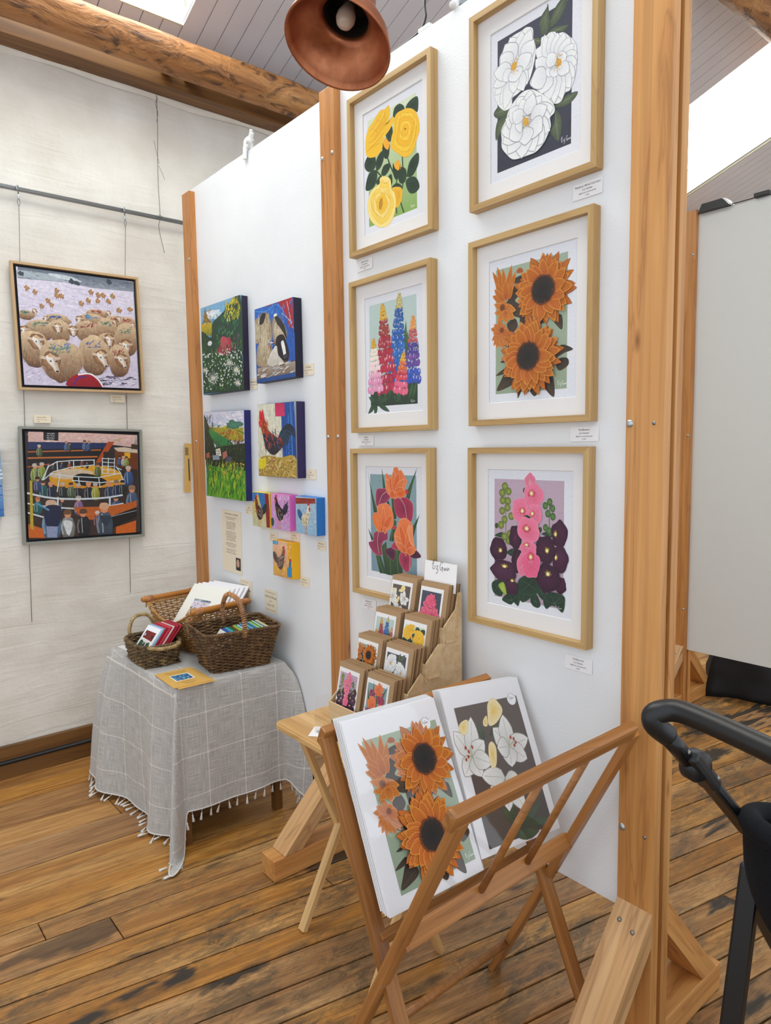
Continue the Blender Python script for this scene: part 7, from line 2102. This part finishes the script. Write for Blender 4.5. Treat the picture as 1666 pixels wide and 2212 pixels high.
# leaflets
def flat_sheet(name, label, cat, pts, z, mat, art=None, fld=None, group=None, th=.0012):
    p = [V((q[0], q[1], z)) for q in pts]   # corners: bl, br, tr, tl seen from the reader
    ux = (p[1]-p[0]).normalized(); n = ux.cross(p[3]-p[0]).normalized(); uy = n.cross(ux)
    v = [q for q in p]+[q+V((0, 0, th)) for q in p]; f = [(3, 2, 1, 0), (4, 5, 6, 7)]+[(i, (i+1) % 4, (i+1) % 4+4, i+4) for i in range(4)]
    t = thing(name, (p[0]+p[2])/2, label, cat, group); o = mobj('sheet', v, f, mat, t)
    if art: art_obj('printed_picture', art, p[0]+ux*fld[0]+uy*fld[1]+V((0, 0, th+.0002)), ux, uy, fld[2], t, 'ink')
    return t
def rot_rect(cx, cy, w_, h_, a):
    c_, s_ = math.cos(a), math.sin(a); return [(cx+x*c_-y*s_, cy+x*s_+y*c_) for x, y in ((-w_/2, -h_/2), (w_/2, -h_/2), (w_/2, h_/2), (-w_/2, h_/2))]
FA = math.radians(88)
flat_sheet('leaflet', 'yellow-brown exhibition leaflet with a blue picture at the front corner of the cloth', 'leaflet', rot_rect(-2.553, -.452, .148, .208, FA), ZT_+.0020, 'kraft_yellow', 'leaflet', (0, 0, .208))
flat_sheet('leaflet', 'yellow-brown leaflet lying underneath the exhibition leaflet with the blue picture', 'leaflet', rot_rect(-2.538, -.442, .148, .208, FA+.03), ZT_+.0004, 'kraft_yellow')
for k, (dx, a) in enumerate(((0, .1), (.012, .05), (.022, .0))):
    flat_sheet('photo_print', ('glossy black and white photo sheet on the cloth behind the seagrass basket' if k == 2 else 'white photo sheet, %s under the black and white one behind the seagrass basket' % ('last', 'directly')[k]), 'print', rot_rect(-3.085+dx, -.41+.004*k, .19, .15, a), ZT_+.0004+.0016*k, 'paper', 'photo_bw' if k == 2 else None, (.01, .01, .13), 'loose photo sheets')
# ---------------- folding table with the card stand ----------------
FZ = .66; FX0, FX1, FY0, FY1 = -1.905, -1.37, -.425, -.05
ft = thing('folding_table', (-1.64, -.24, 0), 'small pale ash folding table with crossed legs carrying the card stand', 'table')
nsl = 4; wS = (FY1-FY0)/1
bm = bmesh.new(); bmesh.ops.create_cube(bm, size=1); bmesh.ops.scale(bm, vec=(FX1-FX0, FY1-FY0, .024), verts=bm.verts)
ve = [e for e in bm.edges if abs(e.verts[0].co.z-e.verts[1].co.z) > .01]; bmesh.ops.bevel(bm, geom=ve, offset=.022, segments=4, affect='EDGES', profile=.5)
he = [e for e in bm.edges if abs(e.verts[0].co.z-e.verts[1].co.z) < 1e-5]; bmesh.ops.bevel(bm, geom=he, offset=.005, segments=2, affect='EDGES')
m = bpy.data.meshes.new('tabletop'); bm.to_mesh(m); bm.free(); m.materials.append(MATS['ash']); link('tabletop', m, ft, Matrix.Translation(((FX0+FX1)/2, (FY0+FY1)/2, FZ-.012)))
for x in (-1.795, -1.436):       # crossed legs at both ends
    beam('leg', (x-.004, FY0+.038, FZ-.026), (x+.004, -.143, .001), .018, .030, 'ash', ft, (1, 0, 0))
    beam('leg', (x+.016, FY1-.045, FZ-.026), (x+.012, FY0+.012, .001), .018, .030, 'ash', ft, (1, 0, 0))
for y in (FY0+.045, FY1-.05): beam('rail', (-1.80, y, FZ-.034), (-1.43, y, FZ-.034), .022, .020, 'ash', ft)
tubeobj('stretcher', [(-1.795, -.262, .318), (-1.42, -.262, .318)], .008, 'ash', ft)
# card stand
cs = thing('card_stand', (-1.58, -.18, FZ), 'stepped birch plywood card stand with four tiers of flower cards', 'card stand')
CX0, CX1 = -1.722, -1.448
Y4 = [-.325, -.2500, -.1780, -.105]; Z4 = [.755, .832, .905, 1.000]     # lip position and lip top of each tier
sidep = [(-.030, FZ), (-.030, 1.098), (-.044, 1.098)]
for k in (3, 2, 1, 0): sidep += [(Y4[k]+.050, Z4[k]+.050), (Y4[k]-.001, Z4[k]+.002), (Y4[k]-.001, Z4[k]-.046)]
sidep[-1] = (Y4[0]-.001, FZ)
for x in (CX0-.005, CX1): v, f = prism(sidep, 'x', x, x+.005); mobj('side_panel', v, f, 'plywood', cs)
for k in range(4):
    box('front_lip', ((CX0+CX1+.005)/2, Y4[k]-.004, Z4[k]-.028), (CX1-CX0+.012, .006, .056), 'plywood', cs, bev=.0005)
    box('shelf', ((CX0+CX1)/2, Y4[k]+.034, Z4[k]-.052), (CX1-CX0-.001, .066, .005), 'plywood', cs, bev=.0005)
    box('tier_back', ((CX0+CX1)/2, Y4[k]+.066, Z4[k]-.0), (CX1-CX0-.001, .004, .095), 'plywood', cs, bev=.0005)
    # little tenon blocks that show on the side
    box('tenon', (CX1+.0065, Y4[k]+.028, Z4[k]-.044), (.004, .050, .006), 'plywood', cs, bev=.0005)
    if k: box('tenon', (CX1+.0065, Y4[k]+.052, Z4[k]-.004), (.004, .006, .080), 'plywood', cs, bev=.0005)
names = [['hollyhocks', 'irises'], ['sunflowers', 'white_roses'], ['lupins', 'yellow_roses'], ['lilies', 'peony']]
words = {'hollyhocks': 'pink hollyhock', 'irises': 'orange iris', 'sunflowers': 'sunflower', 'white_roses': 'white rose', 'lupins': 'lupin', 'yellow_roses': 'yellow rose', 'lilies': 'white lily', 'peony': 'pink peony'}
tiers = ['lowest', 'second', 'third', 'top']
KW, KH = .121, .172; lean = math.radians(-11)
RL = Matrix.Rotation(lean, 3, 'X')
for k in range(4):
    for j in range(2):
        key = names[k][j]; nc = (9, 10)[j] if k else 9
        for i in range(nc):
            y = Y4[k]+.003+.0052*i+rc.uniform(0, .0012); x = CX0+.0665+j*.1385+rc.uniform(-.0015, .0015)-(.0015*i if j else .001*i)*0
            c = V((x, y, Z4[k]-.0485)); R = RL
            if i == 0:
                t = thing('greeting_card', c, 'greeting card with a %s picture, front of the stand\'s %s tier' % (words[key], tiers[k]), 'card', 'cards in the plywood stand')
                M = Matrix.Translation(c) @ R.to_4x4(); link('envelope', boxmesh('envelope', KW, .0028, KH, 'kraft', 0), t, M @ Matrix.Translation((0, 0, KH/2)))
                W_, H_ = .100, .147; ox = -KW/2+.003
                H = H_*.83; wf = H*.70
                link('card_front', boxmesh('card_front', W_, .0012, H_, 'white_card', 0), t, M @ Matrix.Translation((ox+W_/2, -.0022, H_/2+.010)))
                art_obj('printed_picture', key, M @ V((ox+(W_-wf)/2, -.0030, .010+(H_-H)/2)), R @ V((1, 0, 0)), R @ V((0, 0, 1)), H, t, 'ink')
                link('cellophane_sleeve', boxmesh('cellophane_sleeve', KW+.004, .0002, KH+.004, 'card_sleeve', 0), t, M @ Matrix.Translation((0, -.0058, KH/2+.001)))
            else:
                o = link('greeting_card', boxmesh('card_behind', KW, .0032, KH+.001*(i % 3), 'kraft' if i % 3 else 'kraft_edge', .0004), None, Matrix.Translation(c) @ R.to_4x4() @ Matrix.Translation((0, 0, KH/2)))
                tag(o, 'kraft backed card, %s behind the %s card on the stand\'s %s tier' % (ORD[i-1], words[key], tiers[k]), 'card', 'cards in the plywood stand')
# name card standing behind the top tier
nm = thing('name_card', (-1.52, -.045, 1.15), 'white card with a handwritten signature standing above the top tier of cards', 'card')
ART['namecard'] = [('sig', 560, 420, 13, '3a3a3a', 26)]
Rn = Matrix.Rotation(math.radians(-6), 3, 'X') @ Matrix.Rotation(math.radians(0), 3, 'Z'); Mn = Matrix.Translation((-1.518, -.052, 1.095)) @ Rn.to_4x4()
link('card_stock', boxmesh('card_stock', .140, .0012, .088, 'white_card', 0), nm, Mn @ Matrix.Translation((0, 0, .044)))
art_obj('handwriting', 'namecard', Mn @ V((-.070, -.0009, .030)), Rn @ V((1, 0, 0)), Rn @ V((0, 0, 1)), .058, nm, 'ink')
# leaflet and acrylic holder at the left end of the stand
flat_sheet('info_leaflet', 'white printed leaflet lying on the folding table in front of the card stand', 'leaflet', rot_rect(-1.715, -.345, .105, .074, math.radians(40)), FZ+.0008, 'white_card', 'info', (.008, .01, .055))
ah = thing('acrylic_holder', (-1.765, -.335, FZ), 'clear acrylic leaflet holder beside the lowest tier of cards', 'holder')
for c_, s_ in (((-1.745, -.335, FZ+.055), (.002, .07, .11)), ((-1.700, -.372, FZ+.030), (.09, .002, .06)), ((-1.700, -.335, FZ+.001), (.09, .074, .002))): box('acrylic_plate', c_, s_, 'acrylic', ah, bev=.0003)
# ---------------- folding print browser ----------------
br = thing('print_browser', (-1.08, -.36, 0), 'folding beech print browser rack with crossed legs and dowel front', 'print rack')
BL, BR_ = -.640, -.088     # inner ends along y
tF, tB = V((-.845, 0, .868)), V((-1.300, 0, .868))    # centre lines of front and back top rails
f1, f2 = V((-.905, 0, 0)), V((-1.279, 0, 0))           # feet of back frame / front frame
def along(a, b, z): return a+(b-a)*((z-a.z)/(b.z-a.z))
yL1, yR1 = BL-.004, BR_+.004
def Y(p, y): return V((p.x, y, p.z))
for y in (BL+.004, BR_-.004):       # back frame stiles run from the back top rail to the front feet
    beam('back_stile', Y(tB, y), Y(f1, y), .020, .036, 'beech', br, (0, 1, 0), .003)
for y in (BL-.018, BR_+.014+.004):  # front frame stiles
    beam('front_stile', Y(tF-V((.0, 0, .012)), y+(.0)), Y(f2, y), .020, .036, 'beech', br, (0, 1, 0), .003)
beam('back_top_rail', Y(tB, BL-.012), Y(tB, BR_+.010), .022, .046, 'beech', br, (.42, 0, .9), .003)
c0_ = Y(tF, BL-.050); c1_ = Y(tF, BR_+.012)
beam('hand_rail', c0_, c1_, .028, .044, 'beech', br, (.46, 0, .89), .009)
zr = .515; lo = along(tF, f2, zr)
beam('lower_rail', Y(lo, BL-.010), Y(lo, BR_+.010), .020, .040, 'beech', br, (-.5, 0, .87), .003)
for t_ in (.36, .66): 
    y = BL-.01+(BR_-BL)*t_+.04; tubeobj('dowel', [Y(lo+V((.004, 0, .012)), y), Y(tF-V((.004, 0, .012)), y)], .0085, 'beech', br, 14)
zl = .46; lb = along(tB, f1, zl); beam('ledge_rail', Y(lb, BL+.004), Y(lb, BR_-.004), .020, .034, 'beech', br, (.4, 0, .9), .003)
zk = .12; lk = along(tF, f2, zk); tubeobj('stretcher', [Y(lk, BL-.018), Y(lk, BR_+.018)], .011, 'beech', br, 12)
cr = V((-1.072, 0, .40))
for y in (BL-.030, BR_+.030): bolt(br, Y(cr, y), .008, (0, -1 if y < -.3 else 1, 0))
# the prints lean on the back frame
nB = V((.893, 0, .45)); tB_ = V((-.45, 0, .893)); RB = Matrix((V((0, 1, 0)), -nB, tB_)).transposed()   # local x along +y, -y out of the print, z up the slope
O = V((-1.28, 0, .887))
def pl(yy_, s_, off): return O+nB*off+tB_*s_+V((0, yy_, 0))
for side, (y0, y1, s0, s1, art, wd) in enumerate(((-.641, -.351, -.412, .003, 'sunflowers', 'sunflower'), (-.348, -.053, -.410, -.006, 'lilies', 'white lily'))):
    w_ = y1-y0; h_ = s1-s0; RP = RB @ Matrix.Rotation(math.radians((2.2, 5.6)[side]), 3, 'Y')
    for k in range(8):
        off = .0300-.0036*k; dy = (rc.uniform(-.003, .001) if k else 0); ds = (.004*k if side == 0 else .0025*k)+(rc.uniform(-.002, .002) if k else 0)
        c = pl((y0+y1)/2+dy, s0+ds*.5, off)
        if k == 0:
            t = thing('mounted_print', c, 'mounted %s print, frontmost on the %s of the browser rack' % (wd, ('left', 'right')[side]), 'print', 'prints in the browser rack')
            M = Matrix.Translation(c) @ RP.to_4x4(); link('mount_board', boxmesh('mount_board', w_, .003, h_, 'paper', .0003), t, M @ Matrix.Translation((0, 0, h_/2)))
            if side == 0: H = .332; fx, fz = .042, .030
            else: H = .341; fx, fz = .032, .014
            q = M @ V((-w_/2+fx, -.0019, fz)); ux = RP @ V((1, 0, 0)); uy = RP @ V((0, 0, 1))
            art_obj('printed_picture', art, q, ux, uy, H, t, 'ink')
            # round sticker
            key = 'sticker'; 
            art_obj('round_sticker', key, M @ V((w_/2-.068 if side == 0 else w_/2-.064, -.0026, h_-.072)), ux, uy, .034, t, 'ink')
            link('cellophane_sleeve', boxmesh('cellophane_sleeve', w_+.002, .0004, h_+.002, 'cellophane', 0), t, M @ Matrix.Translation((0, -.0042, h_/2)))
        else:
            o = link('mounted_print', boxmesh('print_behind', w_-.001*(k % 3), .0026, h_, 'paper' if k % 2 else 'paper_edge', .0003), None, Matrix.Translation(c) @ RP.to_4x4() @ Matrix.Translation((0, 0, h_/2)))
            tag(o, 'white mounted print, %s behind the %s print in the browser rack' % (ORD[k-1], wd), 'print', 'prints in the browser rack')
# ---------------- pram ----------------
pm = thing('pram', (-.30, -.20, 0), 'black pram with a foam grip handlebar and fabric seat at the right edge', 'pram')
hb_ = spline([V((-.06, -.600, 1.097)), V((-.22, -.560, 1.100)), V((-.38, -.504, 1.102)), V((-.488, -.468, 1.102)), V((-.545, -.458, 1.101)), V((-.570, -.478, 1.094)), V((-.572, -.478, 1.076)), V((-.562, -.452, 1.052))], 7)
tubeobj('handlebar_grip', hb_, .0185, 'black_foam', pm, 18)
tubeobj('handle_arm', [(-.566, -.462, 1.062), (-.549, -.405, 1.000)], .0150, 'black_metal', pm, 14)
jc = V((-.545, -.385, .985))
v, f = lathe([(.0001, .017), (.022, .016), (.0275, .010), (.0275, -.010), (.022, -.016), (.0001, -.017)], 26); mobj('hinge', v, f, 'black_plastic', pm, Matrix.Translation(jc) @ Matrix.Rotation(math.pi/2, 4, 'Y') @ Matrix.Rotation(.3, 4, 'X'), True)
beam('hinge_bracket', jc+V((0, -.03, .03)), jc+V((.006, .05, -.05)), .026, .036, 'black_plastic', pm, (1, 0, 0), .008)
bolt(pm, jc+V((.020, .040, -.030)), .006, (1, -.4, .3), 'screw'); bolt(pm, V((-.541, -.420, 1.02)), .005, (1, -.4, .3), 'screw')
beam('lower_arm', jc+V((.004, .04, -.04)), (-.512, -.235, .820), .020, .030, 'black_metal', pm, (1, 0, 0), .006)
for x in (-.505, -.085):
    beam('rear_leg', (x, -.235, .76), (x-.012, -.345, .12), .026, .036, 'black_metal', pm, (1, 0, 0), .006)
    beam('front_leg', (x, -.235, .70), (x, .26, .10), .024, .030, 'black_metal', pm, (1, 0, 0), .006)
    for y, r in ((-.345, .115), (.27, .085)):
        v, f = tube([V((0, math.cos(a*.2618)*r, math.sin(a*.2618)*r)) for a in range(24)], .017, 10, True); w_ = mobj('wheel', v, f, 'black_foam', pm, Matrix.Translation((x, y, r+.018)), True)
        v, f = lathe([(.0001, .016), (.028, .014), (.03, 0), (.028, -.014), (.0001, -.016)], 20); mobj('hub', v, f, 'zinc', w_, Matrix.Translation((x, y, r+.018)) @ Matrix.Rotation(math.pi/2, 4, 'Y'), True)
        for k in range(5):
            a = k*1.2566; beam('spoke', (x, y, r+.018), (x, y+math.cos(a)*r, r+.018+math.sin(a)*r), .010, .012, 'black_plastic', w_, (1, 0, 0))
for z0, z1, x in ((.42, .36, -.43), (.34, .30, -.40)):
    tubeobj('basket_tube', spline([(x-.03, -.330, z0-.10), (x+.03, -.10, z0+.05), (x+.12, .10, z1+.08)], 6), .008, 'black_metal', pm, 10)
tubeobj('axle', [(-.51, -.345, .133), (-.09, -.345, .133)], .009, 'zinc', pm, 10)
# seat: padded bowl
sv = []; sf = []; nu, nv = 40, 16
cS = V((-.296, -.205, .800))
for sh in (0, 1):
    k = 1.0 if sh == 0 else .86
    for j in range(nv+1):
        t = j/nv*1.75
        for i in range(nu):
            a = 2*math.pi*i/nu; rr = math.sin(min(t, 1.45)) if t < 1.45 else math.sin(1.45)*(1+(t-1.45)*.05)
            z = -math.cos(t); x_, y_ = .225*k*rr*math.cos(a), .205*k*rr*math.sin(a); zz = .235*(k if z < 0 else 1)*z+.10*(t/1.75)*math.sin(a)*0+.06*rr*(-math.sin(a))
            sv.append(cS+V((x_, y_, zz)))
for sh in (0, 1):
    b = sh*(nv+1)*nu
    for j in range(nv):
        for i in range(nu):
            q = (b+j*nu+i, b+j*nu+(i+1) % nu, b+(j+1)*nu+(i+1) % nu, b+(j+1)*nu+i); sf.append(q if sh else q[::-1])
for i in range(nu): sf.append((nv*nu+i, nv*nu+(i+1) % nu, (2*nv+1)*nu+(i+1) % nu, (2*nv+1)*nu+i))
mobj('seat', sv, sf, 'pram_fabric', pm, smooth=True)
rimp = [cS+V((.215*math.cos(a*.157), .196*math.sin(a*.157), .235*.178-.06*.99*math.sin(a*.157)+.004)) for a in range(40)]
tubeobj('seat_rim', rimp, .020, 'pram_fabric', pm, 12, True)
v, f = lathe([(.0001, .012), (.10, .010), (.11, 0), (.10, -.010), (.0001, -.012)], 24); mobj('blanket', [V(p)*1.0 for p in v], f, 'white_card', pm, Matrix.Translation(cS+V((.03, .02, -.06))), True)
